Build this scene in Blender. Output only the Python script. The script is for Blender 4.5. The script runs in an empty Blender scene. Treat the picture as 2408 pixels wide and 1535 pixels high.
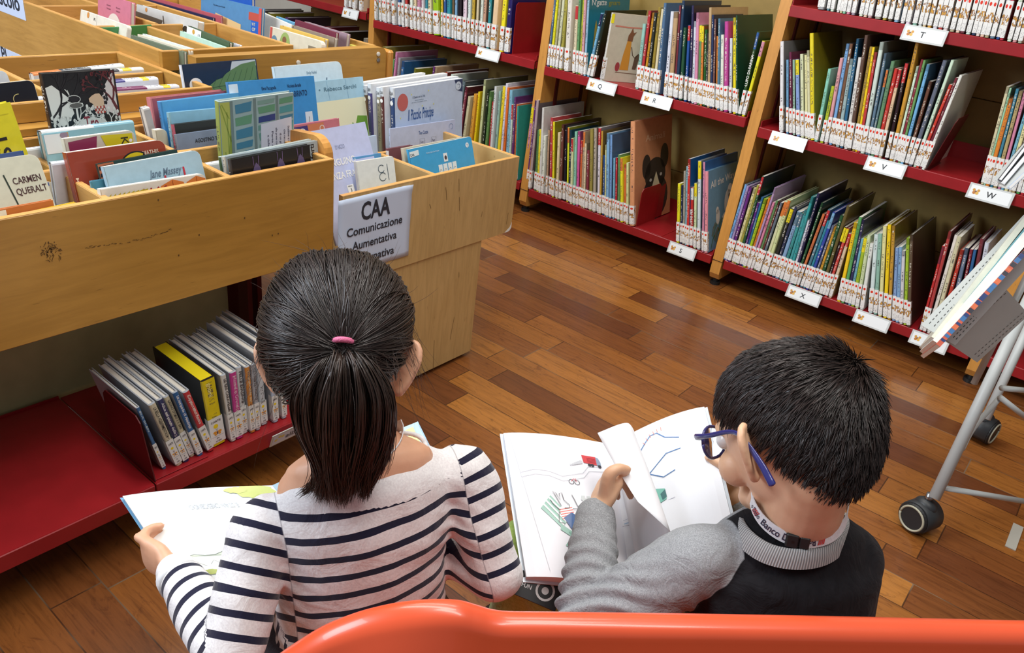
import bpy, math, random
import numpy as np
from mathutils import Vector, Matrix, Quaternion
SC = bpy.context.scene
COL = SC.collection
# ---------------------------------------------------------------- camera
F = 1850.0; CX, CY = 1204.0, 767.5; CH = 1.15
RC = np.array([[0.7658, 0.6329, 0.1135], [0.3747, -0.2958, -0.8787], [-0.5226, 0.7155, -0.4637]])
_u, _s, _v = np.linalg.svd(RC); RC = _u @ _v
cam = bpy.data.objects.new('camera', bpy.data.cameras.new('camera')); COL.objects.link(cam)
cam.data.sensor_width = 36.0; cam.data.lens = F / 2408 * 36.0; cam.data.clip_start = 0.02
_m = Matrix.Identity(4)
for i in range(3):
    _m[i][0] = RC[0][i]; _m[i][1] = -RC[1][i]; _m[i][2] = -RC[2][i]
_m[2][3] = CH
cam.matrix_world = _m
SC.camera = cam
SC.view_settings.view_transform = 'Standard'; SC.view_settings.look = 'None'
SC.view_settings.gamma = 1.0; SC.view_settings.exposure = 0.0; SC.view_settings.use_curve_mapping = False
# ---------------------------------------------------------------- light
w = bpy.data.worlds.new('world'); SC.world = w; w.use_nodes = True
w.node_tree.nodes['Background'].inputs[0].default_value = (0.88, 0.93, 1.0, 1)
w.node_tree.nodes['Background'].inputs[1].default_value = 0.25
def area(name, loc, size, energy, color, target=None, sy=None):
    l = bpy.data.lights.new(name, 'AREA'); l.energy = energy; l.color = color
    l.shape = 'RECTANGLE'; l.size = size; l.size_y = sy or size
    o = bpy.data.objects.new(name, l); COL.objects.link(o); o.location = loc
    d = (Vector(target) - Vector(loc)) if target else Vector((0, 0, -1))
    o.rotation_euler = d.to_track_quat('-Z', 'Y').to_euler()
    return o
# two rows of ceiling lamps and the tall window on the left
area('ceiling_lamp', (-1.2, 0.9, 2.9), 2.4, 44, (1.0, 0.97, 0.92), sy=0.35)
area('ceiling_lamp', (0.3, 0.5, 2.9), 1.6, 30, (1.0, 0.97, 0.92), sy=0.35)
area('ceiling_lamp', (-1.9, 1.8, 2.9), 2.4, 32, (1.0, 0.97, 0.92), sy=0.35)
area('window_light', (-2.6, -1.2, 2.2), 1.6, 95, (0.82, 0.9, 1.0), target=(-1.3, 1.1, 0.4), sy=1.4)

def P(px, py, x=None, y=None, z=None):
    """point of the room seen in this direction, on the given plane"""
    r = RC.T @ np.array([(px - CX) / F, (py - CY) / F, 1.0])
    if x is not None: t = x / r[0]
    elif y is not None: t = y / r[1]
    else: t = (z - CH) / r[2]
    return Vector((r[0] * t, r[1] * t, CH + r[2] * t))
def PD(px, py, d):
    r = RC.T @ np.array([(px - CX) / F, (py - CY) / F, 1.0])
    return Vector((r[0] * d, r[1] * d, CH + r[2] * d))
def lin(c):
    """sRGB 0..255 -> linear"""
    out = []
    for v in c[:3]:
        v = v / 255.0
        out.append(v / 12.92 if v <= 0.04045 else ((v + 0.055) / 1.055) ** 2.4)
    return (out[0], out[1], out[2], 1.0)
# ---------------------------------------------------------------- materials
MATS = {}
class NT:
    def __init__(self, name):
        self.m = bpy.data.materials.new(name); self.m.use_nodes = True
        self.t = self.m.node_tree; self.b = self.t.nodes['Principled BSDF']
    def n(self, typ, **kw):
        x = self.t.nodes.new(typ)
        for k, v in kw.items():
            if k.startswith('i_'):
                x.inputs[int(k[2:]) if k[2:].isdigit() else k[2:]].default_value = v
            else: setattr(x, k, v)
        return x
    def l(self, a, b): self.t.links.new(a, b)
    def math(self, op, a, b=None, c=None):
        x = self.n('ShaderNodeMath', operation=op)
        for i, v in enumerate((a, b, c)):
            if v is None: continue
            if isinstance(v, (int, float)): x.inputs[i].default_value = v
            else: self.l(v, x.inputs[i])
        return x.outputs[0]
    def mix(self, f, a, b, mode='MIX'):
        x = self.n('ShaderNodeMix', data_type='RGBA', blend_type=mode)
        for s, v in ((x.inputs[0], f), (x.inputs[6], a), (x.inputs[7], b)):
            if isinstance(v, (int, float)): s.default_value = v
            elif isinstance(v, tuple): s.default_value = v if len(v) == 4 else v + (1,)
            else: self.l(v, s)
        return x.outputs[2]
    def ramp(self, f, stops, interp='LINEAR'):
        x = self.n('ShaderNodeValToRGB'); cr = x.color_ramp; cr.interpolation = interp
        while len(cr.elements) < len(stops): cr.elements.new(0.5)
        for e, (p, c) in zip(cr.elements, stops):
            e.position = p; e.color = c if len(c) == 4 else tuple(c) + (1,)
        self.l(f, x.inputs[0]); return x.outputs[0]
    def coord(self, which='Object', scale=None, rot=None):
        tc = self.n('ShaderNodeTexCoord')
        if scale is None and rot is None: return tc.outputs[which]
        mp = self.n('ShaderNodeMapping')
        if scale: mp.inputs['Scale'].default_value = scale
        if rot: mp.inputs['Rotation'].default_value = rot
        self.l(tc.outputs[which], mp.inputs[0]); return mp.outputs[0]
    def noise(self, vec, scale, detail=4, rough=0.55, dist=0):
        x = self.n('ShaderNodeTexNoise'); x.inputs['Scale'].default_value = scale
        x.inputs['Detail'].default_value = detail; x.inputs['Roughness'].default_value = rough
        x.inputs['Distortion'].default_value = dist
        if vec is not None: self.l(vec, x.inputs['Vector'])
        return x.outputs['Fac']
    def bump(self, h, strength, dist=0.01):
        x = self.n('ShaderNodeBump'); x.inputs['Strength'].default_value = strength
        x.inputs['Distance'].default_value = dist
        self.l(h, x.inputs['Height']); self.l(x.outputs[0], self.b.inputs['Normal'])
    def base(self, c):
        if isinstance(c, tuple): self.b.inputs['Base Color'].default_value = c
        else: self.l(c, self.b.inputs['Base Color'])
    def set(self, **kw):
        for k, v in kw.items(): self.b.inputs[k.replace('_', ' ')].default_value = v
        return self
def plain(name, c, rough=0.5, metal=0.0, spec=0.5, var=0.0, bump=0.0, bscale=400, coat=0.0):
    if name in MATS: return MATS[name]
    t = NT(name); c = lin(c)
    if var:
        f = t.noise(t.coord(), 14, 5)
        d = tuple(v * (1 - var) for v in c[:3]) + (1,); e = tuple(min(1, v * (1 + var)) for v in c[:3]) + (1,)
        t.base(t.ramp(f, [(0.3, d), (0.7, e)]))
    else: t.base(c)
    t.set(Roughness=rough, Metallic=metal, Specular_IOR_Level=spec, Coat_Weight=coat)
    if bump: t.bump(t.noise(t.coord(), bscale, 3), bump, 0.002)
    MATS[name] = t.m; return t.m
def wood(name, c1, c2, grain=(3, 30, 3), rough=0.42, blotch=2.2, dark=None):
    t = NT(name); v = t.coord('Object', scale=grain)
    g = t.noise(v, 3.0, 6, 0.6, 0.6); b = t.noise(t.coord(), blotch, 3, 0.5, 0.4)
    col = t.ramp(b, [(0.3, lin(c1)), (0.7, lin(c2))])
    gr = t.ramp(g, [(0.35, (0.80, 0.78, 0.74)), (0.6, (1.0, 1.0, 1.0))])
    col = t.mix(0.75, col, gr, 'MULTIPLY')
    # sparse dark mineral streaks and dents along the grain
    s = t.noise(t.coord('Object', scale=tuple(q * 1.7 for q in grain)), 7.0, 2, 0.4)
    st = t.ramp(s, [(0.71, (0, 0, 0)), (0.77, (1, 1, 1))])
    col = t.mix(t.math('MULTIPLY', st, 0.45), col, lin(dark or (92, 62, 26)))
    t.base(col); t.set(Roughness=rough, Coat_Weight=0.15, Coat_Roughness=0.25)
    t.bump(g, 0.05, 0.002)
    MATS[name] = t.m; return t.m
wood('honey_birch', (184, 136, 62), (206, 158, 86), (4, 4, 34))
wood('honey_birch_long', (172, 124, 48), (200, 150, 72), (4, 2.0, 22))
wood('pale_birch', (196, 160, 102), (210, 176, 120), (4, 26, 3))
wood('post_beech', (208, 146, 66), (216, 156, 78), (20, 20, 2.5), blotch=1.0)
wood('edge_ply', (206, 150, 78), (218, 168, 98), (4, 3, 90), 0.5, 3)
plain('red_metal', (150, 28, 34), 0.34, 0.0, 0.5, 0.10, 0.04, 60)
plain('dark_red', (88, 16, 20), 0.4, var=0.1)
plain('back_plank', (150, 124, 62), 0.55, var=0.12)
plain('plinth_board', (176, 176, 128), 0.5, var=0.1)
plain('paper', (236, 236, 232), 0.75)
plain('page_edges', (222, 216, 204), 0.8, var=0.06)
plain('black_rubber', (26, 26, 27), 0.5)
plain('steel_bolt', (170, 175, 180), 0.3, 1.0)
plain('white_sign', (206, 220, 244), 0.5)
plain('tag_plastic', (204, 208, 206), 0.25, coat=0.5)
plain('grey_metal', (184, 188, 186), 0.42, 0.0, var=0.04)
plain('skirting', (120, 118, 112), 0.6)
# printed surfaces: the colour is stored with each printed patch of the mesh
def printed(name, rough, coat, vary=0.0):
    t = NT(name); a = t.n('ShaderNodeVertexColor', layer_name='Col')
    c = a.outputs[0]
    if vary:
        f = t.noise(t.coord(), 60, 4); c = t.mix(vary, c, t.ramp(f, [(0.35, (0.72, 0.72, 0.72)), (0.6, (1, 1, 1))]), 'MULTIPLY')
    t.base(c); t.set(Roughness=rough, Coat_Weight=coat, Coat_Roughness=0.12); MATS[name] = t.m; return t.m
printed('printed_card', 0.38, 0.35, 0.25)
printed('printed_ink', 0.45, 0.2)
# book spines: small title marks running along the spine
def spine_mat():
    t = NT('book_spine'); a = t.n('ShaderNodeVertexColor', layer_name='Col')
    uv = t.n('ShaderNodeUVMap'); sx = t.n('ShaderNodeSeparateXYZ'); t.l(uv.outputs[0], sx.inputs[0])
    oi = t.n('ShaderNodeObjectInfo'); rnd = oi.outputs['Random']
    cmb = t.n('ShaderNodeCombineXYZ')
    t.l(t.math('MULTIPLY', sx.outputs[0], 2.2), cmb.inputs[0]); t.l(t.math('MULTIPLY', sx.outputs[1], 70.0), cmb.inputs[1])
    t.l(t.math('MULTIPLY', rnd, 91.0), cmb.inputs[2])
    ns = t.noise(cmb.outputs[0], 1.0, 2, 0.6)
    ink = t.math('GREATER_THAN', ns, 0.53)
    inx = t.math('LESS_THAN', t.math('ABSOLUTE', t.math('SUBTRACT', sx.outputs[0], 0.5)), 0.2)
    # the title sits in one or two stretches along the spine
    cm2 = t.n('ShaderNodeCombineXYZ'); t.l(t.math('MULTIPLY', sx.outputs[1], 5.0), cm2.inputs[0]); t.l(t.math('MULTIPLY', rnd, 37.0), cm2.inputs[1])
    st = t.math('GREATER_THAN', t.noise(cm2.outputs[0], 1.0, 1), 0.49)
    lo = t.math('GREATER_THAN', sx.outputs[1], 0.34); hi = t.math('LESS_THAN', sx.outputs[1], 0.95)
    m = t.math('MULTIPLY', t.math('MULTIPLY', ink, inx), t.math('MULTIPLY', st, t.math('MULTIPLY', lo, hi)))
    bw = t.n('ShaderNodeRGBToBW'); t.l(a.outputs[0], bw.inputs[0])
    light = t.math('GREATER_THAN', bw.outputs[0], 0.22)
    inkc = t.mix(light, (0.75, 0.72, 0.62), (0.06, 0.05, 0.06))
    f = t.noise(t.coord(), 45, 4)
    c = t.mix(0.3, a.outputs[0], t.ramp(f, [(0.35, (0.6, 0.6, 0.6)), (0.62, (1, 1, 1))]), 'MULTIPLY')
    t.base(t.mix(t.math('MULTIPLY', m, 0.8), c, inkc))
    t.set(Roughness=0.33, Coat_Weight=0.4, Coat_Roughness=0.15); MATS['book_spine'] = t.m
spine_mat()
# library spine label: white, red dot on top, a row of little brown and ochre figures, fine print below
def label_mat(name, dot, figs, fig2):
    t = NT(name); uv = t.n('ShaderNodeUVMap'); sx = t.n('ShaderNodeSeparateXYZ'); t.l(uv.outputs[0], sx.inputs[0])
    u, v = sx.outputs[0], sx.outputs[1]; oi = t.n('ShaderNodeObjectInfo'); rnd = oi.outputs['Random']
    # u in units of label width, v in cm from the bottom
    du = t.math('SUBTRACT', u, 0.5); dv = t.math('SUBTRACT', v, 0.84)
    r = t.math('SQRT', t.math('ADD', t.math('MULTIPLY', t.math('MULTIPLY', du, du), 1.0), t.math('MULTIPLY', t.math('MULTIPLY', dv, dv), 30.0)))
    dotm = t.math('LESS_THAN', r, 0.30)
    cm = t.n('ShaderNodeCombineXYZ'); t.l(t.math('MULTIPLY', u, 2.4), cm.inputs[0]); t.l(t.math('MULTIPLY', v, 9.0), cm.inputs[1]); t.l(t.math('MULTIPLY', rnd, 53.0), cm.inputs[2])
    nz = t.noise(cm.outputs[0], 1.0, 2)
    band = t.math('MULTIPLY', t.math('GREATER_THAN', v, 0.34), t.math('LESS_THAN', v, 0.62))
    fm = t.math('MULTIPLY', band, t.math('GREATER_THAN', nz, 0.5))
    fm2 = t.math('MULTIPLY', band, t.math('GREATER_THAN', nz, 0.60))
    pr = t.math('MULTIPLY', t.math('LESS_THAN', v, 0.24), t.math('GREATER_THAN', t.noise(cm.outputs[0], 3.0, 1), 0.58))
    c = t.mix(fm, lin((238, 238, 234)), figs); c = t.mix(fm2, c, fig2)
    c = t.mix(t.math('MULTIPLY', pr, 0.6), c, (0.2, 0.2, 0.22)); c = t.mix(dotm, c, dot)
    t.base(c); t.set(Roughness=0.3, Coat_Weight=0.4); MATS[name] = t.m
label_mat('spine_label_red', lin((224, 58, 38)), lin((150, 112, 84)), lin((214, 160, 62)))
# ---------------------------------------------------------------- mesh building
WHITE = (1, 1, 1, 1)
class MB:
    """collects faces with a material slot, a colour and uvs, and links them as one mesh object"""
    def __init__(self): self.v = []; self.f = []; self.m = []; self.c = []; self.uv = []
    def add(self, verts, faces, mi=0, col=WHITE, uvs=None, M=None):
        b = len(self.v)
        if M is not None: verts = [M @ Vector(p) for p in verts]
        self.v += [tuple(p) for p in verts]
        for k, fc in enumerate(faces):
            self.f.append(tuple(b + i for i in fc)); self.m.append(mi); self.c.append(col)
            self.uv.append(uvs[k] if uvs else None)
        return self
    def box(self, lo, hi, mi=0, col=WHITE, M=None):
        x0, y0, z0 = lo; x1, y1, z1 = hi
        v = [(x0, y0, z0), (x1, y0, z0), (x1, y1, z0), (x0, y1, z0), (x0, y0, z1), (x1, y0, z1), (x1, y1, z1), (x0, y1, z1)]
        return self.add(v, [(0, 3, 2, 1), (4, 5, 6, 7), (0, 1, 5, 4), (1, 2, 6, 5), (2, 3, 7, 6), (3, 0, 4, 7)], mi, col, None, M)
    def bbox(self, lo, hi, r=0.004, mi=0, col=WHITE, M=None):
        """box with chamfered edges"""
        x0, y0, z0 = lo; x1, y1, z1 = hi; r = min(r, (x1 - x0) / 2.01, (y1 - y0) / 2.01, (z1 - z0) / 2.01)
        V = []; ID = {}
        for ix, (xa, sx) in enumerate(((x0, 1), (x1, -1))):
            for iy, (ya, sy) in enumerate(((y0, 1), (y1, -1))):
                for iz, (za, sz) in enumerate(((z0, 1), (z1, -1))):
                    for ax in range(3):
                        p = [xa + sx * r, ya + sy * r, za + sz * r]; p[ax] = (xa, ya, za)[ax]
                        ID[(ix, iy, iz, ax)] = len(V); V.append(tuple(p))
        fs = []
        for ix in (0, 1):
            for iy in (0, 1):
                for iz in (0, 1): fs.append((ID[(ix, iy, iz, 0)], ID[(ix, iy, iz, 1)], ID[(ix, iy, iz, 2)]))
        for s in (0, 1):
            fs.append(tuple(ID[(s, a, b, 0)] for a, b in ((0, 0), (1, 0), (1, 1), (0, 1))))
            fs.append(tuple(ID[(a, s, b, 1)] for a, b in ((0, 0), (1, 0), (1, 1), (0, 1))))
            fs.append(tuple(ID[(a, b, s, 2)] for a, b in ((0, 0), (1, 0), (1, 1), (0, 1))))
        for a in (0, 1):
            for b in (0, 1):
                fs.append((ID[(a, b, 0, 0)], ID[(a, b, 1, 0)], ID[(a, b, 1, 1)], ID[(a, b, 0, 1)]))
                fs.append((ID[(a, 0, b, 0)], ID[(a, 1, b, 0)], ID[(a, 1, b, 2)], ID[(a, 0, b, 2)]))
                fs.append((ID[(0, a, b, 1)], ID[(1, a, b, 1)], ID[(1, a, b, 2)], ID[(0, a, b, 2)]))
        self.add(V, fs, mi, col, None, M); self.fixn = True
        return self
    def prism(self, pts, n, mi=0, col=WHITE, M=None):
        """closed outline pts (3d) extruded by vector n"""
        k = len(pts); n = Vector(n); a = [Vector(p) for p in pts]; b = [p + n for p in a]
        fs = [tuple(range(k))[::-1], tuple(range(k, 2 * k))] + [(i, (i + 1) % k, k + (i + 1) % k, k + i) for i in range(k)]
        self.fixn = True
        return self.add(a + b, fs, mi, col, None, M)
    def tube(self, path, rad, seg=12, mi=0, col=WHITE, caps=True):
        path = [Vector(p) for p in path]; n = len(path)
        rads = rad if isinstance(rad, (list, tuple)) else [rad] * n
        V = []; prev = None
        for i in range(n):
            t = (path[min(i + 1, n - 1)] - path[max(i - 1, 0)]).normalized()
            if prev is None: a = t.orthogonal().normalized()
            else:
                a = prev - t * prev.dot(t); a.normalize()
            b = t.cross(a); prev = a
            for k in range(seg):
                th = 2 * math.pi * k / seg
                V.append(path[i] + (a * math.cos(th) + b * math.sin(th)) * rads[i])
        fs = []
        for i in range(n - 1):
            for k in range(seg):
                fs.append((i * seg + k, i * seg + (k + 1) % seg, (i + 1) * seg + (k + 1) % seg, (i + 1) * seg + k))
        if caps: fs += [tuple(range(seg))[::-1], tuple(range((n - 1) * seg, n * seg))]
        return self.add(V, fs, mi, col)
    def build(self, name, mats, parent=None, smooth=False, M=None):
        me = bpy.data.meshes.new(name)
        me.from_pydata(self.v, [], self.f)
        if isinstance(mats, str): mats = [mats]
        for m in mats: me.materials.append(MATS[m] if isinstance(m, str) else m)
        me.polygons.foreach_set('material_index', self.m)
        if any(c is not WHITE for c in self.c):
            ca = me.color_attributes.new('Col', 'FLOAT_COLOR', 'CORNER')
            arr = []
            for fc, c in zip(self.f, self.c): arr += list(c) * len(fc)
            ca.data.foreach_set('color', arr)
        if any(u is not None for u in self.uv):
            ul = me.uv_layers.new(name='UVMap'); arr = []
            for fc, u in zip(self.f, self.uv):
                arr += [q for p in u for q in p] if u is not None else [0.0, 0.0] * len(fc)
            ul.data.foreach_set('uv', arr)
        if smooth: me.polygons.foreach_set('use_smooth', [True] * len(self.f))
        me.update()
        if getattr(self, 'fixn', False):
            import bmesh
            bm = bmesh.new(); bm.from_mesh(me); bmesh.ops.recalc_face_normals(bm, faces=bm.faces); bm.to_mesh(me); bm.free()
        o = bpy.data.objects.new(name, me); COL.objects.link(o)
        if parent is not None:
            o.parent = parent
        if M is not None: o.matrix_local = M if parent is None else M
        return o
def tag(o, label, cat=None, group=None, kind=None):
    if label: o['label'] = label
    if cat: o['category'] = cat
    if group: o['group'] = group
    if kind: o['kind'] = kind
    return o
def thing(name, label, cat, loc=(0, 0, 0), group=None, M=None):
    o = bpy.data.objects.new(name, None); COL.objects.link(o); o.empty_display_size = 0.05
    if M is not None: o.matrix_world = M
    else: o.location = loc
    tag(o, label, cat, group)
    return o
def struct(o): o['kind'] = 'structure'; return o
def frame(o, x, y, z=None):
    """matrix with origin o and axes x, y (z = x cross y)"""
    x = Vector(x).normalized(); y = Vector(y); y = (y - x * y.dot(x)).normalized(); z = x.cross(y)
    return Matrix(((x[0], y[0], z[0], o[0]), (x[1], y[1], z[1], o[1]), (x[2], y[2], z[2], o[2]), (0, 0, 0, 1)))
# ---- lettering as real outlines
_TX = {}
def text_geo(s, res=3, bold=0.0):
    if (s, bold) in _TX: return _TX[(s, bold)]
    cu = bpy.data.curves.new('lettering', 'FONT'); cu.body = s; cu.size = 1.0; cu.resolution_u = res; cu.offset = bold
    o = bpy.data.objects.new('lettering', cu); COL.objects.link(o)
    dg = bpy.context.evaluated_depsgraph_get(); ev = o.evaluated_get(dg); me = ev.to_mesh()
    v = [tuple(p.co) for p in me.vertices]; f = [tuple(p.vertices) for p in me.polygons]
    ev.to_mesh_clear(); bpy.data.objects.remove(o); bpy.data.curves.remove(cu)
    xs = [p[0] for p in v] or [0, 1]
    _TX[(s, bold)] = (v, f, min(xs), max(xs)); return _TX[(s, bold)]
def put_text(mb, s, x, y, w=None, h=0.02, col=(0, 0, 0, 1), M=None, shear=0.0, rot=0.0, z=0.0004, mi=0, align='l', bold=0.012):
    """letters with cap height about 0.7 h, squeezed to width w, lower left at x, y in the frame M"""
    v, f, x0, x1 = text_geo(s, 3, bold)
    sx = (w / max(1e-6, x1 - x0)) if w else h
    off = 0 if align == 'l' else -(x1 - x0) * sx / 2
    c, sn = math.cos(rot), math.sin(rot); out = []
    for p in v:
        a = (p[0] - x0) * sx + off + shear * p[1] * h; b = p[1] * h
        out.append((x + a * c - b * sn, y + a * sn + b * c, z))
    mb.add(out, f, mi, col, None, M)
def ribbon(mb, pts, wd, col, M=None, z=0.0004, mi=0, closed=False):
    """flat pen stroke through 2d points"""
    p = [Vector((a, b, 0)) for a, b in pts]
    if closed: p.append(p[0])
    V = []; n = len(p)
    for i in range(n):
        t = p[min(i + 1, n - 1)] - p[max(i - 1, 0)]
        if t.length < 1e-9: t = Vector((1, 0, 0))
        t.normalize(); nn = Vector((-t[1], t[0], 0)) * (wd / 2)
        V += [(p[i] + nn)[:2] + (z,), (p[i] - nn)[:2] + (z,)]
    mb.add(V, [(2 * i + 1, 2 * i + 3, 2 * i + 2, 2 * i) for i in range(n - 1)], mi, col, None, M)
def patch(mb, pts, col, M=None, z=0.0003, mi=0):
    mb.add([(a, b, z) for a, b in pts], [tuple(range(len(pts)))], mi, col, None, M)
def disc(mb, cx, cy, r, col, M=None, z=0.0003, ry=None, n=20, mi=0):
    ry = ry or r
    patch(mb, [(cx + r * math.cos(2 * math.pi * k / n), cy + ry * math.sin(2 * math.pi * k / n)) for k in range(n)], col, M, z, mi)
def ring(mb, cx, cy, r, wd, col, M=None, z=0.0005, n=20, a0=0, a1=360, ry=None):
    ry = ry or r
    ribbon(mb, [(cx + r * math.cos(math.radians(a0 + (a1 - a0) * k / n)), cy + ry * math.sin(math.radians(a0 + (a1 - a0) * k / n))) for k in range(n + 1)], wd, col, M, z)
# ---------------------------------------------------------------- floor, wall
def floor_mat():
    t = NT('parquet'); tc = t.coord('Object'); s = t.n('ShaderNodeSeparateXYZ'); t.l(tc, s.inputs[0])
    X, Y = s.outputs[0], s.outputs[1]; W = 0.0885
    ry = t.math('DIVIDE', t.math('ADD', Y, 0.031), W); row = t.math('FLOOR', ry); fy = t.math('FRACT', ry)
    wn = t.n('ShaderNodeTexWhiteNoise', noise_dimensions='1D'); t.l(row, wn.inputs['W'])
    rx = t.math('ADD', t.math('DIVIDE', X, 0.56), t.math('MULTIPLY', wn.outputs[0], 7.3)); colm = t.math('FLOOR', rx); fx = t.math('FRACT', rx)
    cm = t.n('ShaderNodeCombineXYZ'); t.l(row, cm.inputs[0]); t.l(colm, cm.inputs[1])
    w2 = t.n('ShaderNodeTexWhiteNoise', noise_dimensions='2D'); t.l(cm.outputs[0], w2.inputs['Vector'])
    base = t.ramp(w2.outputs[0], [(0.0, lin((104, 58, 32))), (0.3, lin((126, 74, 36))), (0.6, lin((144, 88, 40))), (0.85, lin((158, 100, 44))), (1.0, lin((178, 118, 54)))])
    # grain runs along the board, shifted per board
    ad = t.n('ShaderNodeVectorMath', operation='ADD'); t.l(tc, ad.inputs[0])
    sc = t.n('ShaderNodeVectorMath', operation='SCALE'); t.l(w2.outputs[1], sc.inputs[0]); sc.inputs[3].default_value = 9.0; t.l(sc.outputs[0], ad.inputs[1])
    mp = t.n('ShaderNodeMapping'); mp.inputs['Scale'].default_value = (3.0, 42, 1); t.l(ad.outputs[0], mp.inputs[0])
    g = t.noise(mp.outputs[0], 1.6, 8, 0.65, 1.4)
    col = t.mix(0.85, base, t.ramp(g, [(0.28, (0.42, 0.36, 0.32)), (0.5, (0.92, 0.9, 0.88)), (0.7, (1.12, 1.1, 1.05))]), 'MULTIPLY')
    mp2 = t.n('ShaderNodeMapping'); mp2.inputs['Scale'].default_value = (7, 16, 1); t.l(ad.outputs[0], mp2.inputs[0])
    kn = t.noise(mp2.outputs[0], 2.2, 5, 0.7, 2.0)
    col = t.mix(t.math('MULTIPLY', t.ramp(kn, [(0.56, (0, 0, 0)), (0.68, (1, 1, 1))]), 0.5), col, lin((78, 38, 18)))
    ey = t.math('MINIMUM', fy, t.math('SUBTRACT', 1.0, fy)); ex = t.math('MINIMUM', fx, t.math('SUBTRACT', 1.0, fx))
    gap = t.math('MAXIMUM', t.math('LESS_THAN', ey, 0.014), t.math('LESS_THAN', ex, 0.0026))
    gn = t.noise(tc, 3.0, 2)
    gapc = t.mix(t.ramp(gn, [(0.52, (0, 0, 0)), (0.6, (1, 1, 1))]), lin((60, 34, 18)), lin((122, 104, 84)))
    t.base(t.mix(t.math('MULTIPLY', gap, 0.85), col, gapc))
    t.set(Roughness=0.3, Specular_IOR_Level=0.5, Coat_Weight=0.25, Coat_Roughness=0.18)
    rn = t.noise(tc, 5.0, 4); t.l(t.math('ADD', t.math('MULTIPLY', rn, 0.25), 0.2), t.b.inputs['Roughness'])
    t.bump(t.math('SUBTRACT', t.math('MULTIPLY', g, 0.3), gap), 0.12, 0.001)
    MATS['parquet'] = t.m
floor_mat()
struct(MB().box((-6.5, -1.6, -0.04), (2.6, 3.6, 0.0)).build('floor', 'parquet'))
plain('wall_paint', (206, 202, 190), 0.8, var=0.03)
struct(MB().box((-6.5, 3.12, 0.0), (2.6, 3.2, 2.9)).build('wall_back', 'wall_paint'))
struct(MB().box((-6.58, -1.6, 0.0), (-6.5, 3.2, 2.9)).build('wall_left', 'wall_paint'))
plain('strip_metal', (176, 172, 160), .5)
# pale metal strip let into the floor at the right
tag(MB().box((-0.011, -0.055, 0.0002), (0.011, 0.055, 0.0022)).build('floor_strip', 'strip_metal', M=Matrix.Translation(P(2385, 1262, z=0)) @ Matrix.Rotation(math.radians(0), 4, 'Z')), 'short worn metal strip let into the parquet near the right edge', 'strip')
# ---------------------------------------------------------------- wall shelving
YF = 2.634                       # plane of the shelf fronts
POSTX = [-3.88, -2.97, -1.955, -1.03, -0.13, 0.82]
ZS = {0: [0.14, 0.655], 1: [0.125, 0.632], 2: [0.112, 0.622], 3: [0.112, 0.603, 0.990], 4: [0.112, 0.60, 0.985]}
SD = 0.33                        # shelf depth
shelf_names = ['furthest left, mostly hidden by the browser boxes', 'left of centre behind the picture book browser', 'in the centre with tags Q, R and S', 'at the right with tags T, V, X and Z', 'at the far right behind the rack']
def post(i):
    x = POSTX[i]
    lab = ['upright wooden shelf side at the far left of the back wall', 'upright wooden shelf side rising behind the browser corner bolts', 'upright wooden shelf side beside the tag Q, behind the blue book box',
           'upright wooden shelf side standing free between tags S and X', 'upright wooden shelf side whose foot shows under the grey rack', 'upright wooden shelf side outside at the far right'][i]
    t = thing('shelf_upright', lab, 'shelf upright', (x, YF, 0), 'wooden shelf uprights')
    mb = MB(); w = 0.019
    mb.prism([(-w, 0.0, 0.05), (-w, 0.012, 0.028), (-w, 0.45, 0.028), (-w, 0.40, 2.1), (-w, 0.05, 2.1)], (2 * w, 0, 0))
    mb.build('side_panel', 'post_beech', t)
    mb = MB(); mb.box((-w - 0.0006, -0.0008, 0.1), (w + 0.0006, 0.3, 0.1012)); mb.build('joint_line', 'dark_red' if False else 'black_rubber', t)
    for y in (0.03, 0.36):
        MB().tube([(0, y, 0), (0, y, 0.012), (0, y, 0.0121), (0, y, 0.03)], [0.019, 0.019, 0.011, 0.011], 16).build('foot', 'black_rubber', t)
    # red steel slotted rails on both faces of the side
    for s in (-1, 1):
        MB().box((s * w, 0.10, 0.13), (s * (w + 0.006), 0.118, 1.98)).box((s * w, 0.285, 0.13), (s * (w + 0.006), 0.303, 1.98)).build('slotted_rail', 'dark_red', t)
for i in range(1, 6): post(i)
def shelf(b, z, lab):
    x0 = POSTX[b] + 0.026; x1 = POSTX[b + 1] - 0.026
    t = thing('metal_shelf', lab, 'shelf', (0, 0, 0), 'red metal shelves')
    mb = MB(); mb.bbox((x0, YF, z - 0.034), (x1, YF + 0.004, z), 0.0018); mb.box((x0, YF + 0.003, z - 0.003), (x1, YF + SD, z))
    mb.box((x0, YF + SD - 0.003, z), (x1, YF + SD, z + 0.05))
    mb.build('shelf_plate', 'red_metal', t)
    for x in (x0, x1 - 0.003): MB().box((x, YF + 0.01, z - 0.03), (x + 0.003, YF + SD, z + 0.02)).build('bracket', 'red_metal', t)
    return t
WH = {0: ['bottom', 'middle'], 1: ['bottom', 'middle'], 2: ['bottom', 'middle'], 3: ['bottom', 'middle', 'upper'], 4: ['bottom', 'middle', 'upper']}
BAY = {0: 'in the bay behind the browser boxes', 1: 'in the bay left of the tag Q', 2: 'in the bay with the letters Q, R and S', 3: 'in the bay with the letters T, V and X', 4: 'in the bay at the far right edge'}
for b in range(0, 5):
    if b == 0: pass
    for k, z in enumerate(ZS[b]): shelf(b, z, 'red metal shelf, the %s one %s' % (WH[b][k], BAY[b]))
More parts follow.
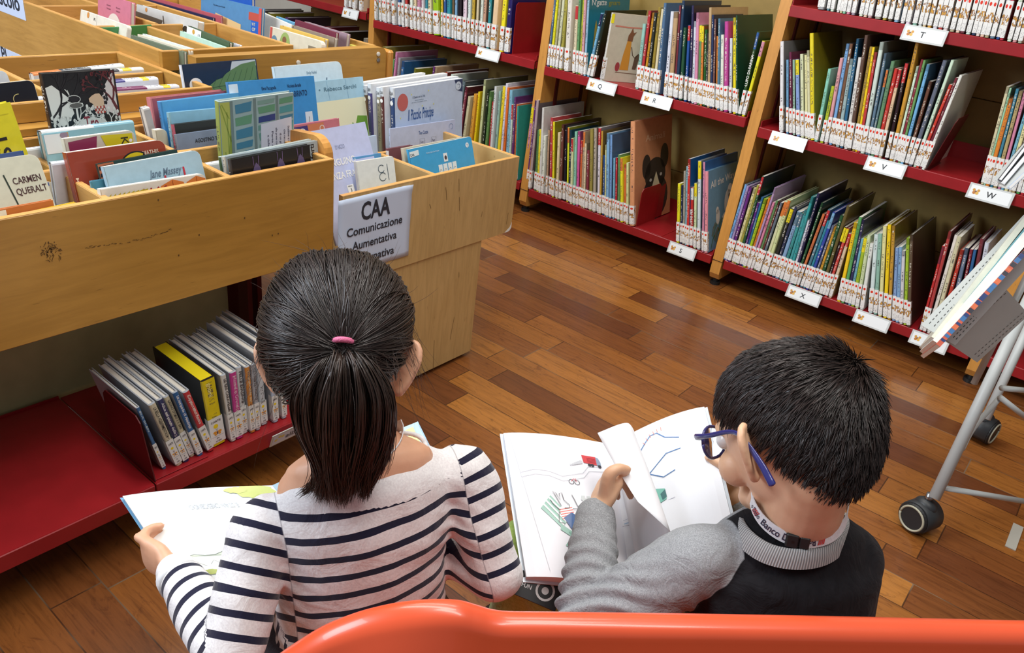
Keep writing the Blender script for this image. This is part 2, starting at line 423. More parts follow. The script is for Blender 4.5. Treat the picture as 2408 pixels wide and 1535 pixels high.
# wooden back boards: wide horizontal planks
for b in range(0, 5):
    x0 = POSTX[b] + 0.02; x1 = POSTX[b + 1] - 0.02
    t = thing('back_board', 'yellowish plank backing %s' % BAY[b], 'back board', (0, 0, 0), 'shelf back boards')
    zz = [0.05, 0.272, 0.545, 0.79, 1.06, 1.33, 1.6]
    for z0, z1 in zip(zz, zz[1:]):
        MB().bbox((x0, YF + 0.352, z0 + 0.001), (x1, YF + 0.366, z1 - 0.001), 0.0015).build('plank', 'back_plank', t)
# dark crossbars of the shelving behind the plinth
t = thing('plinth_rail', 'dark red steel rail low behind the bottom shelves', 'rail', (0, 0, 0))
MB().box((POSTX[1], YF + 0.334, 0.02), (POSTX[5], YF + 0.345, 0.06)).build('bar', 'dark_red', t)
# ---- shelf tags
def tagholder(px0, py0, px1, py1, b, z, letter, lab):
    a = P(px0, py0, y=YF - 0.012); c = P(px1, py1, y=YF - 0.012)
    w = abs(c.x - a.x); x0 = a.x; tilt = 0.30
    M = Matrix.Translation((x0, YF - 0.004, z + 0.002)) @ Matrix.Rotation(-tilt + math.pi / 2, 4, 'X')
    # local: x to the right, y up the tag, z towards the viewer
    H = 0.045
    o = thing('shelf_tag', lab, 'shelf tag', M=M, group='letter tags on the shelf edges')
    mb = MB(); mb.bbox((0, -H, -0.001), (w, 0, 0.001), 0.0008); mb.build('holder', 'tag_plastic', o)
    mb = MB(); patch(mb, [(0.006, -H + 0.005), (w - 0.006, -H + 0.005), (w - 0.006, -0.005), (0.006, -0.005)], lin((236, 240, 240)), z=0.0014)
    mb.build('paper_strip', 'printed_ink', o)
    mb = MB(); cx, cy = 0.022, -H / 2
    for dx, dy, r, c in ((-.006, .004, .004, (206, 150, 60)), (.006, .004, .004, (206, 150, 60)), (-.004, -.004, .0045, (190, 120, 50)), (.004, -.004, .0045, (222, 176, 80)), (0, 0, .003, (120, 80, 60))):
        disc(mb, cx + dx, cy + dy, r, lin(c), z=0.0017 + 0.0001 * dx, n=12)
    if letter: put_text(mb, letter, 0.05, -H / 2 - 0.008, h=0.023, col=lin((30, 32, 36)), z=0.0018)
    mb.build('printed_letter', 'printed_ink', o)
tagholder(805, 20, 842, 30, 0, ZS[0][1], 'E', 'shelf tag with the letter E, top left behind the browser')
tagholder(1121, 108, 1175, 126, 1, ZS[1][1], '', 'shelf tag with a crumpled blank strip right of the upright')
tagholder(1383, 184, 1450, 200, 2, ZS[2][1], 'Q', 'shelf tag with the letter Q')
tagholder(1510, 220, 1580, 238, 2, ZS[2][1], 'R', 'shelf tag with the letter R')
tagholder(1575, 562, 1640, 580, 2, ZS[2][0], 'S', 'shelf tag with the letter S on the bottom shelf')
tagholder(2128, 55, 2230, 75, 3, ZS[3][2], 'T', 'shelf tag with the letter T on the upper shelf')
tagholder(1815, 305, 1898, 330, 3, ZS[3][1], '', 'blank shelf tag half covered by a grey sleeved book')
tagholder(2038, 372, 2130, 400, 3, ZS[3][1], 'V', 'shelf tag with the letter V')
tagholder(2278, 440, 2382, 470, 3, ZS[3][1], 'W', 'shelf tag with the letter W')
tagholder(1852, 675, 1932, 700, 3, ZS[3][0], 'X', 'shelf tag with the letter X on the bottom shelf')
tagholder(2012, 730, 2095, 758, 3, ZS[3][0], '', 'blank shelf tag under the bottom row, between X and Z')
tagholder(2148, 770, 2236, 800, 3, ZS[3][0], 'Z', 'shelf tag with the letter Z beside the grey rack')
# ---- red bookends
def bookend(x, y0, z, h, d, lab, side=1, lean=0.0, mat='red_metal', rise=0.0):
    t = thing('bookend', lab, 'bookend', (x, y0, z), 'red metal bookends')
    t.rotation_euler = (0, lean, 0)
    mb = MB(); r = 0.012
    mb.prism([(0, 0.006, 0), (0, 0.0, h - rise - r), (0, r, h - rise), (0, d - r, h), (0, d, h - r), (0, d, 0)], (0.0018, 0, 0))
    mb.build('upright_plate', mat, t)
    MB().bbox((0.0 if side > 0 else -0.12, 0.0, 0.0), (0.12 if side > 0 else 0.0, d, 0.0016), 0.0005).build('base_plate', mat, t)
bookend(-1.395, YF + 0.005, ZS[2][0], 0.155, 0.15, 'red metal bookend holding up the big orange book')
bookend(-1.20, YF + 0.01, ZS[2][0], 0.15, 0.14, 'dark red bookend left of the yellow spine above tag S', mat='dark_red')
bookend(P(1198, 120, y=YF).x, YF + 0.012, ZS[1][1], 0.20, 0.2, 'tall red bookend right of the white labelled row', mat='red_metal')
bookend(P(2174, 405, y=YF).x, YF + 0.01, ZS[3][1], 0.165, 0.16, 'dark red bookend behind the last book above tag V', mat='dark_red', lean=0.2)
bookend(P(2292, 440, y=YF).x, YF + 0.01, ZS[3][1], 0.20, 0.16, 'dark bookend leaning left of the row above tag W', mat='dark_red', lean=0.12)
bookend(P(2155, 775, y=YF).x, YF + 0.01, ZS[3][0], 0.20, 0.16, 'dark bookend leaning left of the row above tag Z', mat='dark_red', lean=0.12)
# ---------------------------------------------------------------- books
plain('white_label', (234, 236, 234), .35, coat=.3)
# code: (sRGB colour, word used when describing it)
PAL = {'wh': ((226, 230, 226), 'white'), 'cr': ((226, 216, 176), 'cream'), 'tn': ((196, 168, 128), 'tan'), 'ye': ((240, 222, 40), 'yellow'),
 'go': ((214, 158, 46), 'golden'), 'ol': ((160, 150, 62), 'olive'), 'lm': ((170, 200, 40), 'lime'), 'gn': ((96, 158, 92), 'green'), 'dg': ((34, 82, 50), 'dark green'),
 'mt': ((150, 200, 178), 'mint'), 'tl': ((56, 146, 156), 'teal'), 'sk': ((126, 178, 214), 'light blue'), 'bl': ((44, 92, 158), 'blue'), 'nv': ((34, 44, 84), 'navy'),
 'pu': ((98, 56, 120), 'purple'), 'li': ((178, 146, 196), 'lilac'), 'pk': ((218, 150, 168), 'pink'), 'mg': ((206, 82, 158), 'magenta'), 'rd': ((196, 54, 58), 'red'),
 'mr': ((122, 44, 62), 'maroon'), 'or': ((222, 126, 60), 'orange'), 'pe': ((222, 154, 110), 'peach'), 'br': ((104, 78, 62), 'brown'), 'gy': ((166, 166, 160), 'grey'),
 'sg': ((92, 122, 140), 'slate'), 'bk': ((30, 30, 34), 'black')}
def _book_cover(W, H, D, c, top=None, low=None, board=None, hard=0.0022, bands=()):
    """spine faces -y at y=0, thickness along x, depth along +y; bands: (z0, z1, colour) on the spine"""
    mb = MB(); h = W / 2; r = min(0.004, h * 0.6); k = min(hard, W * 0.22); bc = board or c
    cuts = sorted(set([0.0, H] + [b[0] for b in bands] + [b[1] for b in bands]))
    prof = [(-h, r), (-h + r * 0.35, r * 0.3), (-h + r, 0), (h - r, 0), (h - r * 0.35, r * 0.3), (h, r)]
    for z0, z1 in zip(cuts, cuts[1:]):
        zc = (z0 + z1) / 2; cc = c
        for b in bands:
            if b[0] <= zc <= b[1]: cc = b[2]
        for i in range(5):
            (xa, ya), (xb, yb) = prof[i], prof[i + 1]
            ua, ub = (xa + h) / W, (xb + h) / W
            mb.add([(xa, ya, z0), (xb, yb, z0), (xb, yb, z1), (xa, ya, z1)], [(0, 1, 2, 3)], 0, cc, [[(ua, z0 / H), (ub, z0 / H), (ub, z1 / H), (ua, z1 / H)]])
    for s in (-1, 1):
        a, b = s * h, s * (h - k)
        mb.add([(a, r, 0), (a, D, 0), (a, D, H), (a, r, H), (b, r, 0), (b, D, 0), (b, D, H), (b, r, H)],
               [(0, 1, 2, 3) if s > 0 else (3, 2, 1, 0), (4, 7, 6, 5) if s > 0 else (5, 6, 7, 4), (1, 5, 6, 2), (3, 2, 6, 7), (0, 4, 5, 1)], 1, bc)
    mb.add([(-h, r, H)] + [(x, y, H) for x, y in prof[1:5]] + [(h, r, H), (h - k, r + k, H), (-h + k, r + k, H)], [(0, 1, 2, 3, 4, 5, 6, 7)], 1, bc)
    return mb
def book(name, W, H, D, c, M, label, group, cat='book', board=None, bands=(), lab='red', labh=0.085, hard=0.0022, page=(222, 216, 204), labwrap=0.012):
    t = thing(name, label, cat, M=M, group=group)
    _book_cover(W, H, D, c, board=board, bands=bands, hard=hard).build('cover', ['book_spine', 'printed_card'], t)
    k = min(hard, W * 0.22); h = W / 2
    mb = MB(); mb.box((-h + k, 0.003, 0.002 if hard > 0.001 else 0), (h - k, D - (0.003 if hard > 0.001 else 0), H - (0.003 if hard > 0.001 else 0.0004)))
    mb.build('page_block', 'page_edges', t)
    if lab:
        mb = MB(); e = 0.0005; z0, z1 = 0.006, labh; x0, x1 = -h - e, h + e; y0 = -e
        q = [(0, 0), (1, 0), (1, 1), (0, 1)]
        mb.add([(x0, y0, z0), (x1, y0, z0), (x1, y0, z1), (x0, y0, z1)], [(0, 1, 2, 3)], 0, WHITE, [q])
        mb.add([(x1, y0, z0), (x1, labwrap, z0), (x1, labwrap, z1), (x1, y0, z1)], [(0, 1, 2, 3)], 0, WHITE, [[(1, 0), (1.6, 0), (1.6, .7), (1, .7)]])
        mb.add([(x0, y0, z0), (x0, labwrap, z0), (x0, labwrap, z1), (x0, y0, z1)], [(3, 2, 1, 0)], 0, WHITE, [[(0, .7), (-.6, .7), (-.6, 0), (0, 0)]])
        mb.build('spine_label', 'spine_label_red' if lab == 'red' else 'white_label', t)
    return t
rs = random.Random(7)
SHELFBOOKS = []      # (row key, x, description bits, object)
def row(b, k, text, rowname, deep=0.0, labh=0.085, y0=0.0):
    """each entry: bottom px, top px, top py, colour[/tag colour at the top of the spine][+ deep], width px"""
    z = ZS[b][k]; ents = []
    for e in text.split('|'):
        q = e.split()
        if not q: continue
        ents.append(q)
    # front line of the shelf in the picture, to turn bottoms into metres
    A = Vector((0, YF, z))
    prev_x1 = None; out = []
    for q in ents:
        xb, xt, yt = float(q[0]), float(q[1]), float(q[2]); code = q[3]; wp = float(q[4])
        # the point of the shelf edge straight under this column of the picture
        lo, hi = -6.0, 2.0
        for _ in range(40):
            mid = (lo + hi) / 2
            v = RC @ np.array([mid, YF, z - CH])
            if CX + F * v[0] / v[2] < xb: lo = mid
            else: hi = mid
        x = (lo + hi) / 2
        T = P(xt, yt, y=YF)
        H = math.hypot(T.x - x, T.z - z); lean = math.atan2(T.x - x, T.z - z)
        H = min(max(H, 0.12), 0.40)
        if x > POSTX[b + 1] - 0.035 or x + H * math.sin(lean) > POSTX[b + 1] - 0.024 and lean > 0.5: continue
        if x + H * math.sin(lean) > POSTX[b + 1] - 0.028: lean = math.asin(max(-0.3, (POSTX[b + 1] - 0.030 - x) / H))
        v = RC @ np.array([x, YF, z - CH]); W = max(0.0045, wp * v[2] / F * 1.0 / 1.10)
        out.append([x, H, lean, W, code])
    out.sort(key=lambda q: q[0])
    for i, (x, H, lean, W, code) in enumerate(out):
        # keep neighbours apart: never thicker than the room to both sides
        if i + 1 < len(out): W = min(W, max(0.004, (out[i + 1][0] - x) * 1.9 - out[i + 1][3] * 0.0))
        out[i][3] = W
    for i in range(len(out) - 1):
        gap = (out[i + 1][0] - out[i][0]) * math.cos(max(out[i][2], out[i + 1][2])); need = (out[i][3] + out[i + 1][3]) / 2 + 0.0004
        if need > gap:
            f = gap / need * 0.985; out[i][3] *= f; out[i + 1][3] *= f
    # leans never cross: a book leaning right may not lean more than the one right of it
    for i in range(len(out) - 2, -1, -1):
        a, c = out[i], out[i + 1]
        gap = c[0] - a[0] - (a[3] + c[3]) / 2
        if gap < 0.03 and a[2] > c[2] + max(0, gap) / min(a[1], c[1]):
            a[2] = c[2] + max(0, gap) / min(a[1], c[1]) * 0.95
    cols = []
    for (x, H, lean, W, code) in out:
        dp = '+' in code; code = code.replace('+', ''); c1, _, c2 = code.partition('/')
        c1s, n1 = PAL[c1]; jit = [max(4, min(250, v + rs.randint(-14, 14))) for v in c1s]
        D = rs.uniform(0.19, 0.24) if not dp else rs.uniform(0.27, 0.30)
        D = min(D, H * 1.25); bands = []
        if c2: bands = [(H * (0.80 if H > 0.2 else 0.76), H - 0.002, lin(PAL[c2][0]))]
        elif rs.random() < 0.3: bands = [(H * 0.93, H, tuple(list(v * 0.5 for v in lin(jit)[:3]) + [1]))]
        bd = jit if rs.random() < 0.55 else [int(v * 0.6) for v in jit]
        off = rs.uniform(0.0, 0.008) if not dp else 0.0
        hh = W / 2 * abs(math.sin(lean))
        M = Matrix.Translation((x, YF - 0.001 + off + y0, z + 0.0008 + hh)) @ Matrix.Rotation(lean, 4, 'Y')
        size = 'tall ' if H > 0.30 else ('short ' if H < 0.2 else ''); th = 'thick ' if W > 0.018 else ('slim ' if W < 0.0095 else '')
        o = book('picture_book', W, H, D, lin(jit), M, 'x', 'picture books on the ' + rowname, board=lin(bd), bands=bands, labh=labh * (0.85 if H < 0.2 else 1), hard=rs.choice([0.0006, 0.0022, 0.0022]))
        lw = 'leaning ' if abs(lean) > 0.2 else ''
        cols.append([o, (size + th + lw + n1 + ' picture book').strip(), n1, PAL[c2][1] if c2 else None, rowname, lean])
    n = len(cols)
    for i, q in enumerate(cols):
        l = cols[i - 1][2] if i else None; r = cols[i + 1][2] if i + 1 < n else None
        s = q[1] + (' topped ' + q[3] if q[3] else '')
        if l and r: s += ' between %s and %s,' % (l, r)
        elif r: s += ', leftmost, before %s,' % r
        else: s += ', rightmost, after %s,' % l
        for w_ in (' picture', ' row', ' slim', ' thick', ' leaning', ' short'):
            if len((s + ' ' + rowname).split()) > 14: s = (' ' + s).replace(w_, '', 1).strip(); 
        SHELFBOOKS.append([q[0], s + ' ' + rowname])
    return cols
ORD = ['first', 'second', 'third', 'fourth', 'fifth', 'sixth', 'seventh', 'eighth', 'ninth']
row(0, 1, "811 816 -110 wh 8|821 826 -110 br 8|832 837 -110 wh 11|847 851 -115 cr 9|858 862 -110 wh 8", 'above tag E')
row(0, 0, "590 606 7 gy+ 10|618 633 23 ol+ 10|660 674 40 pu+ 10|740 758 54 mr 10|783 800 70 br+ 10|842 858 86 gy 9", 'low behind the browser')
row(1, 1, "881 880 -90 wh 6|893 890 -90 wh 6|899 896 -85 cr 6|905 902 -95 wh 7|913 910 -90 gy 7|925 922 -80 wh/ye 10|938 935 -90 bl 6|945 942 -90 wh 8|955 952 -80 rd 8|966 963 -95 wh 9|974.6 971 -95 cr 8|984.6 981 -90 pk 8|993 990 -85 wh 6|1000 997 -100 tl 8|1010 1007 -80 cr 10|1026 1020 -100 lm+ 18|1037 1036 -85 ye 5|1044 1044 -90 bl 7|1053 1054 -90 tl 10|1061.5 1063 -85 br 6|1068 1070 -90 sk 7|1078 1080 -95 bk 12|1089 1092 -100 wh 11|1098.5 1103 -90 wh 8|1107.5 1114 -90 go 9|1117.5 1125 -90 cr 7|1126 1135 -85 wh 8|1134 1146 -95 tn 9|1145 1158 -90 tl 9|1158 1174 -100 cr+ 15|1176 1193 -100 ye 12|1190 1208 -95 nv+ 13", 'left of the tall red bookend', labh=0.1)
row(1, 0, "890 903.7 102 ol+ 12|905 925 140 gn 6|913 932 123 pk+ 6|921 938 137 gy 7|930 948 145 bl+ 9|948 975 162 ol 7|994 1018 157 pu 6|1003 1026 158 tn+ 8|1026 1050 170 rd+ 6|1036 1062 176 wh 8|1062 1090 192 sg 8|1072 1096 205 mr 8|1082 1103 228 cr 8|1098 1116 222 go 9|1108 1124 217 ye 6|1122 1140 187.7 cr+ 7|1128 1146 211 bk 6|1137 1153 215 gn 7|1145 1158 240 rd 5|1150 1165 204 wh 7|1159 1173 215 mt 6|1164.7 1183 204 ye 7|1172 1189 197 wh 7|1180 1194.5 206 or 6|1188 1202 213 sk 9|1194 1204 246 wh/rd 5|1201 1214 229.6 pu 5|1206 1214 246 or 5|1211 1217 250 tl 4|1219.4 1224 217 cr/ye 9", 'bottom row behind blue books')
c22 = row(2, 1, "1285.5 1305 -25 sg 6|1293 1311 -30 ye 6|1299 1317 -20 tn 6|1306 1326 -35 cr 8|1317 1332 -15 ol 8|1331 1342 -35 wh+ 13|1347 1356 14 cr/rd 8|1354 1361 -5 gn 6|1360 1371 -10 lm 6|1367 1377 -30 pk 7|1374 1385 -30 tl+ 6|1381 1413.5 32 sk/nv 7|1390 1425 26 bk+ 7|1494.5 1512 57 mt 9|1502 1525 26 rd 8|1510 1534 31 go 7|1518 1541 31 bk 8|1527 1550 18 ol 7|1534 1556 22 cr 8|1544 1564 8 sg+ 8|1563 1580 28 wh 9|1574 1591 30 tn 12|1583 1597 14 mr 6|1589 1607 2 nv+ 8|1599 1610 66 dg 8|1610 1620 60 bl/rd 7|1620.7 1629 14 nv+ 6|1627 1634 51 wh 7|1634 1640 31 pk 8|1641 1647 60 gn/ye 8|1647 1652 62 or/ye 6|1653 1659 71 dg 7|1659 1664 79 bk 6|1665 1670 19 tn+ 7|1671 1676 36 nv 6|1676 1681 46 br 5|1683 1685 86 or 5|1688 1691 45 sg+ 6|1695 1697 83 wh 8|1705 1707 52 mg 10|1715 1717 91 wh 7|1725 1725.5 43 ye 9|1732 1732 37 dg+ 5|1737 1782 75.6 dg/bl 8|1745 1793.6 97 ye/pk 8|1753 1818 43 go/br 8|1762 1826 85 ol 8", 'middle row above R')
c21 = row(2, 0, "1230 1250 252 pk/ye 8|1237 1259 237 pu 6|1244.5 1264 236 gy+ 7|1256 1264.5 307 gn 8|1263 1270 305 ye 6|1268 1277 254 wh+ 6|1274 1280 320 wh 7|1282.6 1288.5 306.7 tn 5|1292 1295 278 rd 8|1299.5 1302 287 ye+ 6|1308 1314 312.5 cr 7|1316 1323 294 br+ 7|1323.5 1329 297 bk 7|1331 1334 301 ye/or 5|1336.5 1340 307 nv 5|1342 1345 326 cr/rd 6|1348.5 1353 310.6 mt 7|1355.5 1360.5 309.6 mg 7|1361 1365 332 or/rd 5|1366 1373 310.6 tn/or 6|1371.5 1376 338 cr 6|1378 1382 355 mr 7|1387 1390 304.7 ol 9|1396 1399.5 301.8 gy+ 8|1403.8 1407 301.8 wh/rd 8|1410 1416 309 go 5|1415.5 1418 366 bl 5|1420 1422 342 cr 4|1426.5 1429 314.5 sk 8|1434 1437 318 sk+ 6|1440 1442 373 sk 5|1446 1448 372 rd 5|1452.6 1454.6 365 gn 7|1461 1460.5 372 ye/or 7|1467 1467.5 388 or 6|1473.5 1474.5 384 cr 6|1485 1487.5 279 pe+ 13", 'bottom row near orange book', labh=0.08)
c2s = row(2, 0, "1592.7 1596 433 ye 8|1600 1603 436 nv 4|1604.5 1608 404 gy 6|1610.5 1615 392 sk 6|1616 1622.5 375 rd+ 7|1623 1625 443 rd/wh 8|1631.5 1633.5 432 cr/ye 7|1640 1642.6 380 wh/ye 9|1652 1659 382 pk+ 5|1659 1661 404 pk+ 9", 'row above tag S', labh=0.08)
row(3, 1, "1836.6 1838 99 wh+ 9|1850 1850 142 sk 6|1858.8 1858 124 mr+ 6|1865 1864 142 mt 6|1876 1873 141 sk/ye 9|1886 1884 128.7 cr 8|1894 1892 131 cr 7|1901.5 1899 120 cr 7|1909.7 1907.5 80 ye+ 10|1918 1950.7 163 mt+ 8|1930.8 1961 204 lm 8|1940.8 1978 137.6 pk 8|1950 1992 104 sk 8|1958.5 2001 104 br 8|1968 2009 140 mt 9|1978 2017 92 bl 7|1987 2023 136.4 wh 9|1996 2037 84 br+ 8|2005 2047 111 ol 7|2012 2053 112 ye 6|2018 2059 124 rd 7|2027 2073.7 100 wh+ 10|2036 2081 126.5 sg 8|2042 2086 164 sg/or 6|2050 2099 145 gn 9|2059 2107 162 rd 8|2067 2115 164 cr/rd 8|2082.6 2130.8 149 bk/rd 8|2094 2158 91.7 go 9|2101 2156 157 wh 6|2107.5 2167 141 mr 6|2113.5 2174 142.5 gn 6|2120 2183 151.7 sk+ 8|2130 2188 192 br 8|2139.5 2222 142.5 sg+ 9|2149 2239 142.5 wh 8|2156 2235 200 rd 7|2163 2248 184 mr 6|2170 2259.8 177.7 wh+ 7", 'row above tag V')
row(3, 1, "2308 2369 205 cr 8|2314 2376 208 mt 5|2321 2377 233.7 or 9|2330 2392 210 tl 7|2339 2401 215 tn 8|2348 2411 214 pk 7|2356 2417 260 sk 7|2365 2427 240 cr 8|2374 2436 250 cr 8|2382 2445 245 tn 7|2392 2455 240 gn 8|2402 2466 244 rd 8", 'row above tag W')
row(3, 2, "1929 1960 -150 gy+ 16|1945 1976 -140 sg 7|1955 1988 -140 wh 8|1968 2002 -150 wh 7|1976 2010 -140 cr 6|1984 2019 -150 mt 7|1993 2028 -150 pk 8|2004 2040 -140 gy 9|2022 2060 -150 wh 9|2033 2071 -140 cr 8|2044 2083 -150 pk 9|2061 2101 -150 gy 14|2077 2119 -140 ol 9|2091 2134 -150 br 9|2105 2149 -150 sk 10|2121 2166 -140 wh 9|2133 2179 -150 wh 10|2149 2197 -150 mt 10|2162 2211 -140 wh 8|2171 2221 -150 cr 8|2183 2234 -150 go 9|2197 2249 -140 wh 10|2209 2262 -150 rd 10|2221 2275 -150 wh 10|2237 2293 -140 tn 10|2250 2307 -150 cr 9|2261 2319 -150 mr 9|2274 2334 -140 wh 10|2287 2348 -150 nv 9|2297 2359 -150 wh 8|2308 2371 -140 cr 9|2319 2384 -150 tn+ 9|2332 2398 -150 sg+ 10|2344 2411 -140 bl 8|2354 2422 -150 rd 8|2372 2442 -150 wh 9|2384 2455 -140 pk 9|2397 2469 -150 gy 9", 'row above tag T', labh=0.1)
row(3, 0, "1700 1752 435 sk 6|1706.6 1758 438.7 li 6|1713.5 1765 441 pu+ 7|1721 1773 444 cr 7|1727.5 1782 436 ol 6|1733 1801 417.7 dg/rd+ 6|1738.5 1786 479.7 pu 6|1744 1791 465 bl 6|1749.5 1799 468.6 lm 7|1755 1808 466 or 6|1760 1823 442 li+ 5|1765.5 1819 477 pk 6|1771.5 1825.5 473 gn 6|1777 1831.7 475 mr 4|1782 1837 477.5 sg 6|1789.7 1846 475 cr/or 8|1798.5 1856 470.8 cr/or+ 8|1807.4 1861 492 bk/ye 9|1816 1870 488.5 nv 7|1824 1877 499.6 sk/sg 10|1834 1888 504 tl/sg 7|1842 1898 497 tl 7|1849.5 1911 464 tl+ 7|1856 1914 525 wh 6|1862 1925 455 nv+ 6|1867.5 1933.6 477.5 dg+ 6|1873 1936 504 or 7|1882 1948 495 sg/rd 7|1889 1950 521.7 tl 6|1896 1960 500.7 bl/sk 7|1903 1966 535 sg 6|1911 1975 540 go 6|1918.5 1983 508.5 dg 8|1928 1994.5 486 br+ 8|1935 1995 537 bk/ye 6|1941 2000 540 rd/ye 7|1949 2006 552.8 cr/rd 8|1971.7 2020 527 ye 9|1981 2029 512.7 gn+ 8|1989.3 2037 520 nv 7|1996 2040 565.7 sk 6|2004 2045 563 lm/ye 8|2014 2050 556 cr+ 8|2025 2053 575 wh 9|2046 2061 552.4 wh 10|2057 2069 551 mt 9|2068.5 2080 533 cr+ 9|2080 2090.5 529.5 ye 9|2089.8 2100.6 532 go+ 8|2099.4 2107 585 sk 8|2108.5 2116 582.5 sk 8|2117.5 2123.5 592 wh 8|2126.5 2133.5 563 lm 8|2135.5 2143 553.6 br+ 8", 'row above tag X', labh=0.085)
row(3, 0, "2164 2218 580 rd/mr 6|2172 2234 545 rd+ 7|2181 2248 554.5 wh 8|2192 2256 557.6 cr 9|2205 2262 589 rd 8|2221 2272 585.7 sg 9|2236 2283 589 mr 7|2247 2292 589 bl 7|2260 2307.8 564 mr 8|2274 2320 573 wh 10|2288 2332 579.5 bk/ye 9|2300 2345 565 gy 9|2314 2360 560 sg 8|2326 2372 570 pk 8", 'row above tag Z', labh=0.085)
# ---- make every wording single out one book
from collections import Counter, defaultdict
_cnt = Counter(s for _, s in SHELFBOOKS); _seen = defaultdict(int)
for o, s in SHELFBOOKS:
    _seen[s] += 1
    if _cnt[s] > 1:
        s = (ORD[_seen[s] - 1] + ' such ' if _seen[s] > 0 else '') + s
    o['label'] = s
# ---- marks on covers and spines that can be read
def side_art(o, W, H, fn, name='cover_print', right=True):
    """frame on the right hand cover: x from spine to fore edge, y up"""
    M = frame((W / 2 + 0.0002, 0.0, 0.0), (0, 1, 0), (0, 0, 1))
    mb = MB(); fn(mb, M, H); mb.build(name, 'printed_ink', o)
def dims(o):
    c = [k for k in o.children if k.name.startswith('cover')][0]; xs = [v.co for v in c.data.vertices]
    return max(v[0] for v in xs) * 2, max(v[2] for v in xs), max(v[1] for v in xs)
INK = lin((30, 28, 34)); WHT = lin((240, 240, 236)); CRM = lin((226, 214, 178))
def orange_art(mb, M, H):
    B = lin((52, 44, 44)); S = H / 0.37
    def e(cx, cy, rx, ry, c, z=0.0003): disc(mb, cx * S, cy * S, rx * S, c, M, z, ry * S, 24)
    put_text(mb, 'Animali', 0.075 * S, 0.292 * S, w=0.14 * S, h=0.032 * S, col=lin((236, 196, 160)), M=M)
    e(.085, .20, .03, .045, B); e(.215, .225, .03, .045, B); e(.15, .165, .075, .062, B); e(.15, .08, .095, .085, B)
    patch(mb, [(0.105 * S, .085 * S), (.195 * S, .1 * S), (.155 * S, .175 * S)], CRM, M, .0006)
    e(.115, .148, .009, .006, lin((200, 196, 190)), .0007); e(.19, .16, .009, .006, lin((200, 196, 190)), .0007)
    patch(mb, [(0.07 * S, .0), (.2 * S, .0), (.235 * S, .12 * S), (.11 * S, .09 * S)], lin((140, 24, 30)), M, .0008)
W_, H_, D_ = dims(c21[-1][0]); side_art(c21[-1][0], W_, H_, orange_art)
c21[-1][0]['label'] = 'big orange picture book with a black bear holding a red book'
def sky_art(mb, M, H):
    put_text(mb, 'All the Way', 0.022, H * 0.78, w=0.2, h=0.036, col=WHT, M=M, rot=0.06)
    for cx, cy, rx, ry in ((.17, .16, .032, .05), (.185, .2, .022, .03), (.085, .12, .016, .03), (.08, .145, .012, .014), (.15, .105, .03, .022)):
        disc(mb, cx, cy, rx, lin((226, 228, 226)), M, .0004, ry)
    disc(mb, .178, .185, .005, INK, M, .0008, .008)
    for k in range(26):
        a = .03 + (k * 37 % 100) / 100 * .18; b = .01 + (k * 53 % 60) / 1000
        ribbon(mb, [(a, b), (a + .012, b + .03), (a + .03, b + .045)], .004, lin((70 + k * 3, 112, 52)), M, .0009)
W_, H_, D_ = dims(c2s[-1][0])
_c = [k for k in c2s[-1][0].children if k.name.startswith('cover')][0]
for i, d in enumerate(_c.data.color_attributes['Col'].data):
    pass
side_art(c2s[-1][0], W_, H_, sky_art)
c2s[-1][0]['label'] = 'picture book with a blue cover lettered All the Way, beside the free standing upright'
def recolor(o, spine=None, board=None):
    c = [k for k in o.children if k.name.startswith('cover')][0]; me = c.data; ca = me.color_attributes['Col'].data
    for p in me.polygons:
        cc = spine if p.material_index == 0 else board
        if cc is not None:
            for li in p.loop_indices: ca[li].color = lin(cc)
recolor(c2s[-1][0], (232, 150, 160), (108, 158, 192)); recolor(c2s[-2][0], None, (30, 98, 160)); recolor(c2s[4][0], None, (20, 88, 150))
recolor(c21[-1][0], (226, 158, 112), (214, 146, 104))
recolor(c22[10][0], (150, 190, 214), (28, 122, 138))
def teal_art(mb, M, H):
    put_text(mb, "N'gatte", 0.02, H * 0.80, w=0.10, h=0.03, col=WHT, M=M); put_text(mb, 'gnam', 0.135, H * 0.80, w=0.08, h=0.026, col=lin((150, 150, 60)), M=M)
    patch(mb, [(.04, .1), (.07, .1), (.062, .18), (.055, .2), (.048, .18)], lin((196, 160, 50)), M)
W_, H_, D_ = dims(c22[10][0]); side_art(c22[10][0], W_, H_, teal_art)
def spine_text(o, s, z0, ln, h, col):
    W, H, D = dims(o); M = frame((0, -0.0006, 0), (0, 0, 1), (-1, 0, 0))
    mb = MB(); put_text(mb, s, z0, -h * 0.35, w=ln, h=h, col=col, M=M); mb.build('spine_title', 'printed_ink', o)
for q in c22:
    if q[2] == 'dark green' and q[3] == 'blue': spine_text(q[0], 'LUPO DI FARINA', 0.10, 0.10, 0.0125, WHT)
for q in c2s:
    if q[2] == 'red' and q[3] == 'white': spine_text(q[0], 'TUTTO PER', 0.075, 0.07, 0.013, WHT)
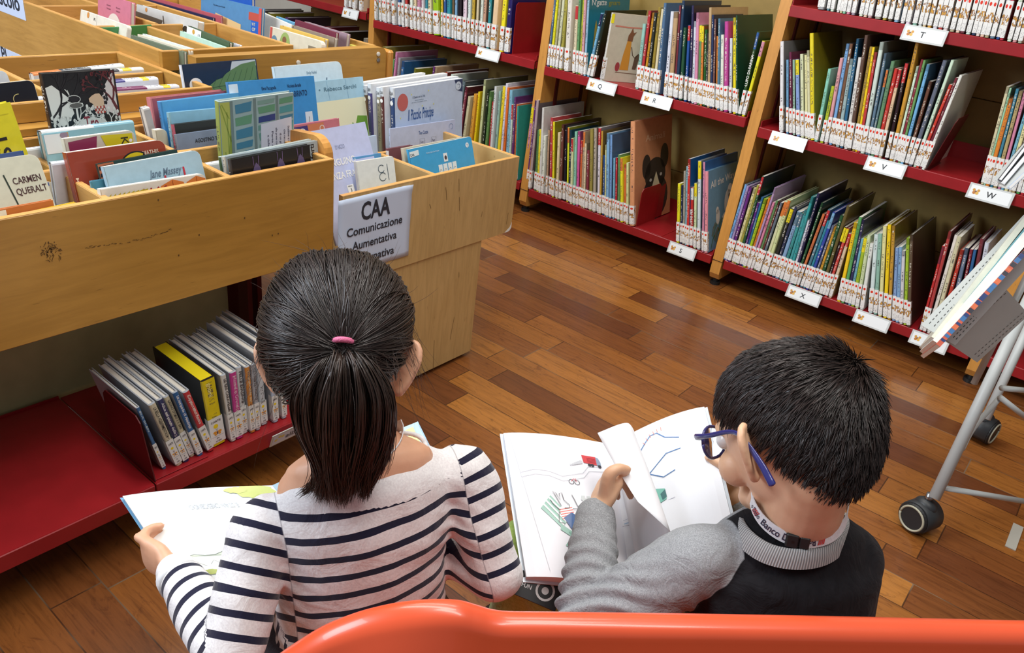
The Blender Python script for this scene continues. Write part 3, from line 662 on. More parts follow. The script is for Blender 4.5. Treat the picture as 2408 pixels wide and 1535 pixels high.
# face-out picture book with an orange hen-legged animal on the middle shelf
def faceout():
    bl = P(1408, 187, y=YF); tl = P(1417, 39, y=YF); z = ZS[2][1]
    H = 0.243; W = 0.013; D = 0.2
    M = Matrix.Translation((bl.x + 0.006, YF + 0.002, z + 0.001)) @ Matrix.Rotation(math.radians(-38), 4, 'Z') @ Matrix.Rotation(0.03, 4, 'Y')
    t = book('picture_book', W, H, D, lin((226, 224, 216)), M, 'white picture book turned face out with an orange and brown animal', 'picture books on the middle row above R', board=lin((196, 184, 162)))
    Mx = frame((W / 2 + 0.0003, 0, 0), (0, 1, 0), (0, 0, 1)); mb = MB()
    patch(mb, [(-.0, .208), (.012, .208), (.012, .24), (0, .24)], lin((240, 224, 30)), Mx)
    ribbon(mb, [(.02, .2), (.07, .198), (.18, .2)], .005, lin((196, 120, 100)), Mx)
    patch(mb, [(.065, .045), (.1, .045), (.098, .1), (.094, .15), (.086, .17), (.078, .15), (.07, .1)], lin((196, 130, 40)), Mx, .0004)
    patch(mb, [(.077, .15), (.097, .15), (.098, .168), (.108, .185), (.097, .18), (.09, .198), (.084, .18), (.078, .17)], lin((120, 72, 44)), Mx, .0006)
    ribbon(mb, [(.098, .13), (.108, .1), (.12, .09), (.13, .105)], .003, lin((90, 66, 50)), Mx, .0005)
    patch(mb, [(.115, .05), (.13, .05), (.134, .08), (.142, .1), (.13, .108), (.118, .095)], lin((96, 68, 50)), Mx, .0005)
    disc(mb, .055, .055, .009, lin((150, 50, 56)), Mx, .0006, .017); ribbon(mb, [(.05, .035), (.14, .033)], .0025, lin((120, 90, 70)), Mx)
    mb.build('cover_print', 'printed_ink', t)
faceout()
# ---------------------------------------------------------------- picture book browsers (wooden troughs)
XA, ZA = -1.258, 0.659           # front plane and rim height of the left browser
TH = 0.013
def ply(mb, lo, hi, mi=0): mb.bbox(lo, hi, 0.0015, mi)
def panel(name, lo, hi, mat, parent, edge='edge_ply'):
    """ply board: faces in one veneer, the narrow cut edges showing the layers"""
    d = [hi[i] - lo[i] for i in range(3)]; thin = d.index(min(d)); mb = MB(); mb.bbox(lo, hi, 0.0012)
    if edge:
        # top edge strip
        e = 0.0004; l2 = list(lo); h2 = list(hi); l2[2] = hi[2] - 0.0006; h2[2] = hi[2] + e
        l2[thin] += 0.0008; h2[thin] -= 0.0008
        mb.box(tuple(l2), tuple(h2), 1)
    return mb.build(name, [mat, edge or mat], parent)
bA = thing('book_browser', 'large honey wood book browser filling the left, with scuffed front board', 'book browser', (0, 0, 0))
YL = -0.35
f = panel('front_board', (XA - TH, YL, 0.444), (XA, 1.031, ZA), 'honey_birch_long', bA)
# scratches and a rubbed dark patch on the front board
mb = MB(); Mf = frame((XA + 0.0003, 0, 0), (0, 1, 0), (0, 0, 1)); DK = lin((96, 68, 34))
rr = random.Random(3)
a = P(200, 582, x=XA); b_ = P(400, 540, x=XA)
for k in range(46):
    u = k / 45; y = a.y + (b_.y - a.y) * u; z = a.z + (b_.z - a.z) * u + rr.uniform(-.0016, .0016) - 0.006 * math.sin(u * 3.1)
    if rr.random() < 0.75: ribbon(mb, [(y, z), (y + rr.uniform(.002, .006), z + rr.uniform(-.001, .0015))], rr.uniform(.0004, .0012), DK, Mf)
c = P(118, 588, x=XA)
for k in range(70):
    y = c.y + rr.gauss(0, .008); z = c.z + rr.gauss(0, .0075) - (y - c.y) * .2
    ribbon(mb, [(y, z), (y + rr.uniform(-.004, .004), z - rr.uniform(.001, .005))], rr.uniform(.0005, .0013), DK, Mf)
for px, py in ((654, 549), (640, 553), (575, 512), (468, 552), (372, 470), (420, 600)):
    q = P(px, py, x=XA); disc(mb, q.y, q.z, .0014, DK, Mf, n=8, ry=.002)
mb.build('scuff_marks', 'printed_ink', bA)
panel('end_board', (-1.64, 1.018, 0.452), (XA - TH, 1.031, ZA), 'honey_birch', bA)
panel('back_board', (-1.653, YL, 0.455), (-1.640, 1.018, ZA), 'honey_birch_long', bA)
for y in (-0.12, 0.115, 0.341, 0.567, 0.793):
    panel('divider', (-1.64, y - 0.006, 0.462), (XA - TH, y + 0.006, ZA - 0.0005), 'honey_birch', bA)
for y0, y1 in ((-0.114, 0.109), (0.121, 0.335), (0.347, 0.561), (0.573, 0.787), (0.799, 1.018)):
    panel('cross_board', (-1.462, y0, 0.462), (-1.450, y1, ZA - (0.004)), 'honey_birch', bA)
MB().box((-1.65, YL, 0.446), (XA - TH, 1.018, 0.461)).build('bin_floor', 'honey_birch', bA)
MB().box((-1.693, YL, 0.660), (-1.6535, 1.018, 0.674)).box((-1.693, YL, 0.45), (-1.68, 1.018, 0.66)).build('step_ledge', 'honey_birch_long', bA)
# rear, slightly higher tier of the same browser
XB, ZB = -1.693, 0.713
bB = thing('book_browser', 'rear raised tier of the left browser, behind the black book titled Tre', 'book browser', (0, 0, 0))
panel('front_board', (XB - TH, YL, 0.6745), (XB, 1.03, ZB), 'honey_birch_long', bB)
panel('end_board', (-2.111, 1.017, 0.50), (XB - TH, 1.03, ZB), 'honey_birch', bB)
panel('back_board', (-2.124, YL, 0.50), (-2.111, 1.03, ZB), 'honey_birch_long', bB)
panel('cross_board', (-1.896, 0.706, 0.52), (-1.884, 1.016, ZB - 0.004), 'honey_birch_long', bB)
panel('cross_board', (-1.896, 0.395, 0.52), (-1.884, 0.694, ZB - 0.004), 'honey_birch_long', bB)
for y in (0.70, 0.39, 0.08): panel('divider', (-2.111, y - 0.006, 0.52), (XB - TH, y + 0.006, ZB - .0005), 'honey_birch', bB)
MB().box((-2.111, YL, 0.50), (XB - TH, 1.017, 0.515)).build('bin_floor', 'honey_birch', bB)
# rounded end frame that carries both tiers
fr = thing('end_frame', 'thick rounded wooden end frame between the left browser and the blue book box', 'end frame', (0, 0, 0))
pts = [(-2.15, 1.033, 0.02), (-2.05, 1.033, 0.02), (-2.05, 1.033, 0.45), (-1.30, 1.033, 0.45), (-1.288, 1.033, 0.62)]
for k in range(7):
    an = math.radians(k * 15); pts.append((-1.328 + 0.04 * math.cos(an), 1.033, 0.652 + 0.04 * math.sin(an)))
pts += [(-1.40, 1.033, 0.684), (-1.50, 1.033, 0.662), (-1.70, 1.033, 0.664), (-2.11, 1.033, 0.690), (-2.15, 1.033, 0.68)]
MB().prism(pts[0:1] + pts[1:], (0, 0.020, 0)).build('frame_panel', 'post_beech', fr)
# plinth panel, low shelf and steel column under the left browser
pl = thing('plinth', 'dull green grey board under the left browser behind the low red shelf', 'plinth', (0, 0, 0))
MB().box((-1.575, YL, 0.10), (-1.56, 0.955, 0.44)).build('board', 'plinth_board', pl)
ls = thing('metal_shelf', 'long low dark red metal shelf under the left browser', 'shelf', (0, 0, 0))
mb = MB(); mb.bbox((-1.164, YL, 0.104), (-1.160, 0.5385, 0.138), 0.0015); mb.box((-1.545, YL, 0.135), (-1.163, 0.5385, 0.138))
mb.box((-1.548, YL, 0.10), (-1.545, 0.5385, 0.142)); mb.build('shelf_plate', 'red_metal', ls)
mb = MB(); mb.bbox((-1.166, 0.5415, 0.100), (-1.162, 1.0, 0.1375), 0.0015); mb.box((-1.545, 0.5415, 0.1345), (-1.165, 1.0, 0.1375))
mb.build('shelf_plate', 'red_metal', ls)
mb = MB()
for y in (0.2, 0.88): mb.box((-1.5, y, 0.0), (-1.44, y + 0.04, 0.10))
mb.build('foot', 'dark_red', ls)
bookendL = thing('bookend', 'dark red bookend holding the fairy tale row on the low shelf', 'bookend', (0, 0, 0), 'red metal bookends')
y0 = 0.5395; b0 = P(370, 1138, x=-1.17); t0 = P(258, 897, y=b0.y)
mb = MB(); ya = 0.545
mb.prism([(-1.168, ya, 0.139), (-1.178, ya - 0.010, 0.270), (-1.190, ya - 0.011, 0.282), (-1.300, ya - 0.011, 0.282), (-1.312, ya - 0.010, 0.270), (-1.33, ya, 0.139)], (0, -0.002, 0))
mb.build('upright_plate', 'dark_red', bookendL)
MB().bbox((-1.39, ya, 0.1385), (-1.172, ya + 0.11, 0.140), 0.0005).build('base_plate', 'red_metal', bookendL)
cl = thing('steel_column', 'dark red slotted steel columns behind the girl, under the browser', 'column', (0, 0, 0))
for y in (0.965, 0.992): MB().box((-1.53, y, 0.0), (-1.49, y + 0.012, 0.44)).build('slotted_rail', 'dark_red', cl)
MB().box((-1.60, 0.955, 0.0), (-1.59, 1.031, 0.44)).build('back_plate', 'dark_red', cl)
# ---- right-hand box with the CAA sign
XC, ZC = XA, 0.574
bC = thing('book_browser', 'pale wood book box with the paper CAA sign and blue picture books', 'book browser', (0, 0, 0))
mb = MB(); r = 0.012
pts = [(XC, 1.055, 0.361)] + [(XC, 1.658 - r + r * math.sin(math.radians(a)), 0.361 + r - r * math.cos(math.radians(a))) for a in (0, 30, 60, 90)] + [(XC, 1.658, ZC), (XC, 1.055, ZC)]
mb.prism(pts, (-TH, 0, 0)); mb.box((XC - TH + .001, 1.055, ZC - .0005), (XC - .001, 1.657, ZC + .0004), 1)
mb.build('front_board', ['pale_birch', 'edge_ply'], bC)
mb = MB(); mb.prism([(XC + .0002, 1.658 - 0.028, 0.3615), (XC + .0002, 1.650, 0.3625), (XC + .0002, 1.6575, 0.371), (XC + .0002, 1.6575, 0.388), (XC + .0002, 1.651, 0.374)], (0.0003, 0, 0))
mb.build('chipped_corner', 'paper', bC)
panel('end_board', (-1.79, 1.646, 0.361), (XC - TH, 1.658, ZC), 'pale_birch', bC)
panel('cross_board', (-1.475, 1.055, 0.39), (-1.463, 1.337, ZC - .002), 'pale_birch', bC)
panel('cross_board', (-1.475, 1.349, 0.39), (-1.463, 1.645, ZC - .002), 'pale_birch', bC)
panel('divider', (-1.79, 1.337, 0.39), (XC - TH, 1.349, ZC - .0005), 'pale_birch', bC)
MB().box((-1.79, 1.055, 0.362), (XC - TH, 1.645, 0.378)).build('bin_floor', 'pale_birch', bC)
mb = MB(); mb.bbox((-1.274, 1.06, 0.012), (-1.262, 1.541, 0.3605), 0.002); mb.bbox((-1.76, 1.529, 0.012), (-1.2745, 1.541, 0.3605), 0.002)
mb.build('base_panel', 'pale_birch', bC)
mb = MB(); Mf = frame((XC + 0.0004, 0, 0), (0, 1, 0), (0, 0, 1)); DK2 = lin((104, 78, 44))
for px0, py0, px1, py1 in ((1079, 420, 1079, 450), (1080, 463, 1080, 495), (1195, 500, 1190, 527), (1048, 440, 1050, 470), (1010, 480, 1013, 490), (1134, 497, 1131, 510)):
    q0 = P(px0, py0, x=XA); q1 = P(px1, py1, x=XA); ribbon(mb, [(q0.y, q0.z), ((q0.y + q1.y) / 2 + .0006, (q0.z + q1.z) / 2), (q1.y, q1.z)], .0011, DK2, Mf)
for px0, py0, px1, py1 in ((1068, 745, 1058, 798), (1079, 640, 1079, 652), (1021, 800, 1018, 870)):
    q0 = P(px0, py0, x=-1.262); q1 = P(px1, py1, x=-1.262); ribbon(mb, [(q0.y, q0.z), (q1.y, q1.z)], .0011, DK2, frame((-1.2617, 0, 0), (0, 1, 0), (0, 0, 1)))
mb.build('crack_marks', 'printed_ink', bC)
# the sign: a sheet taped to the board
sg = thing('paper_sign', 'white paper sign reading CAA Comunicazione Aumentativa Alternativa', 'sign', (0, 0, 0))
y0, y1, zt, zb = 1.0415, 1.2585, 0.567, 0.388
mb = MB(); n = 14
V = []; Fc = []
for j in range(n + 1):
    for i in range(n + 1):
        u, v = i / n, j / n
        bulge = 0.0012 + 0.0012 * math.sin(u * 5 + v * 4) ** 2 + (0.006 * max(0, u - .86) * max(0, v - .86) * 40 if u > .86 and v > .86 else 0)
        V.append((XA + bulge, y0 + (y1 - y0) * u, zb + (zt - zb) * v))
for j in range(n):
    for i in range(n): k = j * (n + 1) + i; Fc.append((k, k + 1, k + n + 2, k + n + 1))
mb.add(V, Fc); s_ = mb.build('sheet', 'white_sign', sg, smooth=True); so = s_.modifiers.new('thick', 'SOLIDIFY'); so.thickness = 0.0003; so.offset = 0
mb = MB(); Ms = frame((XA + 0.0029, y0, zb), (0, 1, 0), (0, 0, 1)); TX = lin((38, 48, 62))
put_text(mb, 'CAA', 0.064, 0.122, w=0.086, h=0.058, col=TX, M=Ms, z=0.0, bold=.025)
put_text(mb, 'Comunicazione', 0.024, 0.090, w=0.166, h=0.028, col=TX, M=Ms, z=0.0, bold=.018)
put_text(mb, 'Aumentativa', 0.040, 0.055, w=0.134, h=0.028, col=TX, M=Ms, z=0.0, bold=.018)
put_text(mb, 'Alternativa', 0.044, 0.018, w=0.124, h=0.028, col=TX, M=Ms, z=0.0, bold=.018)
mb.build('lettering', 'printed_ink', sg)
# ---- the higher unit behind: beam with bolts, and the box inside it
XD, ZD = -1.80, 0.757
bD = thing('book_browser', 'rear wooden browser whose front beam has two bolts at its corner', 'book browser', (0, 0, 0))
pts = [(XD, 1.056, 0.664), (XD, 1.665, 0.664)]
for k in range(5):
    an = math.radians(k * 22.5); pts.append((XD, 1.645 + 0.02 * math.cos(an), 0.737 + 0.02 * math.sin(an)))
pts += [(XD, 1.056, ZD)]
MB().prism(pts, (-0.036, 0, 0)).build('front_beam', 'honey_birch_long', bD)
MB().bbox((-2.9, 1.668, 0.60), (-1.79, 1.690, 0.748), 0.006).build('side_beam', 'post_beech', bD)
MB().bbox((-1.855, 1.640, 0.0), (-1.80, 1.692, 0.6635), 0.002).build('leg', 'post_beech', bD)
MB().box((-1.85, 1.60, 0.0), (-1.83, 1.632, 0.66)).build('slotted_rail', 'red_metal', bD)
for (px, py, m_) in ((889, 127, 'page_edges'), (889, 141, 'steel_bolt'), (701, 147, 'page_edges')):
    q = P(px, py, x=XD); MB().tube([(XD, q.y, q.z), (XD + 0.003, q.y, q.z), (XD + 0.004, q.y, q.z)], [0.0062, 0.0062, 0.003], 16).build('bolt', m_, bD)
MB().box((-2.9, 1.42, 0.60), (-1.836, 1.668, 0.615)).build('bin_floor', 'honey_birch', bD)
panel('back_board', (-2.92, 1.42, 0.60), (-2.905, 1.668, ZD), 'honey_birch', bD)
panel('inner_divider', (-2.9, 1.648, 0.62), (-1.84, 1.660, ZD - .002), 'honey_birch', bD)
bE = thing('book_browser', 'upper left book box with the paper sign lettered Maiuscolo', 'book browser', (0, 0, 0))
XE, ZE = -1.909, 0.752
panel('front_board', (XE - TH, 1.03, 0.705), (XE, 1.418, ZE), 'honey_birch_long', bE)
panel('side_board', (-3.3, 1.03, 0.52), (XE - TH, 1.043, ZE), 'honey_birch', bE)
panel('side_board', (-3.3, 1.405, 0.62), (XE - TH, 1.418, ZE), 'honey_birch', bE)
panel('divider', (-2.27, 1.175, 0.63), (XE - TH, 1.187, ZE - .001), 'honey_birch', bE)
panel('divider', (-3.3, 1.22, 0.63), (-2.285, 1.232, ZE - .001), 'honey_birch', bE)
for x in (-2.28, -2.62): panel('cross_board', (x, 1.043, 0.63), (x + 0.012, 1.405, ZE - .002), 'honey_birch', bE)
MB().box((-3.3, 1.043, 0.617), (XE - TH, 1.405, 0.629)).build('bin_floor', 'honey_birch', bE)
def wallsign(x0, x1, z0, z1, draw, lab):
    t = thing('paper_sign', lab, 'sign', (0, 0, 0)); MB().bbox((x0, 1.0285, z0), (x1, 1.0298, z1), 0.0003).build('sheet', 'white_sign', t)
    mb = MB(); draw(mb, frame((x0, 1.0283, z0), (1, 0, 0), (0, 0, 1))); mb.build('lettering', 'printed_ink', t)
wallsign(-3.02, -2.672, 0.699, 0.80, lambda mb, M: put_text(mb, 'Maiuscolo', 0.05, 0.022, w=0.27, h=0.066, col=TX, M=M, bold=.018), 'white paper sign lettered Maiuscolo, top left corner')
def plg(mb, M):
    put_text(mb, 'PL', 0.03, 0.045, w=0.055, h=0.06, col=TX, M=M); disc(mb, 0.115, 0.05, 0.022, lin((240, 190, 40)), M); put_text(mb, 'Gi', 0.15, 0.03, w=0.05, h=0.05, col=TX, M=M)
wallsign(-2.93, -2.68, 0.50, 0.585, plg, 'white paper sign with the letters PL and a yellow dot')

# ---------------------------------------------------------------- books in the boxes
def bframe(tl, tr, x=None, y=None, lean=0.0, H=0.3):
    """book with its front cover facing the viewer side; top edge seen from tl to tr; returns W and matrix of book()"""
    if x is not None:
        A = P(*tl, x=x); n = Vector((math.cos(lean), 0, math.sin(lean)))
    else:
        A = P(*tl, y=y); n = Vector((0, -math.cos(lean), math.sin(lean)))
    r = RC.T @ np.array([(tr[0] - CX) / F, (tr[1] - CY) / F, 1.0]); r = Vector(r); O = Vector((0, 0, CH))
    t = (A - O).dot(n) / r.dot(n); B = O + r * t
    U = (B - A); W = U.length; U.normalize(); V = n.cross(U).normalized()
    if V.z < 0: V = -V
    N = U.cross(V).normalized()
    BL = A - V * H
    return W, BL, U, V, N
def rimfit(BL, V, H, zmin):
    return BL, H
def clipart(mb, M, W, H):
    Mi = M.inverted(); q = [Mi @ Vector(p) for p in mb.v]
    keep = []
    for k, f in enumerate(mb.f):
        xs = [q[i][0] for i in f]; ys = [q[i][1] for i in f]
        if max(xs) > 0.001 and min(xs) < W - 0.001 and max(ys) > -H + .001 and min(ys) < -0.001: keep.append(k)
    mb.f = [mb.f[k] for k in keep]; mb.m = [mb.m[k] for k in keep]; mb.c = [mb.c[k] for k in keep]; mb.uv = [mb.uv[k] for k in keep]
    mb.v = [tuple(M @ Vector((min(max(p[0], .0008), W - .0008), min(max(p[1], -H + .0008), -.0008), p[2]))) for p in q]
def bbook(tl, tr, c, label, x=None, y=None, lean=12, H=0.27, th=0.012, board=None, bands=(), art=None, lab=None, grp=None, hard=0.0022, zmin=None, labh=0.05, side=1):
    W, BL, U, V, N = bframe(tl, tr, x, y, math.radians(lean), H)
    if zmin is not None and BL.z < zmin + 0.002:
        cut = (zmin + 0.002 - BL.z) / max(0.2, V.z); BL = BL + V * cut; H -= cut
    O = BL - N * (th / 2)
    M = Matrix(((N[0], U[0], V[0], O[0]), (N[1], U[1], V[1], O[1]), (N[2], U[2], V[2], O[2]), (0, 0, 0, 1)))
    o = book('picture_book', th, H, W, lin(c), M, label, grp, board=lin(board or c), bands=bands, lab=lab, hard=hard, labh=labh)
    if art:
        Mx = frame((th / 2 + 0.0003, 0, H), (0, 1, 0), (0, 0, 1)); mb = MB(); k_ = ART.get(grp, .88); art(mb, Mx @ Matrix.Diagonal((k_, k_, 1, 1)), W / k_, H / k_); clipart(mb, Mx, W, H); mb.build('cover_print', 'printed_ink', o)
    return o, W, H
def cardbook(tl, tr, c, label, x=None, y=None, lean=12, H=0.2, th=0.012, r=0.012, art=None, grp=None, zmin=None, edge=(226, 222, 208)):
    """board book with rounded fore-edge corners: pale thick pages and a printed front"""
    W, BL, U, V, N = bframe(tl, tr, x, y, math.radians(lean), H)
    if zmin is not None and BL.z < zmin + 0.002:
        cut = (zmin + 0.002 - BL.z) / max(0.2, V.z); BL = BL + V * cut; H -= cut
    M = Matrix(((U[0], V[0], N[0], BL[0]), (U[1], V[1], N[1], BL[1]), (U[2], V[2], N[2], BL[2]), (0, 0, 0, 1)))
    t = thing('board_book', label, 'book', M=M, group=grp)
    def outl(i, z):
        p = [(i, i, z)]
        for cx, cy, a0 in ((W - r, r, -90), (W - r, H - r, 0)):
            for k in range(5):
                a = math.radians(a0 + k * 22.5); p.append((cx + (r - i) * math.cos(a), cy + (r - i) * math.sin(a), z))
        return p + [(i, H - i, z)]
    plain_edge = 'page_edges'
    MB().prism(outl(0.0, -th), (0, 0, th - 0.0012)).build('page_block', plain_edge, t)
    mb = MB(); mb.prism(outl(0.0008, -0.0012), (0, 0, 0.0012), 0, lin(c)); mb.prism(outl(0.0008, -th - 0.0008), (0, 0, 0.0008), 0, lin(c))
    mb.prism([(-0.0012, 0, -th - .0005), (-0.0012, H, -th - .0005), (-0.0012, H, 0), (-0.0012, 0, 0)], (0.0012, 0, 0), 0, lin(c))
    mb.build('cover', 'printed_card', t)
    if art:
        mb = MB(); Mx = Matrix.Translation((0, H, 0.0003)); k_ = ART.get(grp, .88); art(mb, Mx @ Matrix.Diagonal((k_, k_, 1, 1)), W / k_, H / k_); clipart(mb, Mx, W, H); mb.build('cover_print', 'printed_ink', t)
    return t
def spineup(tl, tr, c, label, x=None, y=None, lean=0, D=0.18, th=0.02, bands=(), grp=None, art=None, zmin=None):
    """book set in the box with its spine upwards; the seen spine runs from tl to tr"""
    W, BL, U, V, N = bframe(tl, tr, x, y, math.radians(lean), 0.0)
    if zmin is not None: D = min(D, (BL.z - zmin - 0.002) / max(0.3, V.z))
    O = BL - N * (th / 2)
    X = N; Y = -V; Z = Y.cross(X) * -1
    Z = X.cross(Y)
    if Z.dot(U) < 0:
        O = O + U * W
    M = Matrix(((X[0], Y[0], Z[0], O[0]), (X[1], Y[1], Z[1], O[1]), (X[2], Y[2], Z[2], O[2]), (0, 0, 0, 1)))
    return book('picture_book', th, W, D, lin(c), M, label, grp, board=lin(c), bands=[(a * W, b * W, lin(q)) for a, b, q in bands], lab=None)
ART = {}
GA = 'books in the front bins of the left browser'; GB = 'books in the raised rear tier'; GC = 'books in the box with the CAA sign'; GE = 'books in the box lettered Maiuscolo'; GD = 'books in the rear browser with the bolted beam'
ART.update({GA: .88, GB: .85, GC: .78, GE: .8, GD: .8, 'classics in matching covers': .775})
zA, zB_, zC_, zD_, zE_ = 0.462, 0.516, 0.379, 0.616, 0.630
def T(mb, s, x, y, w, h, col, M, **k): put_text(mb, s, x, y, w=w, h=h, col=col, M=M, **k)
# bin 1 -----------------------------------------------------------
bbook((-70, 530), (178, 476), (232, 196, 50), 'yellow edged book right behind the scuffed front board, far left', x=-1.278, lean=3, H=0.19, th=0.006, grp=GA, zmin=zA)
def a2(mb, M, W, H):
    patch(mb, [(0.0, -.05), (.035, -.05), (.035, -.002), (0.0, -.002)], WHT, M); T(mb, 'OR', .02, -.034, .018, .014, INK, M, rot=1.57)
    ribbon(mb, [(.06, -.03), (.1, -.02), (.13, -.026), (.12, -.032), (.09, -.03)], .004, INK, M)
bbook((-40, 500), (124, 470), (206, 122, 66), 'orange wood patterned book low in the bin, in front of Carmen Queralt', x=-1.292, lean=6, H=0.19, th=0.008, grp=GA, art=a2, zmin=zA)
def a3(mb, M, W, H):
    G = lin((200, 202, 184)); T(mb, 'CARMEN', W * .46, -.050, .049, .017, lin((70, 40, 40)), M, rot=0.02); T(mb, 'QUERALT', W * .46, -.070, .054, .017, lin((70, 40, 40)), M, rot=0.02)
    ribbon(mb, [(W * .35, -.03), (W * .46, -.12), (W * .56, -.2)], .0025, lin((28, 46, 34)), M)
cardbook((-60, 381), (88, 360), (208, 210, 190), 'cream board book lettered Carmen Queralt', x=-1.40, lean=24, H=0.24, th=0.012, r=0.014, art=a3, grp=GA, zmin=zA)
def a4(mb, M, W, H): patch(mb, [(W * .6, -.008), (W - .012, -.008), (W - .012, -.001), (W * .6, -.001)], lin((60, 90, 160)), M); ribbon(mb, [(W * .5, -.03), (W * .9, -.034)], .0012, INK, M)
cardbook((50, 440), (128, 424), (222, 216, 196), 'small cream board book beside Carmen Queralt', x=-1.43, lean=14, H=0.19, th=0.016, art=a4, grp=GA, zmin=zA)
bbook((-50, 372), (54, 354), (52, 78, 134), 'dark blue book whose top edge shows behind Carmen Queralt', x=-1.425, lean=14, H=0.22, th=0.012, grp=GA, zmin=zA, hard=0.003)
def a6(mb, M, W, H):
    T(mb, 'FOREST', W - .028, -.22, .17, .035, INK, M, rot=math.pi / 2)
    ribbon(mb, [(0.01, -.02), (W - .01, -.02)], .001, lin((200, 190, 40)), M)
bbook((-95, 262), (24, 240), (226, 216, 40), 'bright yellow book with tall dark letters, left edge', x=-1.52, lean=8, H=0.26, th=0.02, art=a6, grp=GA, zmin=zA)
# bin 2 -----------------------------------------------------------
def tre(mb, M, W, H):
    H = .235
    Wt = lin((214, 218, 214)); MR = lin((96, 40, 46)); r2 = random.Random(5)
    pts = []
    for k in range(25):
        a = math.pi * k / 24; pts.append((W * .56 + W * .31 * math.cos(a), -H * .60 + H * .19 * math.sin(a)))
    patch(mb, pts + [(W * .25, -H * .95), (W * .87, -H * .95)], Wt, M, .0003)
    T(mb, 'Tre', W * .46, -H * .515, W * .20, .040, lin((130, 44, 60)), M, z=.0006); T(mb, 'Sorelle', W * .42, -H * .64, W * .29, .034, lin((130, 44, 60)), M, z=.0006)
    def tree(x, y, a, L, wd, col, d=0):
        x2, y2 = x + L * math.cos(a), y + L * math.sin(a); ribbon(mb, [(x, y), ((x + x2) / 2 + L * .05, (y + y2) / 2), (x2, y2)], wd, col, M, z=.0004 + .00002 * d)
        if d < 5:
            for s in (-1, 1): tree(x2, y2, a + s * r2.uniform(.3, .62), L * r2.uniform(.66, .8), wd * .66, col, d + 1)
        else: disc(mb, x2, y2, .0028, col, M, .0005, .0045, 7)
    patch(mb, [(W * .01, -H * .12), (W * .1, -H * .1), (W * .3, -H * .22), (W * .34, -H * .36), (W * .2, -H * .46), (W * .04, -H * .44)], Wt, M, .0002)
    tree(W * .05, -H * .47, 1.15, .045, .005, INK); tree(W * .02, -H * .40, .9, .04, .004, INK)
    patch(mb, [(W * .97, -H * .01), (W * .84, -H * .12), (W * .76, -H * .24), (W * .8, -H * .36), (W * .97, -H * .42)], lin((206, 200, 200)), M, .0002)
    tree(W * .98, -H * .42, 1.85, .036, .006, MR, 1); tree(W * .99, -H * .22, 1.95, .026, .004, MR, 2)
    for x, y, a, l_ in ((.2, .72, 1.35, .03), (.27, .5, .75, .022), (.14, .66, 1.5, .026), (.86, .62, 1.75, .026), (.9, .74, 1.6, .03), (.78, .47, 2.3, .018), (.08, .8, 1.4, .03), (.96, .8, 1.8, .03)): tree(W * x, -H * y, a, l_, .0036, Wt, 2)
    # bird on its nest
    patch(mb, [(W * .27, -H * .16), (W * .3, -H * .165), (W * .32, -H * .2), (W * .4, -H * .21), (W * .44, -H * .235), (W * .4, -H * .26), (W * .34, -H * .26), (W * .3, -H * .23)], INK, M, .0009)
    ring(mb, W * .36, -H * .235, .014, .0012, Wt, M, z=.001, ry=.008); ribbon(mb, [(W * .26, -H * .14), (W * .29, -H * .17), (W * .31, -H * .2)], .0014, Wt, M, z=.001); ribbon(mb, [(W * .29, -H * .15), (W * .31, -H * .19)], .0014, Wt, M, z=.001)
    disc(mb, W * .38, -H * .29, .014, lin((90, 90, 88)), M, .001, .006); ring(mb, W * .38, -H * .29, .014, .001, Wt, M, z=.0011, ry=.006)
    ribbon(mb, [(W * .38, -H * .31), (W * .38, -H * .42)], .004, Wt, M, z=.0008)
    # pale animal head with a checked collar
    patch(mb, [(W * .57, -H * .24), (W * .62, -H * .215), (W * .67, -H * .2), (W * .73, -H * .2), (W * .78, -H * .25), (W * .78, -H * .31), (W * .64, -H * .33), (W * .62, -H * .29), (W * .575, -H * .27)], lin((206, 178, 150)), M, .0009)
    for i in range(6):
        for j in range(3): disc(mb, W * (.65 + .024 * i), -H * (.325 + .022 * j), .0028, lin((170, 60, 50)) if (i + j) % 2 else lin((230, 210, 200)), M, .001, .0035, 4)
bbook((98, 174), (268, 164), (24, 24, 28), 'tall black picture book with white trees, titled Tre', x=-1.57, lean=4, H=0.31, th=0.018, art=tre, grp=GA, zmin=zA)
spineup((97, 309), (314, 284), (146, 196, 212), 'light blue book set spine up, in front of the book titled Tre', x=-1.50, lean=6, D=0.16, th=0.02, bands=((0.0, 0.55, (226, 230, 232)),), grp=GA, zmin=zA)
def clas(mb, M, W, H):
    patch(mb, [(.002, -.04), (.055, -.04), (.055, -.002), (.002, -.002)], lin((232, 236, 238)), M)
    T(mb, 'TERRE', .036, -.05, .03, .010, INK, M, rot=-1.57); T(mb, 'I CLASSICI', .048, -.045, .045, .009, lin((40, 90, 110)), M, rot=-1.57)
    disc(mb, .05, -.012, .01, lin((196, 150, 80)), M, .0006, .013); disc(mb, .04, -.006, .008, lin((150, 130, 150)), M, .0007, .006)
bbook((99, 316), (160, 309), (150, 198, 212), 'light blue book with a white label and a bee, left of the board books', x=-1.477, lean=8, H=0.16, th=0.006, art=clas, grp=GA, zmin=zA)
spineup((122, 384), (162, 379), (214, 220, 232), 'white label end of a low book beside the red brown board book', x=-1.40, lean=0, D=0.1, th=0.014, grp=GA, zmin=zA)
spineup((50, 352), (100, 346), (226, 228, 230), 'white low book near the knot hole of the second bin', x=-1.52, lean=0, D=0.1, th=0.012, grp=GA, zmin=zA)
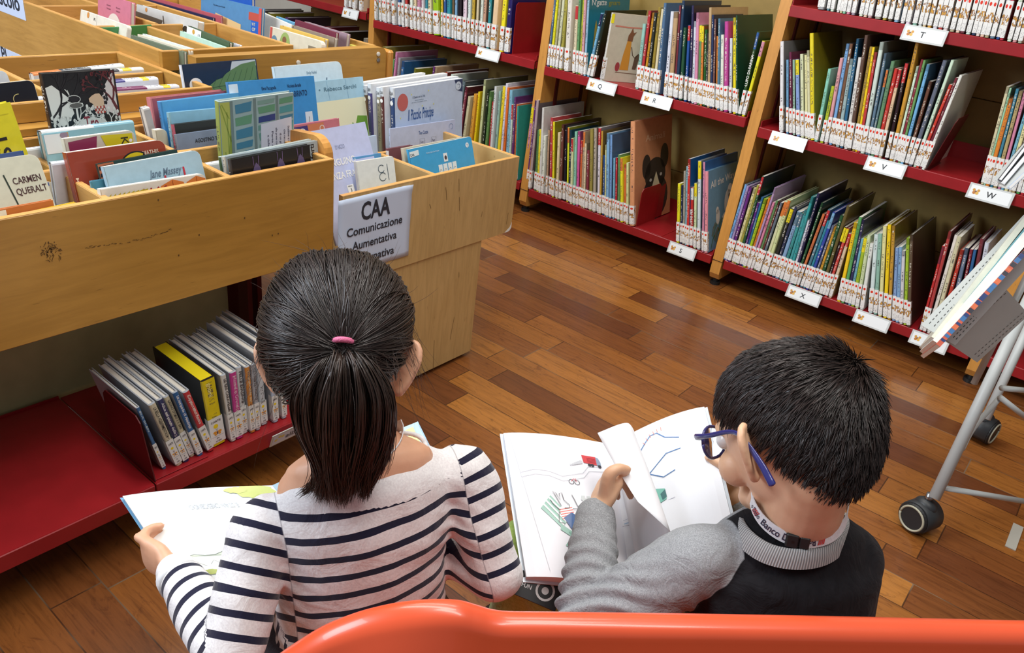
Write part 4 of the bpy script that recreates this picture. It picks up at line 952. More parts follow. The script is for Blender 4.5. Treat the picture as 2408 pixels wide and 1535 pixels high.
def kit(mb, M, W, H):
    patch(mb, [(.006, -H + .01), (.006, -.008), (W * .45, -.003), (W * .2, -H + .02)], lin((134, 44, 84)), M)
    patch(mb, [(W * .5, -.003), (W - .006, -.006), (W - .006, -H + .01), (W * .9, -H + .01)], lin((206, 196, 30)), M)
    T(mb, 'Kit', W * .78, -.012, .03, .022, lin((60, 60, 30)), M, rot=-1.57); disc(mb, W * .92, -.02, .0035, WHT, M, .0006)
cardbook((150, 326), (315, 305), (206, 204, 190), 'board book with plum, cream and yellow triangles', x=-1.43, lean=8, H=0.16, th=0.010, art=kit, grp=GA, zmin=zA)
def mathis(mb, M, W, H):
    T(mb, 'MATHIS', W * .74, -.026, .034, .0125, lin((240, 220, 200)), M)
    for cx, cy in ((.40, -.085), (.66, -.06)):
        ring(mb, W * cx, cy, .03, .022, INK, M, .0005, 24, 60, 300, ry=.034); ring(mb, W * cx, cy, .03, .016, lin((226, 200, 30)), M, .0007, 24, 64, 296, ry=.034)
    T(mb, 'MATHIS', .006, -.05, .05, .008, lin((240, 220, 200)), M, rot=-1.57)
cardbook((155, 359), (386, 327), (158, 64, 42), 'red brown board book with MATHIS and big yellow letters', x=-1.375, lean=12, H=0.19, th=0.012, r=0.014, art=mathis, grp=GA, zmin=zA)
def dgs(mb, M, W, H):
    for k in range(7): patch(mb, [(.002, -.006 - k * .013), (.03, -.004 - k * .013), (.03, -.010 - k * .013), (.002, -.013 - k * .013)], INK, M, .0006)
    patch(mb, [(0, -H), (.032, -H), (.032, -.001), (0, -.001)], lin((188, 108, 70)), M, .0003)
bbook((227, 386), (416, 351), (34, 62, 56), 'dark green book with an orange and black striped spine', x=-1.345, lean=12, H=0.17, th=0.008, art=dgs, grp=GA, zmin=zA)
def bern(mb, M, W, H): T(mb, 'Bern', .04, -.03, .03, .014, INK, M)
bbook((213, 427), (300, 413), (76, 142, 164), 'small teal book lettered Bern, low in the bin', x=-1.325, lean=8, H=0.14, th=0.008, art=bern, grp=GA, zmin=zA)
def jane(mb, M, W, H):
    T(mb, 'Jane Massey', W * .41, -.038, .068, .021, lin((96, 116, 136)), M, shear=.25); R_ = lin((196, 48, 66))
    for x, y in ((.22, -.085), (.43, -.075), (.57, -.062), (.78, -.052)): ribbon(mb, [(W * x, y), (W * x, y + .024)], .004, R_, M)
    ribbon(mb, [(W * .22, -.062), (W * .27, -.06)], .004, R_, M)
cardbook((243, 392), (469, 351), (172, 204, 220), 'pale blue board book with the pencilled name Jane Massey', x=-1.315, lean=14, H=0.16, th=0.008, r=0.014, art=jane, grp=GA, zmin=zA)
def leaves(mb, M, W, H):
    r2 = random.Random(9)
    for k in range(9): patch(mb, [(W * .03 + k * .009, -.022 + k * .001), (W * .03 + k * .009 + .012, -.012), (W * .03 + k * .009 + .006, -.03)], lin((190, 176, 50)), M, .0004 + .00002 * k)
    for k in range(7):
        x = W * .42 + k * .008; ribbon(mb, [(W * .44, -.035), (x - .01, -.012 - (k % 2) * .006)], .0035, lin((170, 56, 56)), M, z=.0005 + .00002 * k)
    for cx, w_ in ((.66, .032), (.9, .028)):
        patch(mb, [(W * cx - w_, -.03), (W * cx - w_ * .8, -.012), (W * cx, -.002), (W * cx + w_ * .7, -.010), (W * cx + w_, -.03), (W * cx, -.04)], lin((216, 128, 60)), M)
        ribbon(mb, [(W * cx, -.004), (W * cx, -.035)], .001, lin((150, 70, 40)), M, z=.0007)
cardbook((236, 445), (483, 407), (226, 224, 216), 'white board book with autumn leaves, nearest the front board', x=-1.285, lean=8, H=0.13, th=0.010, r=0.012, art=leaves, grp=GA, zmin=zA)
# bin 3 -----------------------------------------------------------
spineup((337, 256), (352, 252), (196, 190, 186), 'grey white book end at the left of the blue row', x=-1.60, D=0.14, th=0.02, grp=GA, zmin=zA)
bbook((353, 232), (531, 213), (206, 128, 134), 'rose pink book behind the blue book titled violette', x=-1.62, lean=4, H=0.23, th=0.02, board=(176, 96, 106), grp=GA, zmin=zA)
def viol(mb, M, W, H): T(mb, 'violette vai', W * .42, -.055, .1, .026, lin((20, 50, 100)), M, shear=.15)
bbook((376, 240), (560, 218), (66, 140, 196), 'blue book lettered violette in handwriting', x=-1.585, lean=7, H=0.22, th=0.016, board=(86, 164, 218), art=viol, grp=GA, zmin=zA)
bbook((396, 265), (560, 250), (150, 196, 210), 'pale blue plastic covered book in front of violette', x=-1.555, lean=8, H=0.2, th=0.012, board=(140, 192, 220), grp=GA, zmin=zA)
bbook((406, 293), (560, 275), (214, 110, 130), 'black book with a pink spine behind the banda book', x=-1.525, lean=8, H=0.18, th=0.011, board=(46, 46, 42), grp=GA, zmin=zA)
def banda(mb, M, W, H):
    T(mb, 'AGOSTINO TERR', W * .28, -.024, .075, .0125, INK, M); T(mb, 'LA BANDA', W * .06, -.064, .13, .036, INK, M)
bbook((412, 317), (560, 297), (150, 160, 176), 'grey blue book lettered La Banda', x=-1.495, lean=8, H=0.16, th=0.008, board=(128, 142, 166), art=banda, grp=GA, zmin=zA)
cardbook((366, 306), (392, 302), (224, 214, 188), 'small cream board book tucked beside violette', x=-1.57, lean=4, H=0.14, th=0.014, grp=GA, zmin=zA)
def glass(mb, M, W, H):
    q_ = W / .218; M = M @ Matrix.Diagonal((q_, q_, 1, 1)); W /= q_; H /= q_
    GR = lin((110, 132, 134)); YG = lin((176, 186, 96)); r2 = random.Random(2)
    patch(mb, [(.0, -H), (W, -H), (W, -.001), (0, -.001)], lin((150, 176, 180)), M, .0002)
    patch(mb, [(.003, -H), (.03, -H), (.03, -.003), (.003, -.003)], YG, M, .0004)
    for k in range(9): ribbon(mb, [(.003 + r2.random() * .02, -H * r2.random()), (.02 + r2.random() * .02, -H * r2.random())], .003, lin((140, 160, 70)), M, z=.0005)
    for x0, x1 in ((.042, .092), (.108, .16), (.172, .215)):
        y = -.008
        while y > -H + .02:
            h = r2.uniform(.010, .026); c_ = r2.choice([(96, 146, 140), (78, 150, 160), (96, 150, 120), (64, 128, 160), (120, 156, 150), (36, 62, 130)])
            patch(mb, [(x0 + r2.uniform(0, .003), y - h * .2), (x1, y), (x1 - r2.uniform(0, .004), y - h), (x0 + r2.uniform(0, .004), y - h * 1.1)], lin(c_), M, .0005); y -= h * 1.35
    for x in (.034, .1, .166): patch(mb, [(x - .004, -H), (x + .004, -H), (x + .004, -.002), (x - .004, -.002)], GR, M, .0007)
    patch(mb, [(.112, -.235), (.21, -.235), (.21, -.062), (.116, -.07)], lin((206, 212, 232)), M, .0009)
    for k in range(6): T(mb, ('Stelline e una raccolta di', 'che racconta la Primavera', 'di un gruppetto di bambini', 'alle prese con le piccole cose', 'Parte dal silenzio', 'e dalle sue emozioni')[k], .197 - k * .0125, -.085 - (k % 3) * .008, .1, .008, lin((60, 60, 90)), M, rot=-1.57, z=.0011)
bbook((513, 240), (690, 217), (160, 172, 90), 'tall book with green and blue painted window panes', x=-1.405, lean=-2, H=0.26, th=0.016, board=(150, 176, 180), art=glass, grp=GA, zmin=zA)
bbook((517, 370), (732, 327), (70, 100, 70), 'thin green spined book behind the black one', x=-1.335, lean=6, H=0.12, th=0.008, board=(196, 206, 204), grp=GA, zmin=zA)
def forti(mb, M, W, H): T(mb, 'forti', W - .014, -.04, .034, .018, INK, M, rot=1.57)
bbook((527, 369), (748, 330), (210, 206, 190), 'grey book lettered forti upright at its corner', x=-1.315, lean=6, H=0.12, th=0.009, board=(166, 180, 186), art=forti, grp=GA, zmin=zA)
def purp(mb, M, W, H):
    for cx in (.3, .6, .86):
        patch(mb, [(W * cx - .018, -.06), (W * cx - .006, -.025), (W * cx, -.016), (W * cx + .008, -.025), (W * cx + .02, -.06)], lin((100, 88, 130)), M)
        for s in (-1, 1): ribbon(mb, [(W * cx + s * .006, -.022), (W * cx + s * .007, -.002)], .0011, lin((130, 110, 160)), M)
bbook((540, 376), (728, 340), (60, 60, 62), 'black book with three violet dresses, by the front board corner', x=-1.285, lean=5, H=0.12, th=0.01, board=(20, 20, 24), art=purp, grp=GA, zmin=zA)
spineup((487, 386), (520, 380), (220, 224, 222), 'white low book edge left of the green spined book', x=-1.37, D=0.08, th=0.014, grp=GA, zmin=zA)
# rear tier --------------------------------------------------------
def moon(mb, M, W, H): ring(mb, W * .62, -.04, .012, .0016, lin((200, 190, 130)), M, .0005, 14, 80, 200)
cardbook((-45, 200), (78, 187), (24, 28, 40), 'black board book with a thin crescent moon', x=-1.745, lean=12, H=0.16, th=0.012, r=0.012, art=moon, grp=GB, zmin=zB_)
cardbook((-40, 172), (14, 164), (214, 220, 228), 'white board book at the left edge of the rear tier', x=-1.80, lean=12, H=0.18, th=0.012, grp=GB, zmin=zB_)
spineup((86, 232), (104, 229), (214, 220, 230), 'white spine end right of the moon book', x=-1.745, D=0.1, th=0.018, grp=GB, zmin=zB_)
spineup((78, 174), (292, 152), (228, 230, 232), 'book set spine up behind Tre, white label to the right', x=-1.95, lean=0, D=0.12, th=0.024, bands=((0.0, 0.3, (214, 130, 70)), (0.3, 0.62, (70, 74, 80))), grp=GB, zmin=zB_)
spineup((120, 176), (338, 160), (232, 232, 228), 'low white and yellow spine below the cross board, rear tier', x=-1.918, lean=0, D=0.1, th=0.02, bands=((0, .72, (60, 62, 70)), (.76, .86, (240, 216, 60))), grp=GB, zmin=zB_)
spineup((180, 198), (372, 183), (226, 228, 236), 'indigo spined book with a yellow cup label in the rear tier', x=-1.80, lean=0, D=0.13, th=0.024, bands=((0, .58, (70, 66, 130)), (.8, .88, (240, 216, 60))), grp=GB, zmin=zB_)
spineup((200, 214), (422, 201), (226, 228, 236), 'plum spined book with a white label behind the rear tier rim', x=-1.745, lean=0, D=0.13, th=0.022, bands=((0, .22, (226, 216, 120)), (.26, .64, (120, 50, 92)), (.82, .9, (240, 216, 60))), grp=GB, zmin=zB_)
# CAA box ----------------------------------------------------------
def leaf(mb, M, W, H):
    GRN = lin((96, 132, 88)); DG_ = lin((50, 84, 58))
    patch(mb, [(W * .62, -.03), (W * .66, -.002), (W - .004, -.002), (W - .004, -.02)], lin((196, 206, 214)), M)
    tip = (W * .27, -.074); up = [(W * .42, -.052), (W * .5, -.048), (W * .56, -.036), (W * .64, -.026), (W * .78, -.012), (W * .98, -.006)]; dn = [(W * .98, -.12), (W * .8, -.105), (W * .66, -.112), (W * .55, -.1), (W * .46, -.098), (W * .38, -.086)]
    patch(mb, [tip] + up + dn, GRN, M, .0005)
    ribbon(mb, [tip, (W * .6, -.07), (W * .98, -.062)], .0014, DG_, M, z=.0007)
    for k in range(8):
        x = W * (.36 + .08 * k); ribbon(mb, [(x, -.073), (x + .012, -.055 + -.0 * k), (x + .026, -.04 + .003 * k)], .0009, DG_, M, z=.0008); ribbon(mb, [(x, -.073), (x + .014, -.088), (x + .03, -.098)], .0009, DG_, M, z=.0008)
    disc(mb, .04, -.062, .022, lin((224, 232, 240)), M, .0006); ring(mb, .042, -.064, .013, .002, lin((60, 70, 90)), M, .0008, 18, -60, 200); ring(mb, .04, -.07, .008, .002, lin((60, 70, 90)), M, .0009, 14, 0, 180)
bbook((424, 153), (602, 138), (226, 230, 236), 'dark blue picture book with a green leaf and round badge', x=-1.765, lean=8, H=0.27, th=0.010, board=(30, 48, 74), art=leaf, grp=GC, zmin=zC_)
def sola(mb, M, W, H): T(mb, 'Emily Nohal', W * .45, -.032, .04, .012, lin((120, 150, 170)), M); T(mb, 'sola', W * .6, -.078, .05, .042, lin((40, 80, 110)), M, shear=.2)
cardbook((644, 157), (802, 143), (214, 234, 244), 'very pale blue book lettered sola', x=-1.72, lean=12, H=0.28, th=0.009, r=0.016, art=sola, grp=GC, zmin=zC_)
def mont(mb, M, W, H):
    patch(mb, [(0, -.255), (W, -.255), (W, -.066), (0, -.066)], lin((232, 232, 200)), M); T(mb, 'Montagnini  •  Rebecca Serchi', .01, -.034, W * .86, .018, lin((90, 130, 150)), M)
    for x in (.3, .5, .75): ribbon(mb, [(W * x, -.001), (W * x + .006, -.065)], .0006, lin((90, 150, 190)), M)
    patch(mb, [(W * .62, -.2), (W * .68, -.168), (W * .72, -.18), (W * .78, -.145), (W * .82, -.155), (W * .86, -.125), (W * .99, -.13), (W * .99, -.25), (W * .6, -.25)], lin((110, 160, 60)), M, .0006)
bbook((672, 199), (853, 180), (206, 226, 236), 'pale blue and cream book by Montagnini and Rebecca Serchi', x=-1.665, lean=12, H=0.26, th=0.009, board=(168, 210, 232), art=mont, grp=GC, zmin=zC_)
def labi(mb, M, W, H):
    N_ = lin((20, 50, 90)); T(mb, 'Elena Paccagnella', W * .36, -.029, .05, .0135, N_, M); T(mb, 'Nicoletta Bertelle', W * .66, -.028, .05, .0135, N_, M)
    T(mb, 'NEL PALAZZO', W * .22, -.058, .08, .024, N_, M); T(mb, 'DEL LABIRINTO', W * .6, -.056, .088, .024, N_, M)
    patch(mb, [(.0, -.03), (.03, -.03), (.03, -.006), (0, -.006)], lin((206, 226, 240)), M); patch(mb, [(W * .84, -.16), (W * .93, -.16), (W * .93, -.105), (W * .84, -.105)], lin((214, 228, 240)), M); ribbon(mb, [(W * .885, -.15), (W * .885, -.12)], .0014, INK, M, z=.0007)
bbook((535, 194), (738, 178), (60, 124, 176), 'bright blue book lettered Labirinto, tallest of the blue ones', x=-1.60, lean=10, H=0.25, th=0.012, board=(60, 146, 212), art=labi, grp=GC, zmin=zC_)
def purpk(mb, M, W, H):
    patch(mb, [(.0, -.08), (W * .6, -.08), (W * .6, -.006), (0, -.006)], lin((70, 56, 120)), M); patch(mb, [(W * .55, -.08), (W * .75, -.08), (W * .75, -.004), (W * .5, -.004)], lin((214, 130, 90)), M, .0005)
    ring(mb, W * .42, -.026, .012, .003, WHT, M, .0006); ring(mb, W * .72, -.02, .008, .002, WHT, M, .0006)
bbook((640, 303), (797, 278), (206, 120, 136), 'pink and violet book low behind the lavender one', x=-1.50, lean=8, H=0.16, th=0.01, board=(208, 124, 134), art=purpk, grp=GC, zmin=zC_)
def ping(mb, M, W, H):
    T(mb, "D'ARZO", W * .40, -.062, .034, .016, lin((150, 160, 190)), M); T(mb, 'PINGUINO', W * .2, -.108, .105, .028, WHT, M); T(mb, 'SENZA FRAC', W * .16, -.146, .115, .028, WHT, M)
    for k in range(3):
        x = W * (.42 + .2 * k); patch(mb, [(x, -.2), (x + .024, -.2), (x + .024, -.168), (x, -.168)], WHT, M); ribbon(mb, [(x + .009, -.194), (x + .013, -.186), (x + .012, -.178)], .002, INK, M, z=.0007); T(mb, ('PING', 'SENZA', 'FRAC')[k], x + .004, -.174, .014, .005, INK, M, z=.0007)
    T(mb, 'ed. la Biblioteca di', W * .38, -.24, .06, .009, lin((160, 160, 180)), M)
bbook((716, 311), (858, 286), (188, 194, 222), 'lavender book lettered Pinguino senza frac, leaning in the CAA box', x=-1.40, lean=24, H=0.255, th=0.006, board=(190, 198, 232), art=ping, grp=GC, zmin=zC_)
bbook((800, 332), (885, 318), (196, 214, 236), 'pale blue card book just right of the lavender one', x=-1.43, lean=10, H=0.18, th=0.008, grp=GC, zmin=zC_)
bbook((830, 370), (896, 360), (96, 164, 214), 'small blue edge behind the white book with a curly line', x=-1.37, lean=10, H=0.15, th=0.006, grp=GC, zmin=zC_)
def bee(mb, M, W, H):
    ring(mb, W * .62, -.032, .012, .0018, lin((40, 70, 90)), M, .0005, 14, 40, 330, ry=.011); ring(mb, W * .64, -.056, .013, .0018, lin((40, 70, 90)), M, .0005, 14, 30, 330, ry=.012); ribbon(mb, [(W * .78, -.02), (W * .8, -.068)], .0018, lin((40, 70, 90)), M)
    patch(mb, [(W * .5, -.1), (W * .9, -.1), (W * .9, -.084), (W * .5, -.084)], lin((110, 170, 80)), M); patch(mb, [(W * .64, -.1), (W * .74, -.1), (W * .74, -.084), (W * .64, -.084)], WHT, M, .0006)
cardbook((838, 380), (926, 366), (232, 240, 240), 'white book with a curly outline and a green band', x=-1.335, lean=14, H=0.18, th=0.008, r=0.008, art=bee, grp=GC, zmin=zC_)
# the matching row of classics
stack = [((843, 196), (1000, 171), (170, 122, 104), -1.668), ((861, 202), (1030, 177), (116, 92, 66), -1.648), ((872, 198), (1052, 172), (74, 70, 124), -1.628), ((893, 207), (1070, 180), (150, 142, 118), -1.604), ((900, 205), (1078, 179), (96, 50, 50), -1.590)]
nm = ['dusty pink', 'brown', 'violet', 'khaki', 'dark red']
for k, (tl, tr, c, x) in enumerate(stack):
    hh = 0.25
    o, W, H = bbook(tl, tr, c, '%s spined classic standing behind Il Piccolo Principe' % nm[k], x=x, lean=4, H=hh, th=0.016 if k != 4 else 0.012, board=(226, 230, 236), bands=[(hh - 0.0245 - .0 , hh, lin((222, 228, 232)))], grp='classics in matching covers', zmin=zC_, hard=0.0006)
    mb = MB(); Mx = frame((0, -0.0006, H), (1, 0, 0), (0, 0, 1)); T(mb, 'CAA', -.006, -.018, .012, .011, INK, Mx); disc(mb, 0.0, -.036, .0052, WHT, Mx, .0002); mb.build('spine_print', 'printed_ink', o)
def picc(mb, M, W, H):
    disc(mb, .042, -.052, .026, lin((196, 104, 102)), M, ry=.030)
    patch(mb, [(W - .045, -.002), (W - .001, -.002), (W - .001, -.048), (W - .028, -.04), (W - .036, -.02)], lin((44, 62, 100)), M)
    disc(mb, W - .024, -.024, .0155, lin((206, 222, 240)), M, .0006); ring(mb, W - .024, -.025, .007, .0016, lin((60, 80, 120)), M, .0008, 14, -90, 140)
    T(mb, 'I Classici con la CAA', .09, -.044, .062, .011, lin((80, 100, 130)), M); T(mb, 'edizione semplificata', .1, -.053, .045, .005, lin((120, 140, 160)), M); T(mb, 'dal testo di una grande storia', .085, -.06, .075, .005, lin((120, 140, 160)), M)
    T(mb, 'Il Piccolo', .066, -.118, .064, .054, lin((38, 84, 150)), M, shear=.08); T(mb, 'Principe', .137, -.118, .056, .054, lin((38, 84, 150)), M, shear=.08)
    for x, y in ((.085, -.03), (.17, -.025), (.195, -.075), (.03, -.105), (.137, -.075)): disc(mb, x, y, .003, lin((220, 220, 130)), M, n=5)
PICC, W, H = bbook((925, 208), (1088, 184), (44, 70, 116), 'light blue book lettered Il Piccolo Principe', x=-1.572, lean=4, H=0.25, th=0.016, board=(196, 214, 240), bands=[(0.2255, 0.25, lin((222, 228, 232)))], art=picc, grp='classics in matching covers', zmin=zC_, hard=0.0006)
mb = MB(); Mx = frame((0, -0.0006, H), (1, 0, 0), (0, 0, 1)); T(mb, 'CAA', -.007, -.018, .013, .012, INK, Mx); disc(mb, 0, -.04, .006, WHT, Mx, .0002); mb.build('spine_print', 'printed_ink', PICC)
def teo(mb, M, W, H):
    T(mb, 'Teo Cozza', W * .42, -.034, .046, .017, lin((50, 90, 150)), M); ring(mb, W - .022, -.022, .010, .0014, lin((110, 140, 180)), M, .0005, 16, -80, 200)
    for x, s in ((.46, 'La'), (.64, 'Rugo')): 
        ribbon(mb, [(W * x - .008, -.09), (W * x - .008, -.05), (W * x + .016, -.05), (W * x + .016, -.09)], .0007, INK, M); T(mb, s, W * x - .003, -.064, .013, .01, lin((90, 90, 120)), M)
bbook((917, 303), (1070, 281), (196, 206, 236), 'lavender blue book lettered Teo Cozza in front of Il Piccolo Principe', x=-1.535, lean=6, H=0.17, th=0.006, board=(196, 208, 240), art=teo, grp=GC, zmin=zC_)
bbook((912, 350), (970, 341), (126, 76, 84), 'maroon book corner with a white label, low in the CAA box', x=-1.44, lean=8, H=0.14, th=0.01, bands=[(0.10, 0.135, lin((222, 226, 230)))], grp=GC, zmin=zC_)
bbook((948, 349), (1090, 322), (216, 208, 184), 'cream book just behind the glossy blue one', x=-1.405, lean=14, H=0.16, th=0.012, grp=GC, zmin=zC_)
def bluef(mb, M, W, H):
    disc(mb, W - .028, -.026, .0085, lin((224, 234, 244)), M); ring(mb, W - .028, -.027, .004, .0012, lin((60, 90, 130)), M, .0006, 12, -90, 140)
    patch(mb, [(.0, -.028), (.042, -.024), (.042, -.008), (0, -.01)], lin((220, 232, 236)), M); T(mb, 'CAA', .003, -.024, .018, .011, INK, M, z=.0007)
    T(mb, 'Michela Guidi e Sara Frassoni', .075, -.026, .06, .007, lin((190, 222, 240)), M)
    x0 = W * .5; patch(mb, [(x0, -.064), (x0 + .019, -.064), (x0 + .019, -.036), (x0, -.036)], lin((232, 236, 240)), M); disc(mb, x0 + .0095, -.051, .0055, lin((70, 60, 70)), M, .0007, .007)
    for k in range(4):
        x = W * .4 + k * .0225; patch(mb, [(x, -.098), (x + .019, -.098), (x + .019, -.07), (x, -.07)], lin((226, 236, 242)), M); ribbon(mb, [(x + .004, -.092), (x + .008, -.085), (x + .014, -.09)], .0011, INK, M, z=.0007)
cardbook((960, 351), (1108, 320), (64, 166, 220), 'glossy sky blue book with small symbol cards', x=-1.385, lean=18, H=0.16, th=0.006, r=0.008, art=bluef, grp=GC, zmin=zC_)
# Maiuscolo box and rear browser -------------------------------------
def sfc(mb, M, W, H): disc(mb, W * .17, -.01, .008, lin((206, 140, 70)), M, ry=.011); T(mb, 'PL', W * .3, -.022, .014, .013, lin((70, 70, 70)), M); ribbon(mb, [(W * .36, 0), (W * .37, -.05)], .001, lin((120, 120, 120)), M)
cardbook((191, 22), (300, 60), (228, 222, 204), 'cream board book lying along the Maiuscolo box wall', y=1.10, lean=14, H=0.11, th=0.012, r=0.01, art=sfc, grp=GE, zmin=zE_)
def solo(mb, M, W, H):
    disc(mb, W * .52, -.105, .05, lin((224, 212, 200)), M, ry=.05); T(mb, 'SOLO', W * .36, -.12, .06, .02, lin((170, 150, 140)), M, z=.0008)
    for x in (.3, .58): T(mb, 'Irene', W * x, -.035, .028, .008, lin((130, 70, 90)), M); T(mb, 'Natale', W * x, -.047, .028, .008, lin((130, 70, 90)), M)
bbook((229, -18), (308, 6), (206, 120, 140), 'pink book with a cream oval lettered Solo', y=1.19, lean=8, H=0.14, th=0.014, art=solo, grp=GE, zmin=zE_)
spineup((232, 66), (356, 58), (60, 130, 70), 'thin green edged book lying across the Maiuscolo box', x=-2.245, D=0.06, th=0.006, grp=GE, zmin=zE_)
def treeb(mb, M, W, H):
    patch(mb, [(.0, -.06), (W * .42, -.06), (W * .46, -.032), (0, -.026)], lin((92, 84, 74)), M); disc(mb, W * .18, -.011, .008, lin((206, 140, 70)), M)
    ribbon(mb, [(W * .5, -.07), (W * .48, -.04), (W * .46, -.015)], .005, lin((60, 50, 44)), M, z=.0006); disc(mb, W * .82, -.04, .018, lin((30, 32, 30)), M, ry=.012)
bbook((320, 9), (466, 50), (206, 206, 200), 'white book with a dark tree drawing in the Maiuscolo box', y=1.30, lean=10, H=0.12, th=0.02, board=(206, 208, 204), art=treeb, grp=GE, zmin=zE_)
for k, (tl, tr, c, lb, yy) in enumerate((((306, 82), (432, 122), (216, 220, 214), 'white book top edge, left of three in the near Maiuscolo bin', 1.075), ((322, 80), (446, 120), (232, 220, 196), 'cream book top edge, middle of three in the near Maiuscolo bin', 1.10), ((334, 79), (460, 118), (226, 234, 230), 'white book top edge, right of three in the near Maiuscolo bin', 1.125))):
    bbook(tl, tr, c, lb, y=yy, lean=4, H=0.10, th=0.010, board=(110, 124, 104) if k == 0 else c, grp=GE, zmin=zE_)
def gl(mb, M, W, H): patch(mb, [(0, -.03), (W * .35, -.03), (W * .35, -.001), (0, -.001)], WHT, M); disc(mb, W * .17, -.012, .008, lin((206, 150, 60)), M, .0006); T(mb, '12', W * .28, -.022, .012, .013, INK, M, z=.0006)
bbook((440, 60), (540, 100), (232, 232, 228), 'dark green book with a white label end in the near bin', y=1.235, lean=8, H=0.10, th=0.012, board=(70, 92, 62), art=gl, grp=GE, zmin=zE_)
bbook((422, 72), (530, 112), (190, 224, 206), 'mint book beside the dark green one in the near bin', y=1.21, lean=8, H=0.09, th=0.012, grp=GE, zmin=zE_)
bbook((545, 100), (562, 106), (226, 226, 232), 'white corner of a low book at the end of the near bin', y=1.26, lean=8, H=0.08, th=0.01, grp=GE, zmin=zE_)
bbook((330, -6), (500, 42), (226, 190, 206), 'pale pink book edge running beside the blue landscape book', y=1.425 + .02, lean=2, H=0.11, th=0.008, board=(40, 44, 80), grp=GD, zmin=zD_)
bbook((345, -10), (520, 38), (236, 236, 236), 'white book edge running beside the blue landscape book', y=1.455, lean=2, H=0.11, th=0.006, board=(190, 90, 100), grp=GD, zmin=zD_)
def its(mb, M, W, H):
    for k in range(12): disc(mb, W * (.08 + .075 * k), -.17 - (k % 3) * .006, .012, lin((60 + 6 * (k % 4), 106, 60)), M, .0004 + .00002 * k)
    patch(mb, [(W * .26, -.19), (W * .68, -.19), (W * .68, -.075), (W * .26, -.055)], lin((226, 190, 132)), M, .0006); T(mb, "IT'S THE", W * .31, -.118, .085, .03, lin((150, 76, 50)), M, z=.0008, rot=-.12)
    patch(mb, [(W * .84, -.2), (W * .975, -.2), (W * .975, -.03), (W * .84, -.03)], lin((30, 96, 190)), M, .0006); patch(mb, [(W * .8, -.05), (W * .96, -.05), (W * .96, -.022), (W * .8, -.022)], lin((190, 80, 66)), M, .0008)
    T(mb, 'W IT', W * .855, -.068, .02, .016, lin((236, 226, 180)), M, z=.001); T(mb, 'CIF', W * .86, -.086, .02, .016, lin((236, 226, 180)), M, z=.001)
    patch(mb, [(W * .955, -H), (W, -H), (W, -.001), (W * .955, -.001)], lin((206, 84, 78)), M, .001)
    T(mb, 'The three good friends', W * .22, -.03, .08, .008, lin((30, 60, 90)), M)
bbook((472, -14), (617, 20), (200, 84, 78), 'blue landscape book lettered It is the, with a red spine edge', y=1.48, lean=6, H=0.20, th=0.01, board=(84, 140, 186), art=its, grp=GD, zmin=zD_)
bbook((505, -30), (592, -14), (40, 96, 190), 'royal blue book with a red corner behind the landscape book', y=1.54, lean=4, H=0.2, th=0.012, grp=GD, zmin=zD_)
def brd(mb, M, W, H):
    patch(mb, [(0, -.08), (.014, -.08), (.014, -.0), (0, -.0)], lin((190, 76, 66)), M); disc(mb, W * .1, -.05, .018, lin((96, 130, 150)), M, .0005, .024); disc(mb, W * .31, -.05, .03, lin((150, 172, 96)), M, .0005, .045)
    disc(mb, W * .3, -.032, .012, lin((130, 90, 60)), M, .0007); patch(mb, [(W * .76, -.06), (W * .9, -.06), (W * .9, -.025), (W * .76, -.025)], lin((130, 118, 96)), M); patch(mb, [(W * .76, -.1), (W * .9, -.1), (W * .9, -.07), (W * .76, -.07)], lin((130, 118, 96)), M)
cardbook((636, 62), (758, 98), (216, 208, 184), 'cream board book with a green oval, right of the landscape book', y=1.462, lean=8, H=0.13, th=0.014, r=0.014, art=brd, grp=GD, zmin=zD_)
bbook((657, 59), (764, 92), (226, 186, 90), 'yellow edged book behind the cream oval one', y=1.50, lean=6, H=0.12, th=0.014, bands=[(0.1, 0.12, lin((206, 70, 60)))], grp=GD, zmin=zD_)
bbook((684, 58), (787, 90), (150, 134, 118), 'grey brown book with a white spine label end', y=1.535, lean=6, H=0.12, th=0.014, grp=GD, zmin=zD_)
bbook((693, 46), (790, 77), (118, 44, 64), 'maroon book with a mauve corner in the rear browser', y=1.575, lean=6, H=0.13, th=0.012, grp=GD, zmin=zD_)
bbook((715, 50), (816, 80), (226, 222, 206), 'tall white paged book nearest the bolted beam corner', y=1.615, lean=6, H=0.12, th=0.014, board=(166, 140, 150), grp=GD, zmin=zD_)
bbook((600, 22), (686, 60), (236, 234, 226), 'white paged book beside the two light blue ones', y=1.53, lean=4, H=0.1, th=0.01, grp=GD, zmin=zD_)
bbook((648, 38), (692, 54), (110, 176, 214), 'small light blue book in the rear browser', y=1.60, lean=4, H=0.12, th=0.012, grp=GD, zmin=zD_)
spineup((822, 104), (842, 110), (226, 220, 110), 'pale yellow book corner low behind the beam', y=1.64, D=0.05, th=0.012, grp=GD, zmin=zD_)
